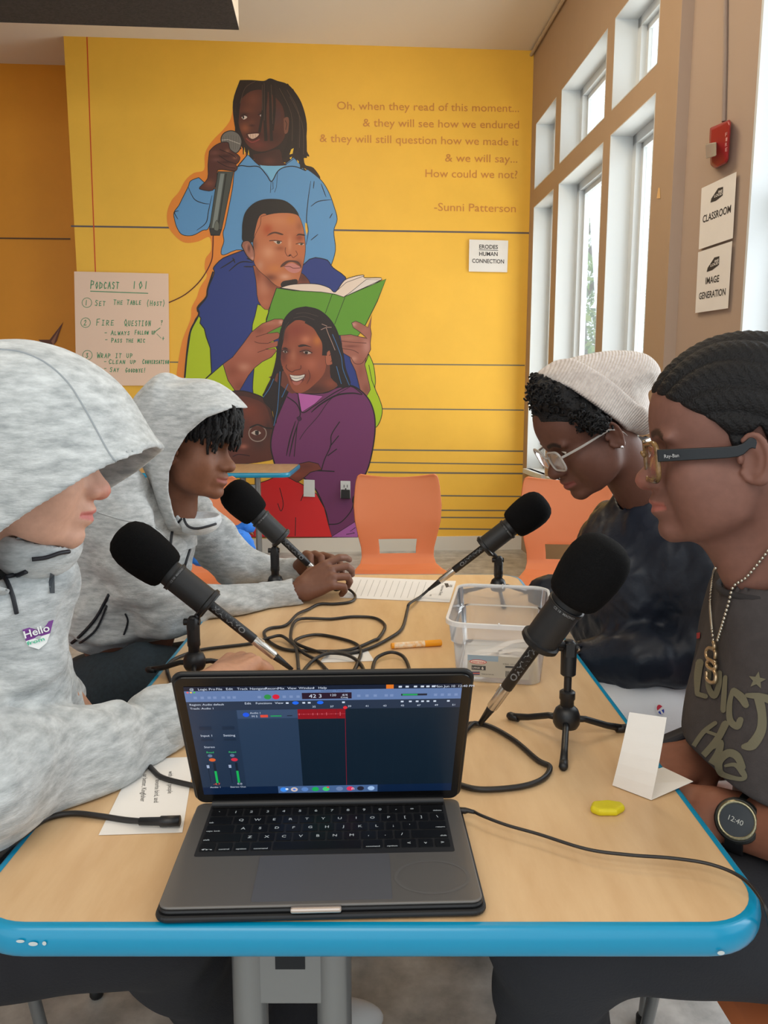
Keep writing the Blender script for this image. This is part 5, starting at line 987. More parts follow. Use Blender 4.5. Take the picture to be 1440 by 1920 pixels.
chair('shell_chair', (-0.78, 0.95, 0), math.radians(88), 'shell chair under the nearest grey hoodie at the left edge')
chair('shell_chair', (-0.80, 1.66, 0), math.radians(88), 'shell chair under the second hooded teenager on the left side')
# ================================================================ SOFT SURFACES (signed distance fields turned into one mesh)
def V3(v): return np.array([v[0], v[1], v[2]], dtype=np.float32)
def f_sph(c, r):
    c = V3(c); return lambda P: np.linalg.norm(P - c, axis=1) - r
def f_ell(c, r, M=None):
    """ellipsoid; M: 3x3 rows = local axes"""
    c = V3(c); r = V3(r); A = None if M is None else np.array(M, dtype=np.float32)
    def f(P):
        q = P - c
        if A is not None: q = q @ A.T
        k0 = np.linalg.norm(q / r, axis=1); k1 = np.linalg.norm(q / (r * r), axis=1)
        return k0 * (k0 - 1) / np.maximum(k1, 1e-6)
    return f
def f_cap(a, b, ra, rb=None):
    a, b = V3(a), V3(b); rb = ra if rb is None else rb; ab = b - a; L = float(ab @ ab) + 1e-12
    def f(P):
        t = np.clip(((P - a) @ ab) / L, 0, 1); return np.linalg.norm(P - a - t[:, None] * ab, axis=1) - (ra + (rb - ra) * t)
    return f
def f_chain(pts, rs, k=0.0):
    fs = [f_cap(pts[i], pts[i + 1], rs[i], rs[i + 1]) for i in range(len(pts) - 1)]
    def f(P):
        d = fs[0](P)
        for g in fs[1:]: d = smin(d, g(P), k) if k else np.minimum(d, g(P))
        return d
    return f
def f_box(c, h, M=None, r=0.0):
    c = V3(c); h = V3(h) - r; A = None if M is None else np.array(M, dtype=np.float32)
    def f(P):
        q = P - c
        if A is not None: q = q @ A.T
        q = np.abs(q) - h; return np.linalg.norm(np.maximum(q, 0), axis=1) + np.minimum(q.max(1), 0) - r
    return f
def poly2(P2, poly):
    """signed distance to a polygon in 2-D (negative inside)"""
    Q = np.array(poly, dtype=np.float32); d = np.full(len(P2), 1e9, np.float32); ins = np.zeros(len(P2), bool)
    for i in range(len(Q)):
        a, b = Q[i], Q[(i + 1) % len(Q)]; e = b - a; w = P2 - a; t = np.clip((w @ e) / max(float(e @ e), 1e-12), 0, 1)
        d = np.minimum(d, np.linalg.norm(w - t[:, None] * e, axis=1))
        c = (a[1] > P2[:, 1]) != (b[1] > P2[:, 1])
        if abs(b[1] - a[1]) > 1e-12: ins ^= c & (P2[:, 0] < (b[0] - a[0]) * (P2[:, 1] - a[1]) / (b[1] - a[1]) + a[0])
    return np.where(ins, -d, d)
def f_inflate(o, u, v, n, poly, D, W):
    """polygon in the plane (o; u, v) blown up to half width W at depth D inside its outline"""
    o, u, v, n = V3(o), V3(u), V3(v), V3(n)
    def f(P):
        q = P - o; P2 = np.stack([q @ u, q @ v], 1); w = np.abs(q @ n); t = -poly2(P2, poly)
        a = np.clip((D - t) / D, 0, None); return (np.sqrt(a * a + (w / W) ** 2) - 1) * min(D, W)
    return f
def f_prism(o, u, v, poly):
    o, u, v = V3(o), V3(u), V3(v)
    return lambda P: poly2(np.stack([(P - o) @ u, (P - o) @ v], 1), poly)
def smin(a, b, k):
    h = np.maximum(k - np.abs(a - b), 0) / k; return np.minimum(a, b) - h * h * k * 0.25
def smax(a, b, k): return -smin(-a, -b, k)
class Sdf:
    def __init__(s): s.ops = []; s.kmax = 0.0
    def add(s, f, k=0.01): s.ops.append((1, f, k)); s.kmax = max(s.kmax, k); return s
    def sub(s, f, k=0.004): s.ops.append((-1, f, k)); s.kmax = max(s.kmax, k); return s
    def cut(s, f, k=0.004): s.ops.append((2, f, k)); s.kmax = max(s.kmax, k); return s
    def dis(s, f): s.ops.append((0, f, 0)); return s            # displacement added to the distance
    def __call__(s, P):
        d = None
        for m, f, k in s.ops:
            v = f(P) if m != 0 else None
            if m == 1: d = v if d is None else (smin(d, v, k) if k else np.minimum(d, v))
            elif m == -1: d = smax(d, -v, k) if k else np.maximum(d, -v)
            elif m == 2: d = smax(d, v, k) if k else np.maximum(d, v)
            else: d = d + f(P)
        return d
def xform(f, o, R, s=1.0):
    """f in a local frame: rows of R are the local axes in world space"""
    o = V3(o); R = np.array(R, dtype=np.float32)
    return lambda P: f(((P - o) @ R.T) / s) * s
def mesh_sdf(f, lo, hi, h, pad=None, slack=1.25):
    lo = np.array(lo, dtype=np.float64); hi = np.array(hi, dtype=np.float64); B = 8
    nb = np.maximum(np.ceil((hi - lo) / (h * B)).astype(int), 1); n = nb * B + 1
    bc = np.stack(np.meshgrid(*[lo[i] + (np.arange(nb[i]) + .5) * B * h for i in range(3)], indexing='ij'), -1).reshape(-1, 3).astype(np.float32)
    dc = f(bc); near = np.abs(dc) < B * h * 0.87 * slack + (pad if pad is not None else 0.006)
    sgn = np.where(dc < 0, -1, 1).reshape(nb); D = np.repeat(np.repeat(np.repeat(sgn, B, 0), B, 1), B, 2).astype(np.float32)
    D = np.pad(D, ((0, 1), (0, 1), (0, 1)), mode='edge')
    idx = np.argwhere(near.reshape(nb)); loc = np.arange(B + 1); g = np.stack(np.meshgrid(loc, loc, loc, indexing='ij'), -1).reshape(-1, 3)
    for s0 in range(0, len(idx), 400):
        I = (idx[s0:s0 + 400, None, :] * B + g[None]).reshape(-1, 3); P = (lo + I * h).astype(np.float32); D[I[:, 0], I[:, 1], I[:, 2]] = f(P)
    ins = D < 0; c = np.zeros(tuple(np.array(D.shape) - 1), np.uint8)
    corners = [(a, b, d) for a in (0, 1) for b in (0, 1) for d in (0, 1)]
    sl = lambda A, o: A[o[0]:A.shape[0] - 1 + o[0], o[1]:A.shape[1] - 1 + o[1], o[2]:A.shape[2] - 1 + o[2]]
    for o in corners: c += sl(ins, o)
    act = np.argwhere((c > 0) & (c < 8)); cid = np.full(c.shape, -1, np.int32); cid[act[:, 0], act[:, 1], act[:, 2]] = np.arange(len(act))
    pos = np.zeros((len(act), 3)); cnt = np.zeros(len(act))
    for a in corners:
        for ax in range(3):
            if a[ax]: continue
            b = list(a); b[ax] = 1; A = act + a; Bv = act + b; da = D[A[:, 0], A[:, 1], A[:, 2]]; db = D[Bv[:, 0], Bv[:, 1], Bv[:, 2]]
            m = (da < 0) != (db < 0); t = np.where(m, da / np.where(m, da - db, 1), 0); q = np.array(a, float)[None] + 0.0 * act; q = q.copy(); q[:, ax] += t
            pos[m] += q[m]; cnt[m] += 1
    vs = lo + (act + pos / np.maximum(cnt, 1)[:, None]) * h; quads = []
    for ax in range(3):
        b, d = (ax + 1) % 3, (ax + 2) % 3; s0 = [slice(None)] * 3; s1 = [slice(None)] * 3; s0[ax] = slice(0, -1); s1[ax] = slice(1, None)
        x = ins[tuple(s0)] != ins[tuple(s1)]; E = np.argwhere(x); E = E[(E[:, b] > 0) & (E[:, d] > 0) & (E[:, b] < c.shape[b]) & (E[:, d] < c.shape[d])]
        def cell(db, dd): q = E.copy(); q[:, b] += db; q[:, d] += dd; return cid[q[:, 0], q[:, 1], q[:, 2]]
        Q = np.stack([cell(-1, -1), cell(0, -1), cell(0, 0), cell(-1, 0)], 1); flip = ~ins[E[:, 0], E[:, 1], E[:, 2]]; Q[flip] = Q[flip][:, ::-1]; quads.append(Q[(Q >= 0).all(1)])
    return vs, np.concatenate(quads)
def sdf_object(name, pieces, mats, parent=None, color=None, relax=0, top=None):
    """pieces: list of (f, lo, hi, h). All become one mesh."""
    VV, QQ, n = [], [], 0
    for f, lo, hi, h in pieces:
        v, q = mesh_sdf(f, lo, hi, h); VV.append(v); QQ.append(q + n); n += len(v)
    v = np.concatenate(VV); q = np.concatenate(QQ)
    for _ in range(relax):      # light smoothing
        s = np.zeros_like(v); c = np.zeros(len(v))
        for a, b in ((0, 1), (1, 2), (2, 3), (3, 0)):
            np.add.at(s, q[:, a], v[q[:, b]]); np.add.at(c, q[:, a], 1); np.add.at(s, q[:, b], v[q[:, a]]); np.add.at(c, q[:, b], 1)
        v = v * .5 + .5 * s / np.maximum(c, 1)[:, None]
    lab = np.arange(len(v))      # drop stray crumbs
    for _ in range(60):
        m = lab[q].min(1); old = lab.copy()
        for k in range(4): np.minimum.at(lab, q[:, k], m)
        lab = lab[lab]
        if (lab == old).all(): break
    u, c = np.unique(lab, return_counts=True); big = u[c >= max(40, .012 * len(v))]; kv = np.isin(lab, big); nm = np.cumsum(kv) - 1; q = nm[q[kv[q[:, 0]]]]; v = v[kv]
    me = bpy.data.meshes.new(name); me.vertices.add(len(v)); me.vertices.foreach_set('co', v.astype(np.float32).ravel())
    me.loops.add(len(q) * 4); me.loops.foreach_set('vertex_index', q.astype(np.int32).ravel()); me.polygons.add(len(q)); me.polygons.foreach_set('loop_start', np.arange(0, len(q) * 4, 4, dtype=np.int32))
    me.update(calc_edges=True); me.validate()
    if color is not None:
        cl = np.clip(color(v), 0, 255) / 255.0; cl = np.where(cl <= .04045, cl / 12.92, ((cl + .055) / 1.055) ** 2.4)
        at = me.color_attributes.new('Col', 'FLOAT_COLOR', 'POINT'); at.data.foreach_set('color', np.concatenate([cl, np.ones((len(v), 1))], 1).astype(np.float32).ravel())
    me.polygons.foreach_set('use_smooth', [True] * len(me.polygons))
    return put(name, me, mats, parent)
from mathutils.bvhtree import BVHTree
def bvh_of(objs):
    vs, fs = [], []
    for o in objs:
        k = len(vs); vs += [o.matrix_world @ v.co for v in o.data.vertices]; fs += [tuple(i + k for i in p.vertices) for p in o.data.polygons]
    return BVHTree.FromPolygons(vs, fs)
def on_surf(tree, px, py, off=.0012, fallback=None):
    r = ray(px, py).normalized(); h = tree.ray_cast(CAM, r)
    if h[0] is None: return fallback
    n = h[1] if h[1].dot(r) < 0 else -h[1]; return h[0] + n * off
def trim(name, tree, pts, w, m, parent, off=.0015, curve=True, label=None, maxjump=.05):
    """a thin tape or seam sewn on a garment: follows the cloth under the given points; w = width in metres"""
    if curve: pts = [(v.x, v.y) for v in spline([(x, y, 0) for x, y in pts], 6)]
    runs = [[]]; 
    for x, y in pts:
        p = on_surf(tree, x, y, off)
        if p is None or (runs[-1] and (p - runs[-1][-1]).length > maxjump): runs.append([])
        if p is not None: runs[-1].append(p)
    for rn in runs:
        if len(rn) > 3: mb = MB(); mb.tube(rn, w, 6); mb.build(name, m, parent, True)
def decal(tree, tris, mb, off=.0012):
    """tris: list of polygons in photo pixels laid on the surface they fall on"""
    for poly in tris:
        q = [on_surf(tree, x, y, off) for x, y in poly]
        if any(v is None for v in q): continue
        if max((q[0] - v).length for v in q) > .06: continue
        mb.quad(q)
def text_px(txt, x0, y0, x1, y1, cap, bold=True, slant=0.0, up=None, sub=3.0):
    """text as pixel polygons, baseline from (x0,y0) to (x1,y1), capital height cap px"""
    vs, fs, w = text_tris(txt, bold); L = math.hypot(x1 - x0, y1 - y0); dx, dy = (x1 - x0) / L, (y1 - y0) / L; sx = L / w; sy = cap / .7
    ux, uy = up or (dy, -dx)
    return [[(x0 + dx * vs[i].x * sx + (ux + slant * dx) * vs[i].y * sy, y0 + dy * vs[i].x * sx + (uy + slant * dy) * vs[i].y * sy) for i in f] for f in fs]
def axes(fwd, up=(0, 0, 1)):
    """rows: lateral(right), forward, up"""
    f = Vector(fwd).normalized(); r = f.cross(Vector(up)).normalized(); u = r.cross(f).normalized()
    return np.array([list(r), list(f), list(u)], dtype=np.float32)
# ---------------------------------------------------------------- a human head in its own frame: x right, y forward, z up, eyes at z = 0, ear canals at y = 0
PROFILE = [(.085, .080), (.0935, .055), (.0965, .035), (.0985, .018), (.0945, .004), (.0930, -.002), (.0985, -.012), (.1075, -.022), (.1180, -.031), (.1225, -.037), (.1195, -.044), (.1110, -.0475), (.1035, -.0500), (.1035, -.0550), (.1075, -.0615), (.1080, -.0655), (.1030, -.0695), (.1000, -.0710), (.1050, -.0740), (.1065, -.0785), (.1020, -.0845), (.0955, -.0885), (.0945, -.0930), (.0975, -.1000), (.0960, -.1080), (.0870, -.1145), (.070, -.113), (.04, -.10), (.0, -.06), (-.02, 0), (.0, .07)]
def head_sdf(p=None):
    p = dict(dict(nose=1.0, lips=1.0, jaw=1.0, open=0.0030, cheek=1.0, smile=0.0, ears=True), **(p or {})); S = Sdf(); N = p['nose']
    S.add(f_ell((0, -.002, .043), (.0735, .0955, .081)))
    S.add(f_ell((0, .034, -.030), (.0585 * p['jaw'], .055, .078)), .03)
    S.add(f_ell((0, .046, .040), (.058, .046, .048)), .03)
    for s in (-1, 1):
        S.add(f_chain([(s * .054 * p['jaw'], .004, -.045), (s * .050 * p['jaw'], .014, -.074), (s * .030, .056, -.098), (s * .010, .080, -.102)], [.016, .016, .014, .014]), .022)
        S.add(f_sph((s * .0425, .057, -.030), .0245 * p['cheek']), .022)
        S.add(f_ell((s * .0395, .038, -.056), (.0265, .040, .040)), .03)
        S.add(f_ell((s * .031, .0835, .0165), (.024, .0085, .0065)), .014)
    S.add(f_inflate((0, 0, 0), (0, 1, 0), (0, 0, 1), (1, 0, 0), PROFILE, .034, .026), .012)
    S.add(f_ell((0, .078, -.068), (.030, .0215, .026)), .012)
    S.add(f_chain([(0, .0885, .004), (0, .0985, -.018), (0, .1085, -.034)], [.0075, .0085, .0115]), .008)
    S.add(f_sph((0, .1095, -.0375), .0125 * N), .005)
    for s in (-1, 1): S.add(f_ell((s * .0145 * N, .1005, -.0410), (.0082 * N, .0105, .0078)), .005)
    for s in (-1, 1): S.sub(f_ell((s * .0075 * N, .1085, -.0500), (.0040, .0062, .0042)), .0022)
    L = p['lips']; w = .0235 + .004 * p['smile']; sz = .004 * p['smile']
    S.add(f_chain([(-w, .0865, -.0705 + sz), (-.010, .1005, -.0655), (0, .1035, -.0660), (.010, .1005, -.0655), (w, .0865, -.0705 + sz)], [.0025, .0052 * L, .0052 * L, .0052 * L, .0025]), .004)
    S.add(f_chain([(-w, .0855, -.0715 + sz), (-.010, .0980, -.0775), (0, .1005, -.0780), (.010, .0980, -.0775), (w, .0855, -.0715 + sz)], [.0022, .0058 * L, .0062 * L, .0058 * L, .0022]), .004)
    S.sub(f_chain([(-w * 1.02, .0915, -.0708 + sz), (-.010, .1060, -.0712), (0, .1095, -.0712), (.010, .1060, -.0712), (w * 1.02, .0915, -.0708 + sz)], [.0014, .0026, .0026, .0026, .0014]), .0026)
    for s in (-1, 1):
        S.sub(f_ell((s * .0325, .1010, -.0015), (.0190, .0175, .0125)), .013)
        S.add(f_sph((s * .0325, .0735, -.0015), .0132), .004)
        S.sub(f_ell((s * .0325, .0895, -.0018), (.0128, .0100, p['open'])), .0016)
    if p['ears']:
        for s in (-1, 1):
            a = math.radians(24); R = [[math.cos(a) * s, math.sin(a) * -1 * 1.0, 0], [math.sin(a) * s, math.cos(a), 0], [0, 0, 1]]
            R = np.array([[s * math.cos(a), math.sin(a), 0], [-s * math.sin(a), math.cos(a), 0], [0, 0, 1.0]])
            c = (s * .0770, -.006, -.015)
            S.add(f_ell(c, (.0050, .0150, .0265), R), .006)
            rim = []
            for t in np.linspace(-40, 235, 14):
                tt = math.radians(t); e = np.array([.0045, -.0165 * math.cos(math.radians(t - 90)) if False else -math.sin(math.radians(t)) * .0, 0])
                ly, lz = .0155 * -math.sin(tt + 0.0), .0272 * math.cos(tt); q = R.T @ np.array([.0030, ly if True else 0, lz]); rim.append(np.array(c) + q)
            S.add(f_chain(rim, [.0034] * len(rim)), .003)
            S.add(f_sph((s * .0790, -.012, -.040), .0075), .006)
            q = R.T @ np.array([.0075, .003, -.002]); S.sub(f_ell(np.array(c) + q, (.0062, .0090, .0150), R), .003)
            S.add(f_ell((s * .0765, .009, -.014), (.0042, .0038, .0075)), .003)
    return S
def head_color(skin, lip, brow, hairline=None, hair=(24, 20, 20), nose_red=0.0, shade=None):
    def f(P):
        x, y, z = P[:, 0], P[:, 1], P[:, 2]; C = np.tile(np.array(skin, float), (len(P), 1))
        def mix(m, col): nonlocal C; m = np.clip(m, 0, 1)[:, None]; C = C * (1 - m) + np.array(col, float) * m
        ax = np.abs(x)
        zl = -.0712 + .6 * np.maximum(ax - .008, 0) * 0.10
        lipm = (1 - np.clip((np.abs(z - zl) - .0080 + ax * .18) / .002, 0, 1)) * (y > .078) * (ax < .0265); mix(lipm * .85, lip)
        mix(np.exp(-((z + .040) / .012) ** 2 - (ax / .016) ** 2) * (y > .095) * nose_red, (196, 110, 96))
        bz = .0195 + .004 * np.sin(np.clip((ax - .012) / .036, 0, 1) * PI) - .003 * np.clip((ax - .035) / .015, 0, 1)
        bm = (1 - np.clip((np.abs(z - bz) - .0030) / .0022, 0, 1)) * (ax > .011) * (ax < .050) * (y > .05); mix(bm * .85, brow)
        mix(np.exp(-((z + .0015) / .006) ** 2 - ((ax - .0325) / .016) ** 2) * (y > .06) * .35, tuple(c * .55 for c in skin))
        if hairline is not None:
            ys, zs = hairline; m = np.clip((z - np.interp(y, ys, zs)) / .004, 0, 1); mix(m, hair)
        if shade: C = shade(P, C)
        return C
    return f
def eyes(parent, o, R, iris=(48, 32, 22), look=(0, 0), sc=1.0):
    Rm = Matrix([[float(v) for v in r] for r in R]).transposed()
    for s in (-1, 1):
        c = Vector(o) + Rm @ (Vector((s * .0325, .0738, -.0015)) * sc); F = frame(c, Rm @ Vector((look[0], 1, look[1])))
        mb = MB(); r = .0122 * sc
        for i, (a0, col) in enumerate((((0, 4, 9), (14, 12, 12)), ((9, 14, 20, 27), iris), ((27, 40, 60, 90, 130, 170), (214, 206, 198)))):
            mb.mi = i; mb.lathe([(max(r * math.sin(math.radians(a)), .00005), r * math.cos(math.radians(a))) for a in a0], F, 20, False)
        mb.build('eye', [mat('pupil', (12, 10, 10), .1), mat('iris_%d' % iris[0], iris, .15), mat('eye_white', (216, 208, 200), .2)], parent, True)
def local(o, R, p, sc=1.0):
    return Vector(o) + Matrix([[float(v) for v in r] for r in R]).transposed() @ (Vector(p) * sc)
def hand_sdf(S, o, R, curl=(35, 40, 30), spread=0.10, thumb=(.6, .5), sc=1.0, fingers=None):
    """adds a hand: o wrist, rows of R: across (towards the little finger), along the hand, back of the hand (up)"""
    Rm = Matrix([[float(v) for v in r] for r in R]).transposed(); o = Vector(o)
    W = lambda p: o + Rm @ (Vector(p) * sc)
    S.add(f_cap(W((0, -.03, 0)), W((0, .012, 0)), .0255 * sc, .025 * sc), .012)
    for x, y1 in ((-.030, .078), (-.010, .084), (.011, .080), (.030, .070)):
        S.add(f_cap(W((x * .62, .012, 0)), W((x, y1, .003)), .0155 * sc, .0115 * sc), .012)
    S.add(f_ell(W((0, .045, -.004)), (.034 * sc, .040 * sc, .0135 * sc), R), .01)
    lens = [(.042, .025, .020), (.046, .029, .022), (.043, .027, .021), (.034, .020, .018)]
    for i, (x, y1) in enumerate(((-.030, .080), (-.010, .087), (.011, .082), (.030, .071))):
        cu = fingers[i] if fingers else curl; a = 0.0; p = Vector((x, y1, .003)); pts = [p.copy()]; sx = (i - 1.4) * spread
        for l, c in zip(lens[i], cu):
            a += math.radians(c); d = Vector((sx * math.cos(a), math.cos(a), -math.sin(a))); d.normalize(); p = p + d * l; pts.append(p.copy())
        S.add(f_chain([W(q) for q in pts], [.0102 * sc, .0092 * sc, .0084 * sc, .0074 * sc]), .004)
    tx, tc = thumb; p0 = Vector((-.022, .012, -.008)); p1 = p0 + Vector((-.026, .028, -.010 * tc * 2)); p2 = p1 + Vector((-.012 * tx, .030, -.014 * tc)); p3 = p2 + Vector((.004, .026, -.010 * tc))
    S.add(f_chain([W(p0), W(p1), W(p2), W(p3)], [.0150 * sc, .0125 * sc, .0105 * sc, .0085 * sc]), .008)
    return W
M_skin = lambda n: vmat('skin_' + n, .55, noise=.06, nscale=90, bump=.12, sss=.06, spec=.3)
def heather(name, a, b, sc=60):
    if name in MATS: return MATS[name]
    m = mat(name, a, .92, noise=.1, scale=sc, second=b, bump=.35, bscale=sc * 5, stretch=(.5, .5, 1.6), sheen=.25); return m
M_grey = heather('heather_grey_fleece', (150, 154, 155), (196, 199, 199), 75)
M_trim = mat('black_tape', (22, 24, 32), .55)
def wrinkle(amp, sc, seed=0, stretch=(1, 1, 1)):
    """soft folds: a sum of slanted waves"""
    rg = np.random.default_rng(seed); K = rg.normal(size=(7, 3)) * sc * np.array(stretch); ph = rg.uniform(0, 6.28, 7); A = rg.uniform(.5, 1, 7)
    def f(P):
        w = np.zeros(len(P), np.float32); q = P + .02 * np.sin(P[:, [1, 2, 0]] * sc * .7)
        for i in range(7): w += A[i] * np.sin(q @ K[i].astype(np.float32) + ph[i])
        return (amp * np.sin(w)).astype(np.float32)
    return f
def lobox(*pts, pad=.1):
    a = np.array([list(p) for p in pts]); return a.min(0) - pad, a.max(0) + pad
# ================================================================ THE FOUR PEOPLE
A = atY
def person(loc, label): return empty('person', loc, label, 'person', None)
def place(tip_px, Y, R, sc=1.0):
    """origin of a head whose nose tip is seen at tip_px"""
    return atY(*tip_px, Y) - (Matrix([[float(v) for v in r] for r in R]).transposed() @ Vector((0, .1225, -.037))) * sc
def dirv(yaw_x, yaw_y, tilt):
    d = Vector((yaw_x, yaw_y, 0)).normalized() * math.cos(math.radians(tilt)); return Vector((d.x, d.y, -math.sin(math.radians(tilt))))
def px_poly(pts, Y, o=None):
    """photo outline on the vertical plane at distance Y, as (x, z)"""
    return [((p := atY(a, b, Y)).x, p.z) for a, b in pts]
def smooth_poly(pts, n=4):
    return [(v.x, v.y) for v in spline([(x, y, 0) for x, y in list(pts) + [pts[0]]], n)[:-1]]
XZ = ((1, 0, 0), (0, 0, 1), (0, 1, 0))
def inflate_px(pts, Y, D, W, n=None):
    return f_inflate((0, Y, 0), (1, 0, 0), (0, 0, 1), n or (0, 1, 0), px_poly(smooth_poly(pts, 3), Y), D, W)
def prism_px(pts, Y, sm=True): return f_prism((0, Y, 0), (1, 0, 0), (0, 0, 1), px_poly(smooth_poly(pts, 3) if sm else pts, Y))
def finish(fn, H=None):
    return fn
def cloth_color(c): return lambda P: np.tile(np.array(c, float), (len(P), 1))
# ------------------------------------------------ the boy in the dark printed T-shirt (near right)
R4 = axes(dirv(-1, .30, 7)); O4 = place((1193, 901), .985, R4); H4 = head_sdf(dict(lips=.95, jaw=1.04))
p4 = person((0.60, 0.97, 0), 'boy with braided hair and black glasses in a dark printed T-shirt, nearest on the right')
neck4 = O4 + Vector((.075, .01, -.17))
f4h = xform(H4, O4, R4); B4 = Sdf().add(f4h, .01).add(f_cap(local(O4, R4, (0, -.020, -.055)), neck4, .050, .056), .025).add(f_cap(local(O4, R4, (0, .035, -.085)), neck4 + Vector((-.035, 0, -.02)), .028, .03), .03)
W4 = A(1397, 1545, .885)
T4 = Sdf().add(f_chain([neck4 + Vector((0, 0, -.02)), (.60, .97, .90), (.60, .96, .55)], [.05, .12, .12]), .03).add(f_chain([(.60, .80, .93), (.62, .72, .74)], [.05, .04]), .03).add(f_chain([(.60, 1.15, .93), (.55, 1.16, .74)], [.05, .038]), .03)
AR = Sdf().add(f_chain([(.62, .72, .74), A(1500, 1562, .83), W4, A(1352, 1524, .905)], [.045, .042, .033, .029]), .02)
hR = axes(Vector((-.95, .35, -.08)), up=(-.2, -.35, 1)); hand_sdf(AR, A(1352, 1524, .905), hR, fingers=[(30, 35, 20)] * 4, thumb=(.5, .4), sc=1.0)
AR.add(f_chain([(.55, 1.16, .74), A(1345, 1420, 1.04)], [.04, .032]), .02)
hR2 = axes(Vector((-.93, -.30, -.10)), up=(0, -.3, 1)); hand_sdf(AR, A(1325, 1418, 1.035), hR2, fingers=[(45, 55, 30)] * 4, thumb=(.3, .5), sc=.95)
skin4 = (128, 89, 77)
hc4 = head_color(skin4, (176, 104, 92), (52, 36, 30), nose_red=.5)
def col4(P): 
    q = ((P - np.array(O4)) @ R4.T); C = hc4(q); far = np.linalg.norm(P - np.array(O4), axis=1) > .2; C[far] = (140, 90, 70); return C
lo, hi = lobox(O4, pad=.155); lo[2] -= .10
bd4 = sdf_object('body', [(B4, lo, hi, .0023), (T4, (.40, .60, .48), (.76, 1.26, 1.0), .012), (AR, (.28, .66, .62), (.72, 1.24, .82), .0042)], M_skin('warm_brown'), p4, col4)
eyes(p4, O4, R4)
# hair: rows of braids running back over the head
def braid4(P):
    q = (P - np.array(O4)) @ R4.T; x, y, z = q[:, 0], q[:, 1], q[:, 2]
    th = np.arctan2(np.abs(x) + .004, z - .005 + .25 * np.clip(-y, 0, .1)); a = np.abs(np.sin(th * 10.5 + .6 * np.sin(y * 40)))
    return (-(.0055 * a ** .6) - .0011 * np.sin(y * 620 + th * 40) * a).astype(np.float32)
def hairline4(P):
    q = (P - np.array(O4)) @ R4.T; y, z = q[:, 1], q[:, 2]
    return (np.interp(y, [-.12, -.06, -.045, -.015, .0, .012, .02, .032, .05, .07, .088, .1], [-.12, -.10, -.05, .022, .010, -.012, .016, .030, .042, .056, .068, .074]) - z).astype(np.float32)
HR4 = Sdf().add(xform(f_ell((0, -.006, .042), (.0775, .1015, .0865)), O4, R4), .01).add(xform(f_ell((0, .040, .045), (.060, .049, .052)), O4, R4), .02).dis(braid4).cut(hairline4, .006)
for k, (dx, dy) in enumerate(((-.088, .0), (-.094, .022), (-.094, -.022), (-.084, .045), (-.084, -.045))):
    HR4.add(xform(f_chain([(dy, dx, .03), (dy * 1.1, dx - .012, -.04), (dy * 1.1, dx - .004, -.10), (dy, dx + .012, -.165)], [.016, .014, .011, .008]), O4, R4), .004)
M_hair = mat('black_hair', (17, 16, 18), .62, noise=.3, scale=260, bump=.6, bscale=420, spec=.35)
sdf_object('hair', [(HR4, lo - .02, hi + .02, .0026)], M_hair, p4)
# T-shirt
S4 = Sdf()
S4.add(f_ell((.595, .965, .86), (.160, .215, .165)), .03); S4.add(f_ell((.575, .955, .74), (.163, .19, .16)), .06); S4.add(f_ell((.57, .95, .62), (.150, .18, .12)), .05)
S4.add(f_chain([(.60, .79, .925), (.62, .73, .80)], [.078, .085]), .05); S4.add(f_chain([(.575, 1.135, .925), (.57, 1.17, .79)], [.076, .08]), .05); S4.add(f_cap(neck4 + Vector((.0, 0, -.035)), neck4 + Vector((.0, 0, -.012)), .075, .070), .05)
S4.dis(wrinkle(.0045, 16, 4, (1, 1, .5)))
S4.sub(f_cap(neck4 + Vector((-.012, 0, .006)), neck4 + Vector((-.02, 0, .08)), .0625, .066), .004)
hem4 = [(1250, 1420), (1285, 1445), (1330, 1478), (1400, 1500), (1500, 1512), (1900, 1530), (1900, 1900), (1200, 1900)]
S4.sub(prism_px(hem4, .85, False), .006)
shirt = sdf_object('t_shirt', [(S4, (.38, .60, .50), (.80, 1.30, 1.06), .0052)], mat('dark_cotton', (66, 61, 61), .9, noise=.12, scale=60, bump=.2, bscale=500), p4, relax=1)
mb = MB(); rg = [neck4 + Vector((-.014, 0, -.012)) + Vector((.0635 * math.cos(t), .0635 * math.sin(t), .010 * math.cos(t))) for t in [k / 24 * 2 * PI for k in range(25)]]
mb.tube(rg, .0045, 8); mb.build('collar', mat('dark_cotton_rib', (48, 45, 46), .9), shirt, True)
t4 = bvh_of([shirt]); M_print = mat('olive_print', (112, 108, 88), .85)
mb = MB()
def brush(pts, w): 
    pts = [(v.x, v.y) for v in spline([(x, y, 0) for x, y in pts], 6)]; n = len(pts); out = []
    ww = w if isinstance(w, (list, tuple)) else [w, w]
    for i, (x, y) in enumerate(pts):
        a = pts[max(i - 1, 0)]; b = pts[min(i + 1, n - 1)]; l = math.hypot(b[0] - a[0], b[1] - a[1]) or 1; t = i / (n - 1); h = np.interp(t, np.linspace(0, 1, len(ww)), ww) / 2
        dx, dy = (b[0] - a[0]) / l * h, (b[1] - a[1]) / l * h; out.append(((x - dy, y + dx), (x + dy, y - dx)))
    for i in range(n - 1): decal(t4, [[out[i][0], out[i][1], out[i + 1][1], out[i + 1][0]]], mb, .0016)
    for (x, y), h in ((pts[0], ww[0]), (pts[-1], ww[-1])): decal(t4, [[(x + h / 2 * math.cos(a), y + h / 2 * math.sin(a)) for a in [k * PI / 4 for k in range(8)]]], mb, .0014)
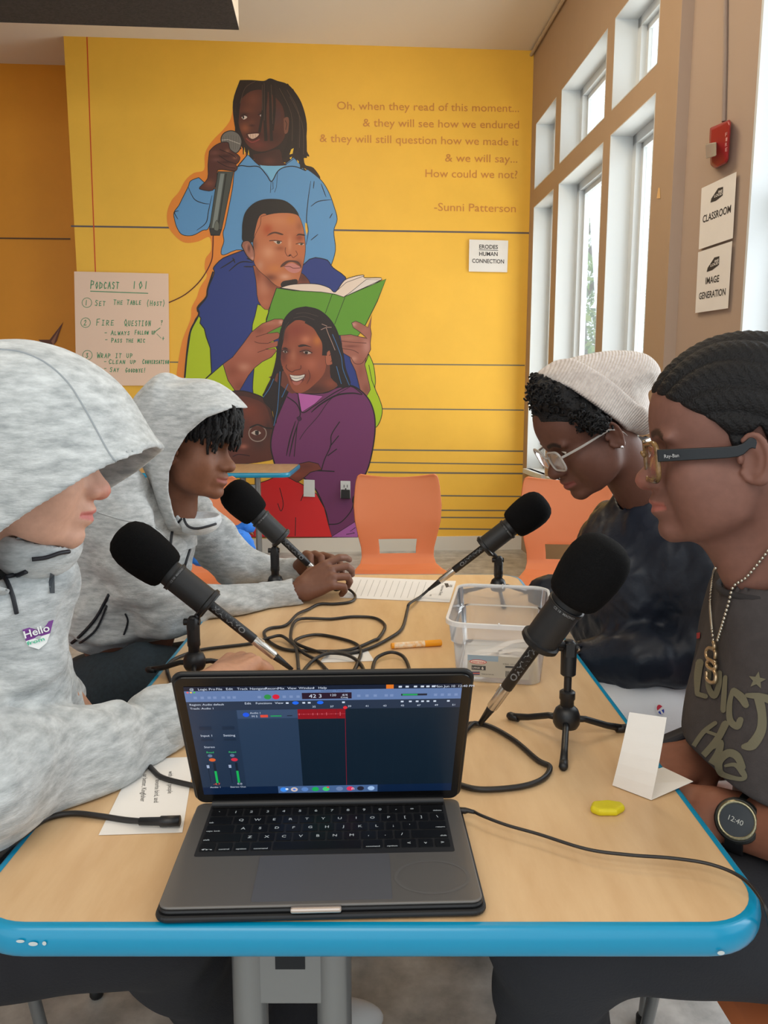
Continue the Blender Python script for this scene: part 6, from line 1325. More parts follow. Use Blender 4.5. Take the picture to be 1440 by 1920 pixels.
# lettering, upper word (curling capitals) and lower word
brush([(1314, 1243), (1310, 1270), (1309, 1302)], [15, 14, 8]); brush([(1333, 1252), (1330, 1285), (1341, 1305), (1350, 1285), (1351, 1262)], [10, 10, 12, 10, 10]); brush([(1310, 1302), (1325, 1306)], 9)
brush([(1362, 1270), (1360, 1300), (1358, 1332)], [8, 10, 10]); brush([(1376, 1295), (1370, 1320), (1371, 1350), (1384, 1362), (1390, 1350)], [8, 10, 12, 13, 12]); brush([(1378, 1296), (1392, 1308), (1400, 1322)], [13, 16, 12])
brush([(1402, 1304), (1425, 1306), (1445, 1312)], [8, 13, 16]); brush([(1424, 1308), (1430, 1340), (1428, 1370), (1412, 1396), (1396, 1400)], [18, 16, 18, 20, 10])
brush([(1343, 1356), (1322, 1372), (1305, 1395), (1292, 1418), (1287, 1428)], [8, 9, 9, 10, 12]); brush([(1328, 1372), (1345, 1378)], 6); brush([(1362, 1358), (1348, 1385), (1325, 1412), (1300, 1436)], [14, 13, 12, 13]); brush([(1340, 1400), (1353, 1392), (1349, 1412), (1334, 1436), (1326, 1456)], [10, 12, 14, 14, 15])
brush([(1362, 1436), (1380, 1434), (1394, 1448), (1398, 1458), (1385, 1460), (1358, 1452), (1350, 1440), (1352, 1425), (1368, 1412), (1384, 1418), (1394, 1438)], [5, 8, 12, 8, 8, 10, 14, 15, 15, 15, 12]); brush([(1342, 1442), (1350, 1462), (1372, 1474)], [12, 12, 10])
st = []
for k in range(10):
    a = math.radians(-80 + 36 * k); r = 17 if k % 2 == 0 else 7.5; st.append((1421 + r * math.cos(a), 1276 + r * math.sin(a)))
decal(t4, [[st[i], st[(i + 1) % 10], (1421, 1276)] for i in range(10)], mb, .0016)
mb.build('shirt_print', M_print, shirt)
mb = MB(); mb.mi = 0; decal(t4, [[(1307, 1172), (1313, 1172), (1314, 1182), (1308, 1184)], [(1308, 1187), (1315, 1186), (1314, 1197), (1308, 1198)]], mb, .0016)
if mb.v: mb.build('red_patch', mat('red_print', (176, 52, 52), .8), shirt)
# chain with pendant
mb = MB(); M_silver = mat('silver', (196, 190, 176), .25, metal=.85)
def bead(mbx, c, r):
    vs = []; n = 6
    for i in range(1, 4):
        for k in range(n): a = PI * i / 4; b = 2 * PI * k / n; vs.append(c + Vector((math.sin(a) * math.cos(b), math.sin(a) * math.sin(b), math.cos(a))) * r)
    vs = [c + Vector((0, 0, r))] + vs + [c - Vector((0, 0, r))]
    fs = [(0, 1 + k, 1 + (k + 1) % n) for k in range(n)] + [(1 + i * n + k, 1 + (i + 1) * n + k, 1 + (i + 1) * n + (k + 1) % n, 1 + i * n + (k + 1) % n) for i in range(2) for k in range(n)] + [(13 + k, 19, 13 + (k + 1) % n) for k in range(n)]
    mbx.add(vs, fs)
def along(pts, step):
    P = spline(pts, 12); out = [P[0]]; acc = 0
    for a, b in zip(P, P[1:]):
        l = (b - a).length; t = step - acc
        while t <= l: out.append(a.lerp(b, t / l)); t += step
        acc = (acc + l) % step
    return out
tc4 = bvh_of([shirt, bd4])
def chain_pts(px):
    out = []
    for x, y in px:
        p = on_surf(tc4, x, y, .004); out.append(p if p is not None else A(x, y, .90))
    return out
pend = on_surf(t4, 1345, 1205, .004) or A(1345, 1205, .86)
for q in ([(1346, 1062), (1342, 1080), (1338, 1110), (1337, 1140), (1341, 1175), (1344, 1203)], [(1440, 1030), (1425, 1050), (1400, 1080), (1381, 1100), (1372, 1130), (1362, 1165), (1351, 1203)]):
    for c in along(chain_pts(q), .0058): bead(mb, c, .0024)
ch = mb.build('bead_chain', M_silver, p4, True)
mb = MB(); P_ = [on_surf(t4, x, y, .006) or A(x, y, .87) for x, y in ((1347, 1204), (1349, 1212), (1346, 1217), (1338, 1216), (1333, 1224), (1335, 1236), (1345, 1242), (1351, 1250), (1347, 1257), (1338, 1254), (1334, 1246), (1340, 1239), (1348, 1243), (1350, 1240))]
mb.tube(spline(P_, 5), .0026, 8); P_ = [on_surf(t4, x, y, .006) or A(x, y, .87) for x, y in ((1350, 1236), (1351, 1226), (1348, 1218))]; mb.tube(P_, .0024, 8); P_ = [on_surf(t4, x, y, .006) or A(x, y, .87) for x, y in ((1334, 1262), (1334, 1274), (1340, 1281), (1349, 1280), (1351, 1268), (1347, 1256))]; mb.tube(spline(P_, 5), .0026, 8)
mb.build('pendant', mat('pendant_gold', (190, 168, 136), .3, metal=.8), ch, True)
# glasses
def glasses(parent, O, R, name, m_front, m_arm, lensm, thick=.0032, w=.052, h=.040, lift=0.0, arm=.0045, armh=.0105, fy=.1085, wrap=.12, logo=None, earz=-.002):
    root = bpy.data.objects.new('glasses', None); COL.objects.link(root); root.parent = parent; root.location = O; bpy.context.view_layer.update(); root.matrix_parent_inverse = parent.matrix_world.inverted()
    L = lambda p: local(O, R, p)
    mb = MB()
    for s in (-1, 1):
        out = []; 
        for x, z in rrect(w, h, .013, 4, 0, 0): xx = s * (.034 + x); out.append(L((xx, fy - wrap * max(abs(xx) - .02, 0), lift - .006 + z + (.003 * (abs(xx) / .06) if z > 0 else 0))))
        mb.tube(out + [out[0], out[1]], thick, 8, cap=False)
    mb.tube([L((-.011, fy + .002, lift + .002)), L((0, fy + .004, lift + .005)), L((.011, fy + .002, lift + .002))], thick * .9, 8)
    mb.build('front_frame', m_front, root, True)
    for s in (-1, 1):
        x0 = s * (.034 + w / 2 + .002); y0 = fy - wrap * .04
        mb = MB(); a = [(x0, y0, lift + .004), (s * .0735, .060, lift + .003), (s * .0790, .012, lift + .002), (s * .0800, -.004, earz), (s * .0790, -.022, earz - .016), (s * .0780, -.028, earz - .030)]
        P = spline([L(q) for q in a], 4); n = len(P); vs = []; Rm = Matrix([[float(v) for v in r] for r in R]).transposed(); U = Rm @ Vector((0, 0, 1)); X = Rm @ Vector((1, 0, 0))
        for i, q in enumerate(P):
            hh = armh / 2 * (1.1 - .35 * i / n); vs += [q + U * hh - X * arm / 2, q + U * hh + X * arm / 2, q - U * hh + X * arm / 2, q - U * hh - X * arm / 2]
        mb.add(vs, [(4 * i + k, 4 * i + (k + 1) % 4, 4 * i + 4 + (k + 1) % 4, 4 * i + 4 + k) for i in range(n - 1) for k in range(4)] + [(0, 1, 2, 3), tuple(4 * (n - 1) + k for k in (3, 2, 1, 0))])
        ar = recalc(mb.build('temple_arm', m_arm, root, True, bevel=.001, angle=35))
        if logo and s == logo:
            mb = MB(); q0 = Vector((s * (.0665), .088, lift + .003)); xd = (L((s * .0735, .060, 0)) - L((x0, y0, 0))).normalized(); 
            text_on(mb, 'Ray-Ban', L((s * .0700 + s * .0012, .0905, lift + .0012)), xd, U, .0042, width=.017); mb.build('arm_lettering', mat('silver_print', (190, 190, 190), .4), ar)
    for s in (-1, 1):
        mb = MB(); out = []
        for x, z in rrect(w - .003, h - .003, .012, 4, 0, 0): xx = s * (.034 + x); out.append(L((xx, fy - wrap * max(abs(xx) - .02, 0), lift - .006 + z)))
        mb.quad(out); o = mb.build('lens', lensm, root); sm = o.modifiers.new('t', 'SOLIDIFY'); sm.thickness = .0015
    return root
M_lens = mat('clear_lens_glass', (240, 240, 240), .02, trans=1.0, alpha=.3)
glasses(p4, O4, R4, 'g', mat('tortoise_acetate', (58, 42, 30), .18, noise=.5, scale=60, second=(150, 116, 74)), mat('black_acetate', (10, 15, 20), .4), M_lens, logo=-1 if R4[0][1] > 0 else 1, w=.054, h=.044, armh=.0135, lift=-.007, wrap=.28, earz=.003)
# watch
wd = (A(1352, 1524, .905) - W4).normalized(); cv = (CAM - W4).normalized(); nw = (cv - wd * cv.dot(wd)).normalized()
wt = bpy.data.objects.new('wristwatch', None); COL.objects.link(wt); wt.parent = p4; wt.location = W4; bpy.context.view_layer.update(); wt.matrix_parent_inverse = p4.matrix_world.inverted()
tv = wd.cross(nw); mb = MB(); n = 36; vs = []
for k in range(n):
    a = 2 * PI * k / n; d = nw * math.cos(a) + tv * math.sin(a)
    vs += [W4 + d * .0355 - wd * .011, W4 + d * .0355 + wd * .011, W4 + d * .0385 + wd * .010, W4 + d * .0385 - wd * .010]
mb.add(vs, [(4 * k + j, 4 * k + (j + 1) % 4, (4 * ((k + 1) % n)) + (j + 1) % 4, (4 * ((k + 1) % n)) + j) for k in range(n) for j in range(4)]); recalc(mb.build('strap', M_blk, wt, True, angle=40))
F = frame(W4 + nw * .036, nw, -wd) @ Matrix.Scale(1.18, 4); mb = MB(); mb.lathe([(.020, 0), (.0225, .002), (.0225, .008), (.0205, .0105)], F, 28); mb.build('case', mat('resin_black', (26, 28, 28), .4), wt, True, angle=35)
mb = MB(); mb.lathe([(.0185, .0100), (.0195, .0122), (.0165, .0128), (.0160, .0110)], F, 28, False); mb.build('bezel', mat('bezel_metal', (150, 144, 118), .25, metal=.8), wt, True)
mb = MB(); mb.lathe([(.0162, .0112), (.001, .0116)], F, 28); mb.mi = 1; F3 = F.to_3x3(); text_on(mb, '12:40', F @ Vector((-.009, -.003, .0119)), F3 @ Vector((1, 0, 0)), F3 @ Vector((0, 1, 0)), .005); mb.build('dial', [mat('dial_dark', (44, 52, 60), .12), mat('dial_mark', (180, 182, 176), .3)], wt)
# trousers
LG4 = Sdf().add(f_chain([(.66, .86, .575), (.40, .85, .60), (.205, .86, .600)], [.088, .082, .078]), .03).add(f_chain([(.205, .86, .600), (.225, .90, .30), (.25, .94, .09)], [.078, .068, .062]), .04).add(f_chain([(.66, 1.08, .50), (.30, 1.10, .52), (.28, 1.18, .10)], [.10, .08, .062]), .03).dis(wrinkle(.0035, 22, 9))
sdf_object('trousers', [(LG4, (.08, .70, .02), (.80, 1.24, .66), .0075)], mat('black_trousers', (34, 36, 42), .85, bump=.2, bscale=300), p4, relax=1)
def shoe(parent, c, ang, m, name='shoe'):
    M = Matrix.Translation(c) @ Matrix.Rotation(ang, 4, 'Z'); f = lambda p: M @ Vector(p)
    Rr = np.array(M.to_3x3().transposed()); S = Sdf().add(f_ell(f((0, .0, .045)), (.042, .13, .045), Rr), .02).add(f_ell(f((0, -.07, .075)), (.036, .055, .055), Rr), .03).sub(f_box(f((0, 0, -.05)), (.2, .3, .05), Rr), .006)
    lo_, hi_ = lobox(c, pad=.16); hi_[2] = c[2] + .16; lo_[2] = c[2] - .02
    o = sdf_object(name, [(S, lo_, hi_, .006)], m, parent)
    mb = MB(); mb.prism([(x, y) for x, y in rrect(.086, .262, .04)], 0, .022, M); mb.build('sole', mat('rubber_sole', (200, 200, 196), .6), o, bevel=.004)
    return o
M_wsh = mat('white_leather', (214, 214, 212), .5); M_bsh = mat('black_leather', (28, 28, 30), .5)
shoe(p4, Vector((.23, .99, 0)), math.radians(95), M_bsh); shoe(p4, Vector((.25, 1.24, 0)), math.radians(90), M_bsh)
mb = MB(); mb.box(A(1261, 1388, 1.075), (.060, .028, .020), Matrix.Rotation(math.radians(-24), 3, 'Y')); o = mb.build('black_case', mat('matte_black', (24, 24, 34), .6), bevel=.009, seg=4, center=True)
tag(o, 'small rounded black case held above the hand of the boy in dark T-shirt', 'case')
# ------------------------------------------------ the boy with the beanie (far right)
R3 = axes(dirv(-1, -.22, 33)); O3 = place((1031, 893), 1.53, R3, .97); H3 = head_sdf(dict(lips=1.0, nose=1.1))
p3 = person((.56, 1.6, 0), 'boy in a pale knitted beanie, clear glasses and black jacket looking down, far right')
neck3 = A(1205, 905, 1.60) + Vector((.03, 0, -.06))
f3h = xform(H3, O3, R3, .97); B3 = Sdf().add(f3h, .01).add(f_cap(local(O3, R3, (0, -.025, -.04)), neck3, .050, .056), .025)
H3a = Sdf().add(f_chain([neck3, (.56, 1.63, .86), (.56, 1.63, .62)], [.05, .07, .11]), .03).add(f_chain([(.61, 1.46, .92), (.60, 1.42, .755), (.42, 1.49, .70)], [.045, .04, .030]), .03)
hR = axes(Vector((-.96, .1, -.12)), up=(0, -.2, 1)); hand_sdf(H3a, (.385, 1.50, .690), hR, fingers=[(45, 50, 30)] * 4, sc=.95)
hc3 = head_color((100, 66, 54), (132, 74, 70), (30, 22, 20))
def col3(P): q = ((P - np.array(O3)) @ R3.T) / .97; C = hc3(q); far = np.linalg.norm(P - np.array(O3), axis=1) > .2; C[far] = (98, 64, 52); return C
lo, hi = lobox(O3, pad=.15); lo[2] -= .03
sdf_object('body', [(B3, lo, hi + np.array([.05, 0, 0]), .0026), (H3a, (.25, 1.30, .48), (.72, 1.78, 1.0), .0075)], M_skin('deep_brown'), p3, col3)
eyes(p3, O3, R3, look=(0, -.3), sc=.97)
# short hair at the side of the head, then the curls in front of the beanie
def hairline3(P): q = (P - np.array(O3)) @ R3.T; return (np.interp(q[:, 1], [-.12, -.06, -.03, -.015, .005, .015, .04, .07, .095], [-.06, -.045, -.01, .022, .010, .012, .040, .058, .070]) - q[:, 2]).astype(np.float32)
HR3 = Sdf().add(xform(f_ell((0, -.004, .042), (.0755, .0985, .083)), O3, R3), .01).add(xform(f_ell((0, .038, .042), (.060, .049, .052)), O3, R3), .02).cut(hairline3, .008)
hv = sdf_object('hair', [(HR3, lo, hi, .0042)], M_hair, p3)
def curls(name, parent, spots, n, seed, r=(.0022, .0036), R_=.007, ln=2.2, down=0.0):
    rg = random.Random(seed); mb = MB()
    for i in range(n):
        c, rad = rg.choice(spots); d = Vector((rg.gauss(0, 1), rg.gauss(0, 1), rg.gauss(0, 1))).normalized(); c = Vector(c) + Vector((d.x * rad[0], d.y * rad[1], d.z * rad[2])) * rg.uniform(.75, 1.06)
        qx, qy = to_px(c)
        if qy < 712 + (qx - 1020) * .56: continue
        u = d.orthogonal().normalized(); w = d.cross(u); ph = rg.uniform(0, 6); rr = R_ * rg.uniform(.6, 1.1); pts = []
        for k in range(9): a = ph + k / 8 * ln * 2 * PI * .5; pts.append(c + (u * math.cos(a) + w * math.sin(a)) * rr * (1 - k / 14) + d * (k * .0016) - Vector((0, 0, down * k)))
        mb.tube(pts, [rg.uniform(*r) * (1 - .05 * k) for k in range(9)], 5)
    return mb.build(name, M_hair, parent, True)
C3 = [(A(1044, 745, 1.52), (.046, .062, .034)), (A(1020, 742, 1.53), (.026, .055, .034)), (A(1078, 770, 1.50), (.044, .05, .026)), (A(1016, 722, 1.55), (.016, .04, .022)), (A(1110, 790, 1.475), (.030, .03, .016))]
def to_px(P):
    q = P - CAM; cp, sp = math.cos(PITCH), math.sin(PITCH); d = q.y * cp - q.z * sp; return 720 + FPX * q.x / d, 960 - FPX * (q.y * sp + q.z * cp) / d
S_ = Sdf()
for c, r in C3: S_.add(f_ell(c, tuple(v * .93 for v in r)), .02)
S_.dis(wrinkle(.004, 190, 3)); sdf_object('curly_fringe', [(S_, np.array(A(1040, 750, 1.53)) - .13, np.array(A(1040, 750, 1.53)) + .16, .004)], M_hair, hv)
curls('curls', hv, C3, 620, 11)
# beanie
bean = [(1018, 703), (1060, 678), (1095, 668), (1130, 659), (1170, 657), (1206, 663), (1228, 682), (1234, 705), (1222, 728), (1210, 738), (1216, 765), (1220, 795), (1205, 812), (1180, 806), (1120, 768), (1060, 724), (1030, 712)]
cuff = [(1016, 706), (1045, 684), (1078, 672), (1135, 712), (1190, 757), (1216, 768), (1221, 796), (1206, 814), (1180, 807), (1120, 771), (1062, 727), (1030, 714)]
M_knit = mat('oat_knit', (196, 184, 176), .95, noise=.16, scale=120, second=(222, 212, 204), sheen=.3)
def ribs(m, dirn, scale, strength=.8):
    nt = m.node_tree; b = nt.nodes['Principled BSDF']; tc = nt.nodes.new('ShaderNodeTexCoord'); mp = nt.nodes.new('ShaderNodeMapping'); wv = nt.nodes.new('ShaderNodeTexWave'); wv.bands_direction = 'X'; wv.inputs['Scale'].default_value = scale; wv.inputs['Distortion'].default_value = .4
    a = math.atan2(dirn[1], dirn[0]); mp.inputs['Rotation'].default_value = (0, a, 0); nt.links.new(tc.outputs['Object'], mp.inputs[0]); nt.links.new(mp.outputs[0], wv.inputs[0])
    bp = nt.nodes.new('ShaderNodeBump'); bp.inputs['Strength'].default_value = strength; bp.inputs['Distance'].default_value = .004; nt.links.new(wv.outputs['Fac'], bp.inputs['Height']); nt.links.new(bp.outputs[0], b.inputs['Normal'])
ribs(M_knit, (.83, -.55), 62, .55)
base3 = Sdf().add(xform(f_ell((0, -.004, .042), (.0830, .1060, .0900)), O3, R3), .01).add(inflate_px(bean, 1.565, .075, .086), .03)
up3 = prism_px([(1005, 700), (1030, 712), (1062, 727), (1120, 770), (1180, 806), (1212, 816), (1300, 840), (1330, 560), (950, 540)], 1.50, False); cf3 = prism_px([(1000, 706), (1030, 713), (1062, 728), (1120, 771), (1180, 808), (1216, 820), (1262, 800), (1216, 767), (1190, 757), (1135, 712), (1078, 670), (1030, 672)], 1.50, False)
hole3 = xform(f_ell((0, -.004, .040), (.0780, .1010, .084)), O3, R3)
BN = Sdf().add(base3, .01).cut(up3, .004).sub(f_cap(A(1222, 728, 1.48) + Vector((.012, 0, .0)), A(1206, 742, 1.47), .009, .005), .02).sub(hole3, .003); blo, bhi = lobox(A(1018, 703, 1.565), A(1234, 812, 1.565), pad=.05); blo[1] -= .08; bhi[1] += .07
bn = sdf_object('beanie', [(BN, blo, bhi, .0036)], M_knit, p3, relax=1)
CF = Sdf().add(lambda P: base3(P) - .0085, .01).cut(cf3, .006).sub(hole3, .003); sdf_object('turned_up_cuff', [(CF, blo, bhi, .0036)], M_knit, bn, relax=1)
glasses(p3, O3, R3, 'g', mat('clear_frame', (176, 170, 164), .15), mat('clear_frame', (176, 170, 164), .15), M_lens, w=.050, h=.040, armh=.0042, arm=.003, thick=.0022, lift=-.002, fy=.106)
es = local(O3, R3, (.0835 * (1 if R3[0][1] < 0 else -1), -.006, -.044), .97); mb = MB(); bead(mb, es + Vector((0, -.002, 0)), .0035); mb.build('ear_stud', mat('stud', (240, 240, 245), .05, metal=.9), p3, True)
# jacket
J3 = Sdf(); J3.add(f_ell((.56, 1.62, .86), (.135, .20, .17)), .03); J3.add(f_ell((.56, 1.64, .74), (.14, .17, .12)), .05); J3.add(f_cap(neck3 + Vector((0, 0, -.04)), neck3 + Vector((-.012, 0, .035)), .078, .064), .04); J3.add(f_chain([A(1190, 840, 1.70), A(1222, 858, 1.66), A(1225, 880, 1.56)], [.022, .034, .028]), .03)
J3.add(f_chain([(.605, 1.46, .93), (.63, 1.41, .84), (.615, 1.405, .755)], [.075, .070, .062]), .04); J3.add(f_chain([(.615, 1.405, .755), (.50, 1.43, .725), (.40, 1.50, .700)], [.062, .052, .042]), .03); J3.add(f_chain([(.55, 1.79, .92), (.55, 1.83, .74), (.40, 1.80, .76)], [.075, .065, .045]), .04)
J3.dis(wrinkle(.0085, 17, 12, (1, 1, .7))); J3.dis(wrinkle(.002, 60, 14)); J3.sub(f_cap(neck3 + Vector((-.018, 0, .0)), neck3 + Vector((-.035, 0, .10)), .056, .062), .004); J3.sub(f_cap((.40, 1.50, .70), (.30, 1.52, .69), .036, .04), .003)
M_jack = mat('black_nylon', (34, 40, 52), .42, bump=.25, bscale=60, spec=.35); jk = sdf_object('jacket', [(J3, (.30, 1.28, .50), (.80, 1.95, 1.12), .0062)], M_jack, p3, relax=1)
t3 = bvh_of([jk]); trim('zip', t3, [(1146, 940), (1148, 960), (1147, 985), (1140, 1020)], .0013, mat('zip_metal', (150, 150, 150), .3, metal=.8), jk); trim('seam', t3, [(1250, 870), (1230, 950), (1195, 1030), (1178, 1120)], .0012, M_trim, jk)
mb = MB(); nk = neck3 + Vector((-.012, 0, .0)); mb.tube([nk + Vector((.056 * math.cos(t), .056 * math.sin(t), -.012 + .012 * math.cos(t))) for t in [k / 20 * 2 * PI for k in range(21)]], .005, 8); mb.build('undershirt_collar', mat('white_cotton', (220, 222, 226), .8), p3, True)
mb = MB(); Q = [(1179, 1062), (1206, 1060), (1204, 1108), (1186, 1108), (1177, 1098)]; mb.mi = 0; decal(t3, [Q], mb, .002); mb.mi = 1; decal(t3, [[(1180, 1078), (1203, 1078), (1201, 1105), (1187, 1105), (1180, 1096)]], mb, .0026); mb.mi = 1; decal(t3, text_px('Hello', 1179, 1074, 1205, 1073, 9), mb, .0028); mb.mi = 2; decal(t3, text_px('I.E B', 1181, 1088, 1203, 1086, 7), mb, .0030); decal(t3, text_px('N', 1189, 1102, 1200, 1101, 9), mb, .0030)
nt3 = mb.build('name_tag', [mat('tag_green', (84, 150, 74), .6), mat('tag_white', (226, 228, 226), .6), mat('tag_ink', (50, 52, 56), .6)], None); nt3.data.vertices and recenter(nt3); tag(nt3, 'green and white Hello name sticker on the black jacket of the boy in beanie', 'name tag')
L3_ = Sdf().add(f_chain([(.70, 1.46, .56), (.52, 1.44, .595), (.33, 1.47, .58)], [.105, .100, .078]), .03).add(f_chain([(.33, 1.47, .58), (.30, 1.54, .1)], [.07, .06]), .03).add(f_chain([(.68, 1.70, .50), (.32, 1.72, .53), (.30, 1.74, .1)], [.10, .08, .06]), .03).dis(wrinkle(.004, 20, 21))
tr3 = sdf_object('sweatpants', [(L3_, (.20, 1.30, .04), (.84, 1.84, .72), .0072)], mat('white_jersey', (240, 244, 250), .9, bump=.15, bscale=300), p3, relax=1)
shoe(p3, Vector((.28, 1.62, 0)), math.radians(92), M_wsh); shoe(p3, Vector((.28, 1.82, 0)), math.radians(90), M_wsh)
tt = bvh_of([tr3]); mb = MB(); cx, cy = 1238, 1331
def ep(a, rx, ry): t = math.radians(a); x, y = rx * math.cos(t), ry * math.sin(t); b = math.radians(65); return (cx + x * math.cos(b) - y * math.sin(b), cy + x * math.sin(b) + y * math.cos(b))
mb.mi = 0; decal(tt, [[ep(a, 12, 8.5) for a in range(0, 360, 24)]], mb, .0018); mb.mi = 1; decal(tt, [[ep(a, 9.5, 6) for a in range(95, 266, 19)]], mb, .0024); mb.mi = 2; decal(tt, [[ep(a, 9.5, 6) for a in range(-82, 83, 16)]], mb, .0024); mb.mi = 0; decal(tt, [[ep(-20, 9.5, 6), ep(20, 9.5, 6), ep(90, 1, 1.5), ep(-90, 1, 1)]], mb, .0028)
if mb.v: mb.build('embroidered_logo', [mat('logo_white', (240, 242, 246), .7), mat('logo_red', (206, 44, 70), .7), mat('logo_blue', (40, 70, 180), .7)], tr3)
# ------------------------------------------------ the hooded teenager holding the far left microphone's plug
R2 = axes(dirv(1, -.16, 8)); O2 = place((440, 876), 1.74, R2, .96); H2 = head_sdf(dict(lips=1.0, nose=1.08, smile=1.0))
p2 = person((-.60, 1.72, 0), 'smiling teenager in a grey hooded sweatshirt with dark curls, leaning on the table far left')
neck2 = A(350, 965, 1.80) + Vector((-.035, 0, -.05))
B2 = Sdf().add(xform(H2, O2, R2, .96), .01).add(f_cap(local(O2, R2, (0, -.02, -.05)), neck2, .049, .055), .025)
C2a = A(548, 1115, 1.795); C2b = A(563, 1070, 1.99)
A2 = Sdf().add(f_chain([A(205, 938, 1.65), A(245, 1040, 1.62), A(305, 1135, 1.645), A(430, 1133, 1.71), A(500, 1122, 1.77), C2a], [.045, .045, .036, .030, .026, .026]), .02).add(f_chain([A(330, 955, 1.94), A(395, 1010, 1.99), A(440, 1062, 2.02), A(510, 1076, 2.02), A(540, 1074, 2.0), C2b], [.045, .04, .033, .028, .025, .025]), .02).add(f_chain([A(210, 960, 1.80), A(240, 1180, 1.76)], [.10, .11]), .03)
HN = Sdf()
d1 = (A(612, 1082, 1.80) - C2a).normalized(); hand_sdf(HN, C2a + d1 * .022, axes(d1 + Vector((0, .1, 0)), up=(-.15, -.75, .65)), fingers=[(22, 30, 22), (34, 42, 25), (40, 50, 30), (44, 52, 30)], thumb=(.2, .9), spread=.14)
d2 = (A(600, 1048, 1.95) - C2b).normalized(); hand_sdf(HN, C2b + d2 * .010, axes(d2 + Vector((0, -.25, .15)), up=(.1, .45, .85)), fingers=[(25, 35, 20), (30, 40, 25), (35, 45, 25), (35, 45, 25)], thumb=(.2, .8))
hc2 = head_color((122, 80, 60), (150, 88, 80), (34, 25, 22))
def col2(P):
    q = ((P - np.array(O2)) @ R2.T) / .96; C = hc2(q); far = np.linalg.norm(P - np.array(O2), axis=1) > .19; C[far] = (118, 80, 64); return C
lo, hi = lobox(O2, pad=.145); lo[2] -= .04; hl, hh = lobox(C2a, C2b, A(650, 1090, 1.80), A(640, 1060, 1.95), pad=.06)
sdf_object('body', [(B2, lo, hi, .0027), (HN, hl, hh, .0026), (A2, (-.80, 1.50, .60), (-.15, 2.14, 1.10), .009)], M_skin('brown'), p2, col2)
eyes(p2, O2, R2, look=(-.35 if True else 0, .12), sc=.96)
HB = Sdf().add(xform(f_ell((0, -.002, .041), (.0745, .0965, .083)), O2, R2, .96), .01).cut(lambda P: (np.interp(((P - np.array(O2)) @ R2.T)[:, 1] / .96, [-.1, 0, .02, .05, .08, .1], [-.08, -.02, .01, .030, .045, .055]) - ((P - np.array(O2)) @ R2.T)[:, 2] / .96).astype(np.float32), .006)
hb = sdf_object('hair', [(HB, lo, hi, .005)], M_hair, p2)
rg = random.Random(4); mb = MB()
for i in range(260):          # short twists hanging over the forehead
    ph = math.radians(rg.uniform(-88, 88)); el = rg.uniform(.25, 1.0); x0 = math.sin(ph) * .060; y0 = .012 + math.cos(ph) * .082 * rg.uniform(.75, 1.0); z0 = .060 + rg.uniform(-.012, .045)
    L_ = rg.uniform(.034, .058) * (1.0 if abs(ph) < 1 else .85); out = Vector((math.sin(ph) * .35, .25 + .75 * math.cos(ph), 0)); pts = []; w0 = rg.uniform(0, 6); tw = rg.uniform(-.35, .35)
    for k in range(9):
        t = k / 8; rr = .034 * math.sin(t * PI * .62) + rg.uniform(-.001, .001); pts.append(local(O2, R2, (x0 + out.x * rr + tw * t * .02 + .0022 * math.sin(w0 + k * 1.9), y0 + out.y * rr + .0022 * math.cos(w0 + k * 1.9), z0 + .012 * math.sin(t * PI) - L_ * t ** 1.4), .96))
    r0 = rg.uniform(.0042, .0066); mb.tube(pts, [r0 * (.8 + .35 * math.sin(k * 1.7 + w0) ** 2) * (1 if k < 7 else .55) for k in range(9)], 7)
mb.build('forehead_twists', M_hair, hb, True)
hood2 = [(254, 775), (260, 745), (276, 724), (300, 703), (320, 699), (342, 711), (386, 712), (422, 727), (450, 750), (480, 790), (490, 860), (470, 930), (420, 985), (350, 1000), (318, 990), (300, 935), (280, 885), (262, 835)]
rim2 = [(457, 768), (440, 765), (400, 782), (367, 811), (346, 845), (334, 880), (331, 915), (338, 950), (347, 980), (350, 1040), (640, 1040), (640, 680), (470, 740)]
g2 = inflate_px(hood2, 1.77, .085, .130); HD2 = Sdf().add(g2, .01).add(f_cap(neck2 + Vector((-.02, 0, -.02)), neck2 + Vector((-.045, 0, .05)), .075, .085), .04).dis(wrinkle(.0028, 24, 31)).cut(lambda P: -prism_px(rim2, 1.72, False)(P), .005)
cav = Sdf().add(lambda P: g2(P) + .010, .0); HD2.sub(lambda P: smax(g2(P) + .0095, -(P[:, 0] - O2.x + .075), .02), .004)
lo2, hi2 = lobox(A(254, 700, 1.77), A(470, 1000, 1.77), pad=.04); lo2[1] -= .1; hi2[1] += .1
hd = sdf_object('hood', [(HD2, lo2, hi2, .0042)], M_grey, p2, relax=1)
S2 = Sdf(); S2.add(f_ell(A(222, 1010, 1.80), (.150, .19, .15)), .03); S2.add(f_ell(A(225, 1120, 1.77), (.155, .17, .14)), .06); S2.add(f_ell(A(290, 1000, 1.80), (.075, .13, .10)), .05)
S2.add(f_chain([A(205, 938, 1.65), A(245, 1040, 1.62), A(305, 1135, 1.645)], [.088, .074, .062]), .05); S2.add(f_chain([A(305, 1135, 1.645), A(430, 1133, 1.71), A(500, 1122, 1.77)], [.062, .048, .042]), .03)
S2.add(f_chain([A(330, 955, 1.94), A(395, 1010, 1.99), A(440, 1062, 2.02)], [.082, .066, .056]), .05); S2.add(f_chain([A(440, 1062, 2.02), A(510, 1076, 2.02), A(540, 1074, 2.0)], [.056, .047, .038]), .03)
S2.dis(wrinkle(.0070, 22, 33)); S2.dis(wrinkle(.0028, 50, 34))
S2.sub(f_cap(neck2 + Vector((0, 0, .02)), neck2 + Vector((.03, 0, .1)), .058, .07), .006)
flr = lambda z: (lambda P: (z - P[:, 2]).astype(np.float32))
S2.cut(lambda P: np.where(P[:, 0] > -.395, TZ + .002 - P[:, 2], -1).astype(np.float32), .0)
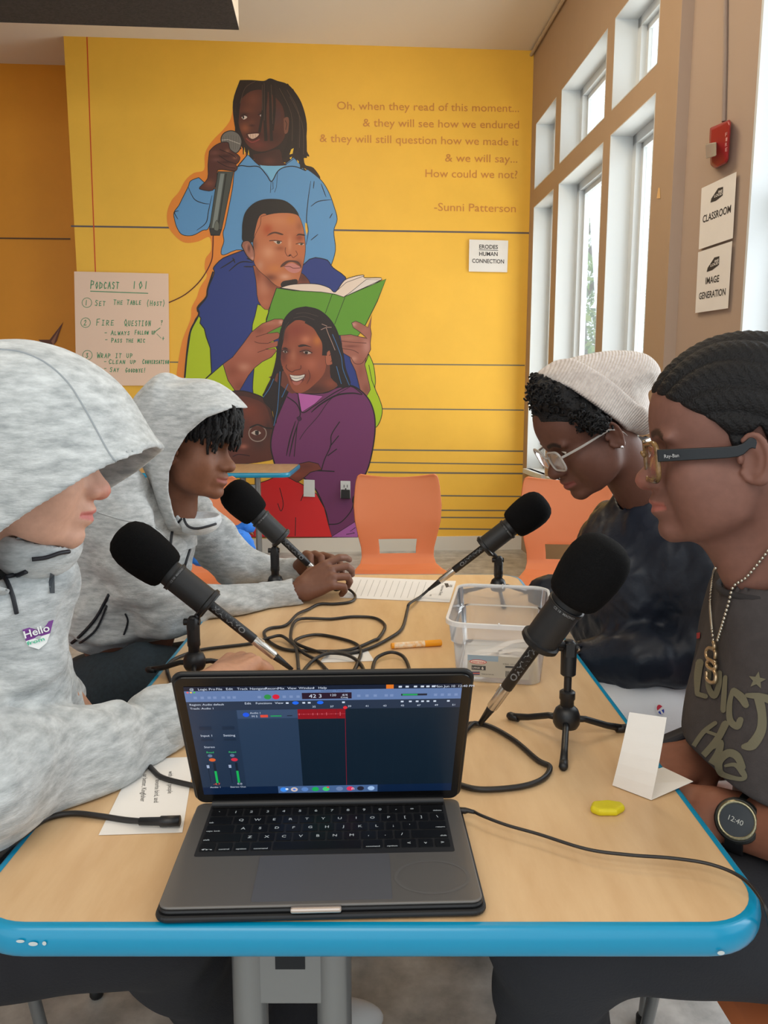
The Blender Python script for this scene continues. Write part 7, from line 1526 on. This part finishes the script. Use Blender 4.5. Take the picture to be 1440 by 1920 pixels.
sw2 = sdf_object('sweatshirt', [(S2, (-.86, 1.44, .55), (-.17, 2.16, 1.12), .0058)], M_grey, p2, relax=1)
for a_, b_, dd, r_ in ((A(488, 1125, 1.765), C2a, d1, .0390), (A(520, 1075, 2.01), C2b, d2, .0370)):
    K2 = Sdf().add(f_cap(a_, b_, r_, r_ - .001), .004).dis(wrinkle(.0012, 60, 3)).cut(lambda P: (TZ + .002 - P[:, 2]).astype(np.float32), 0).sub(f_cap(b_ + dd * .030, b_ + dd * .09, r_ - .0045, r_), .002)
    sdf_object('ribbed_cuff', [(K2, *lobox(a_, b_, pad=.055), .0036)], M_grey, sw2)
# funnel collar with taped edge
FC = Sdf().add(f_ell(A(372, 975, 1.74), (.052, .062, .034)), .01).sub(f_ell(A(372, 961, 1.74), (.046, .054, .031)), .006); fc = sdf_object('funnel_collar', [(FC, *lobox(A(372, 975, 1.74), pad=.09), .004)], heather('heather_grey_light', (186, 192, 196), (222, 226, 228), 75), sw2)
t2 = bvh_of([sw2, hd, fc]); t2s = bvh_of([sw2]); t2b = bvh_of([sw2, fc])
for q, w in (([(341, 962), (352, 985), (372, 990), (404, 982)], .0028), ([(372, 990), (362, 1010), (350, 1045), (340, 1080)], .0034), ([(346, 968), (330, 985), (322, 995)], .0028), ([(322, 995), (318, 1030), (320, 1060)], .0032), ([(205, 1115), (175, 1165), (135, 1205), (98, 1222)], .0035), ([(200, 1135), (180, 1180), (150, 1205)], .0025), ([(235, 1150), (240, 1165), (232, 1190)], .002)): trim('black_taping', t2b if w != .0034 and q[0][0] > 300 else t2s, q, w, M_trim, sw2)
trim('shoulder_seam', t2, [(182, 960), (230, 975), (285, 985), (315, 1010)], .0014, M_grey, sw2, off=.0004)
L2 = Sdf().add(f_chain([(-.72, 1.64, .52), (-.52, 1.60, .60), (-.30, 1.60, .585)], [.11, .10, .08]), .03).add(f_chain([(-.30, 1.60, .585), (-.26, 1.60, .1)], [.075, .06]), .03).add(f_chain([(-.72, 1.85, .50), (-.32, 1.84, .56), (-.28, 1.86, .1)], [.10, .08, .06]), .03).dis(wrinkle(.004, 22, 41))
sdf_object('jeans', [(L2, (-.90, 1.44, .03), (-.14, 2.0, .76), .0078)], mat('dark_denim', (38, 50, 58), .85, noise=.2, scale=120, bump=.2, bscale=400), p2, relax=1)
shoe(p2, Vector((-.20, 1.62, 0)), math.radians(-90), M_bsh); shoe(p2, Vector((-.22, 1.88, 0)), math.radians(-90), M_bsh)
# ------------------------------------------------ the nearest hooded person, left edge
R1 = axes(dirv(1, .34, 11)); O1 = place((206, 921), .962, R1, .95); H1 = head_sdf(dict(lips=1.1, nose=1.0))
p1 = person((-.62, .96, 0), 'person in a pale grey hoodie with the hood pulled low, nearest on the left')
neck1 = O1 + Vector((-.10, .0, -.155))
B1 = Sdf().add(xform(H1, O1, R1, .95), .01).add(f_cap(local(O1, R1, (0, -.02, -.05), .95), neck1, .050, .056), .025)
E1_ = A(-60, 1462, .78); F1 = A(200, 1412, .955); G1_ = A(352, 1338, 1.10); W1 = A(395, 1285, 1.20)
A1 = Sdf().add(f_chain([(-.68, .80, .93), E1_, F1, W1], [.045, .042, .035, .029]), .02).add(f_chain([neck1, (-.64, .97, .60)], [.06, .11]), .02).add(f_chain([(-.62, 1.14, .93), A(52, 1265, .98), (-.48, 1.16, .70)], [.045, .04, .035]), .02)
HN1 = Sdf(); d3 = (A(470, 1232, 1.30) - W1).normalized(); hand_sdf(HN1, W1 + d3 * .01, axes(d3, up=(-.25, -.25, .95)), fingers=[(28, 40, 25), (34, 46, 28), (40, 50, 30), (44, 52, 30)], thumb=(.3, .7), sc=1.05)
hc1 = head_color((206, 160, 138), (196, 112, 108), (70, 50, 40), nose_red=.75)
def col1(P): q = (P - np.array(O1)) @ R1.T / .95; C = hc1(q); far = np.linalg.norm(P - np.array(O1), axis=1) > .2; C[far] = (200, 150, 122); return C
lo, hi = lobox(O1, pad=.15); lo[2] -= .03; hl, hh = lobox(W1, A(530, 1235, 1.30), pad=.08)
sdf_object('body', [(B1, lo, hi, .0023), (HN1, hl, hh, .0028), (A1, (-.80, .62, .50), (-.18, 1.24, 1.0), .01)], M_skin('fair'), p1, col1)
eyes(p1, O1, R1, sc=.95)
M_g1 = heather('heather_grey_pale', (148, 153, 154), (204, 208, 208), 62)
hood1 = [(-160, 790), (-130, 700), (-60, 648), (0, 636), (45, 631), (100, 642), (143, 662), (188, 694), (226, 735), (258, 785), (280, 818), (320, 860), (345, 930), (320, 1020), (250, 1080), (150, 1110), (60, 1110), (-40, 1110), (-130, 1040), (-165, 900)]
rim1 = [(292, 828), (286, 846), (262, 858), (232, 876), (195, 902), (150, 930), (110, 957), (78, 985), (58, 1005), (47, 1022), (55, 1048), (62, 1078), (60, 1160), (520, 1160), (520, 700), (340, 760)]
g1 = inflate_px(hood1, .945, .105, .142); HD1 = Sdf().add(g1, .01).add(f_cap(neck1 + Vector((-.03, 0, -.06)), neck1 + Vector((-.05, 0, .03)), .10, .10), .04).dis(wrinkle(.0032, 13, 51)).cut(lambda P: -prism_px(rim1, .945, False)(P), .006)
HD1.sub(lambda P: smax(g1(P) + .0095, -(P[:, 0] - O1.x + .06), .02), .004)
lo1, hi1 = lobox(A(-160, 631, .945), A(300, 1110, .945), pad=.03); lo1[1] -= .11; hi1[1] += .11
hd1 = sdf_object('hood', [(HD1, lo1, hi1, .0040)], M_g1, p1, relax=1)
S1 = Sdf(); S1.add(f_ell((-.62, .965, .86), (.155, .20, .15)), .03); S1.add(f_ell((-.60, .965, .74), (.160, .19, .15)), .06); S1.add(f_ell(A(20, 1120, .97), (.085, .10, .085)), .05); S1.add(f_ell(A(60, 1330, 1.02), (.060, .10, .07)), .05)
S1.add(f_chain([(-.67, .80, .92), (-.66, .74, .80), E1_], [.085, .076, .066]), .05); S1.add(f_chain([E1_, A(60, 1440, .87), F1, A(300, 1352, 1.04)], [.066, .060, .056, .048]), .03)
S1.add(f_chain([(-.62, 1.12, .92), A(-20, 1130, .93), A(40, 1225, .93), A(48, 1268, .96)], [.075, .060, .050, .042]), .025)
S1.dis(wrinkle(.0080, 17, 53)); S1.dis(wrinkle(.0030, 46, 54)); S1.sub(f_cap(neck1 + Vector((.02, 0, .0)), neck1 + Vector((.08, 0, .09)), .058, .07), .006)
S1.cut(lambda P: np.where(P[:, 0] > -.395, TZ + .002 - P[:, 2], -1).astype(np.float32), .0)
sw1 = sdf_object('sweatshirt', [(S1, (-.86, .58, .52), (-.22, 1.32, 1.10), .0052)], M_g1, p1, relax=1)
K1 = Sdf().add(f_chain([A(296, 1352, 1.03), A(330, 1337, 1.08), G1_], [.050, .046, .040]), .01).dis(wrinkle(.0015, 50, 5)).cut(lambda P: (TZ + .002 - P[:, 2]).astype(np.float32), 0)
sdf_object('ribbed_cuff', [(K1, *lobox(A(296, 1352, 1.03), G1_, pad=.06), .004)], M_g1, sw1)
FC1 = Sdf().add(f_ell(A(72, 1020, .955), (.052, .062, .046)), .01).sub(f_ell(A(78, 1001, .955), (.046, .054, .043)), .006); fc1 = sdf_object('funnel_collar', [(FC1, *lobox(A(72, 1020, .955), pad=.09), .0030)], M_g1, sw1, relax=2)
t1 = bvh_of([sw1, hd1, fc1])
for q, w in (([(60, 1048), (85, 1045), (110, 1037), (128, 1034)], .0028), ([(0, 1085), (25, 1080), (50, 1070)], .0030), ([(10, 1085), (22, 1115), (30, 1150)], .0026)): trim('black_taping', t1, q, w, M_trim, sw1)
trim('hood_seam', t1, [(0, 655), (40, 660), (85, 680), (125, 715), (155, 760), (180, 805), (205, 850), (226, 876)], .0013, mat('seam_grey', (150, 156, 160), .9), hd1, off=.0)
mb = MB(); mb.mi = 0; decal(t1, [[(93, 1072), (101, 1076), (101, 1112), (92, 1112), (90, 1092)]], mb, .0018); mb.mi = 1; decal(t1, [[(91, 1100), (94, 1106), (101, 1090), (100, 1084), (95, 1099)]], mb, .0026)
if mb.v: mb.build('chest_logo', [mat('logo_grey', (70, 76, 82), .6), mat('logo_pale', (200, 204, 206), .6)], sw1)
mb = MB(); mb.mi = 0; decal(t1, [[(41, 1180), (98, 1162), (92, 1188), (48, 1202)]], mb, .0020); mb.mi = 1; decal(t1, [[(48, 1202), (92, 1188), (86, 1206), (72, 1218), (54, 1212)]], mb, .0020); decal(t1, text_px('Hello', 45, 1197, 91, 1183, 14), mb, .0028); mb.mi = 2; decal(t1, text_px('from', 51, 1210, 82, 1201, 7), mb, .0028)
nt1 = mb.build('name_tag', [mat('tag_purple', (110, 44, 130), .6), mat('tag_white', (226, 228, 226), .6), mat('tag_green_ink', (60, 180, 140), .6)], None); recenter(nt1); tag(nt1, 'purple and white Hello name sticker on the nearest grey hoodie at left', 'name tag')
L1_ = Sdf().add(f_chain([(-.74, .90, .50), (-.50, .88, .58), (-.30, .90, .58)], [.11, .10, .085]), .03).add(f_chain([(-.30, .90, .58), (-.27, 1.10, .30), (-.24, 1.22, .10)], [.085, .07, .06]), .03).add(f_chain([(-.74, 1.12, .53), (-.50, 1.20, .60), (-.27, 1.18, .575)], [.115, .105, .085]), .03).add(f_chain([(-.27, 1.18, .575), (-.14, 1.25, .1)], [.08, .06]), .03).dis(wrinkle(.004, 20, 61))
sdf_object('trousers', [(L1_, (-.90, .70, .02), (-.04, 1.36, .76), .008)], mat('black_joggers', (30, 30, 35), .9, bump=.2, bscale=300), p1, relax=1)
shoe(p1, Vector((-.24, 1.31, 0)), math.radians(-96), M_wsh); shoe(p1, Vector((-.13, 1.31, 0)), math.radians(-84), M_wsh); 
mb = MB(); mb.tube([(-.52, .62, .30), (-.505, .63, .24)], .006, 8); o = mb.build('zip_pull', mat('chrome', (200, 200, 200), .2, metal=.9), p1, True)
# blue fabric lying on the chair behind the hooded teenager
CL = Sdf(); rg = random.Random(8)
for i in range(16): CL.add(f_ell(A(rg.uniform(352, 455), rg.uniform(985, 1052), 3.05 + rg.uniform(-.08, .10)), (rg.uniform(.03, .07), rg.uniform(.04, .09), rg.uniform(.02, .045)), axes((rg.gauss(0, 1), rg.gauss(0, 1), rg.gauss(0, .4)))), .01)
CL.dis(wrinkle(.009, 34, 71)); CL.dis(wrinkle(.003, 90, 72)); o = sdf_object('blue_fabric', [(CL, *lobox(A(352, 985, 2.9), A(455, 1052, 3.2), pad=.10), .008)], mat('royal_blue_cloth', (44, 120, 216), .8), None, relax=1); recenter(o); tag(o, 'crumpled bright blue garment on the orange chair behind the hooded teenager', 'garment')
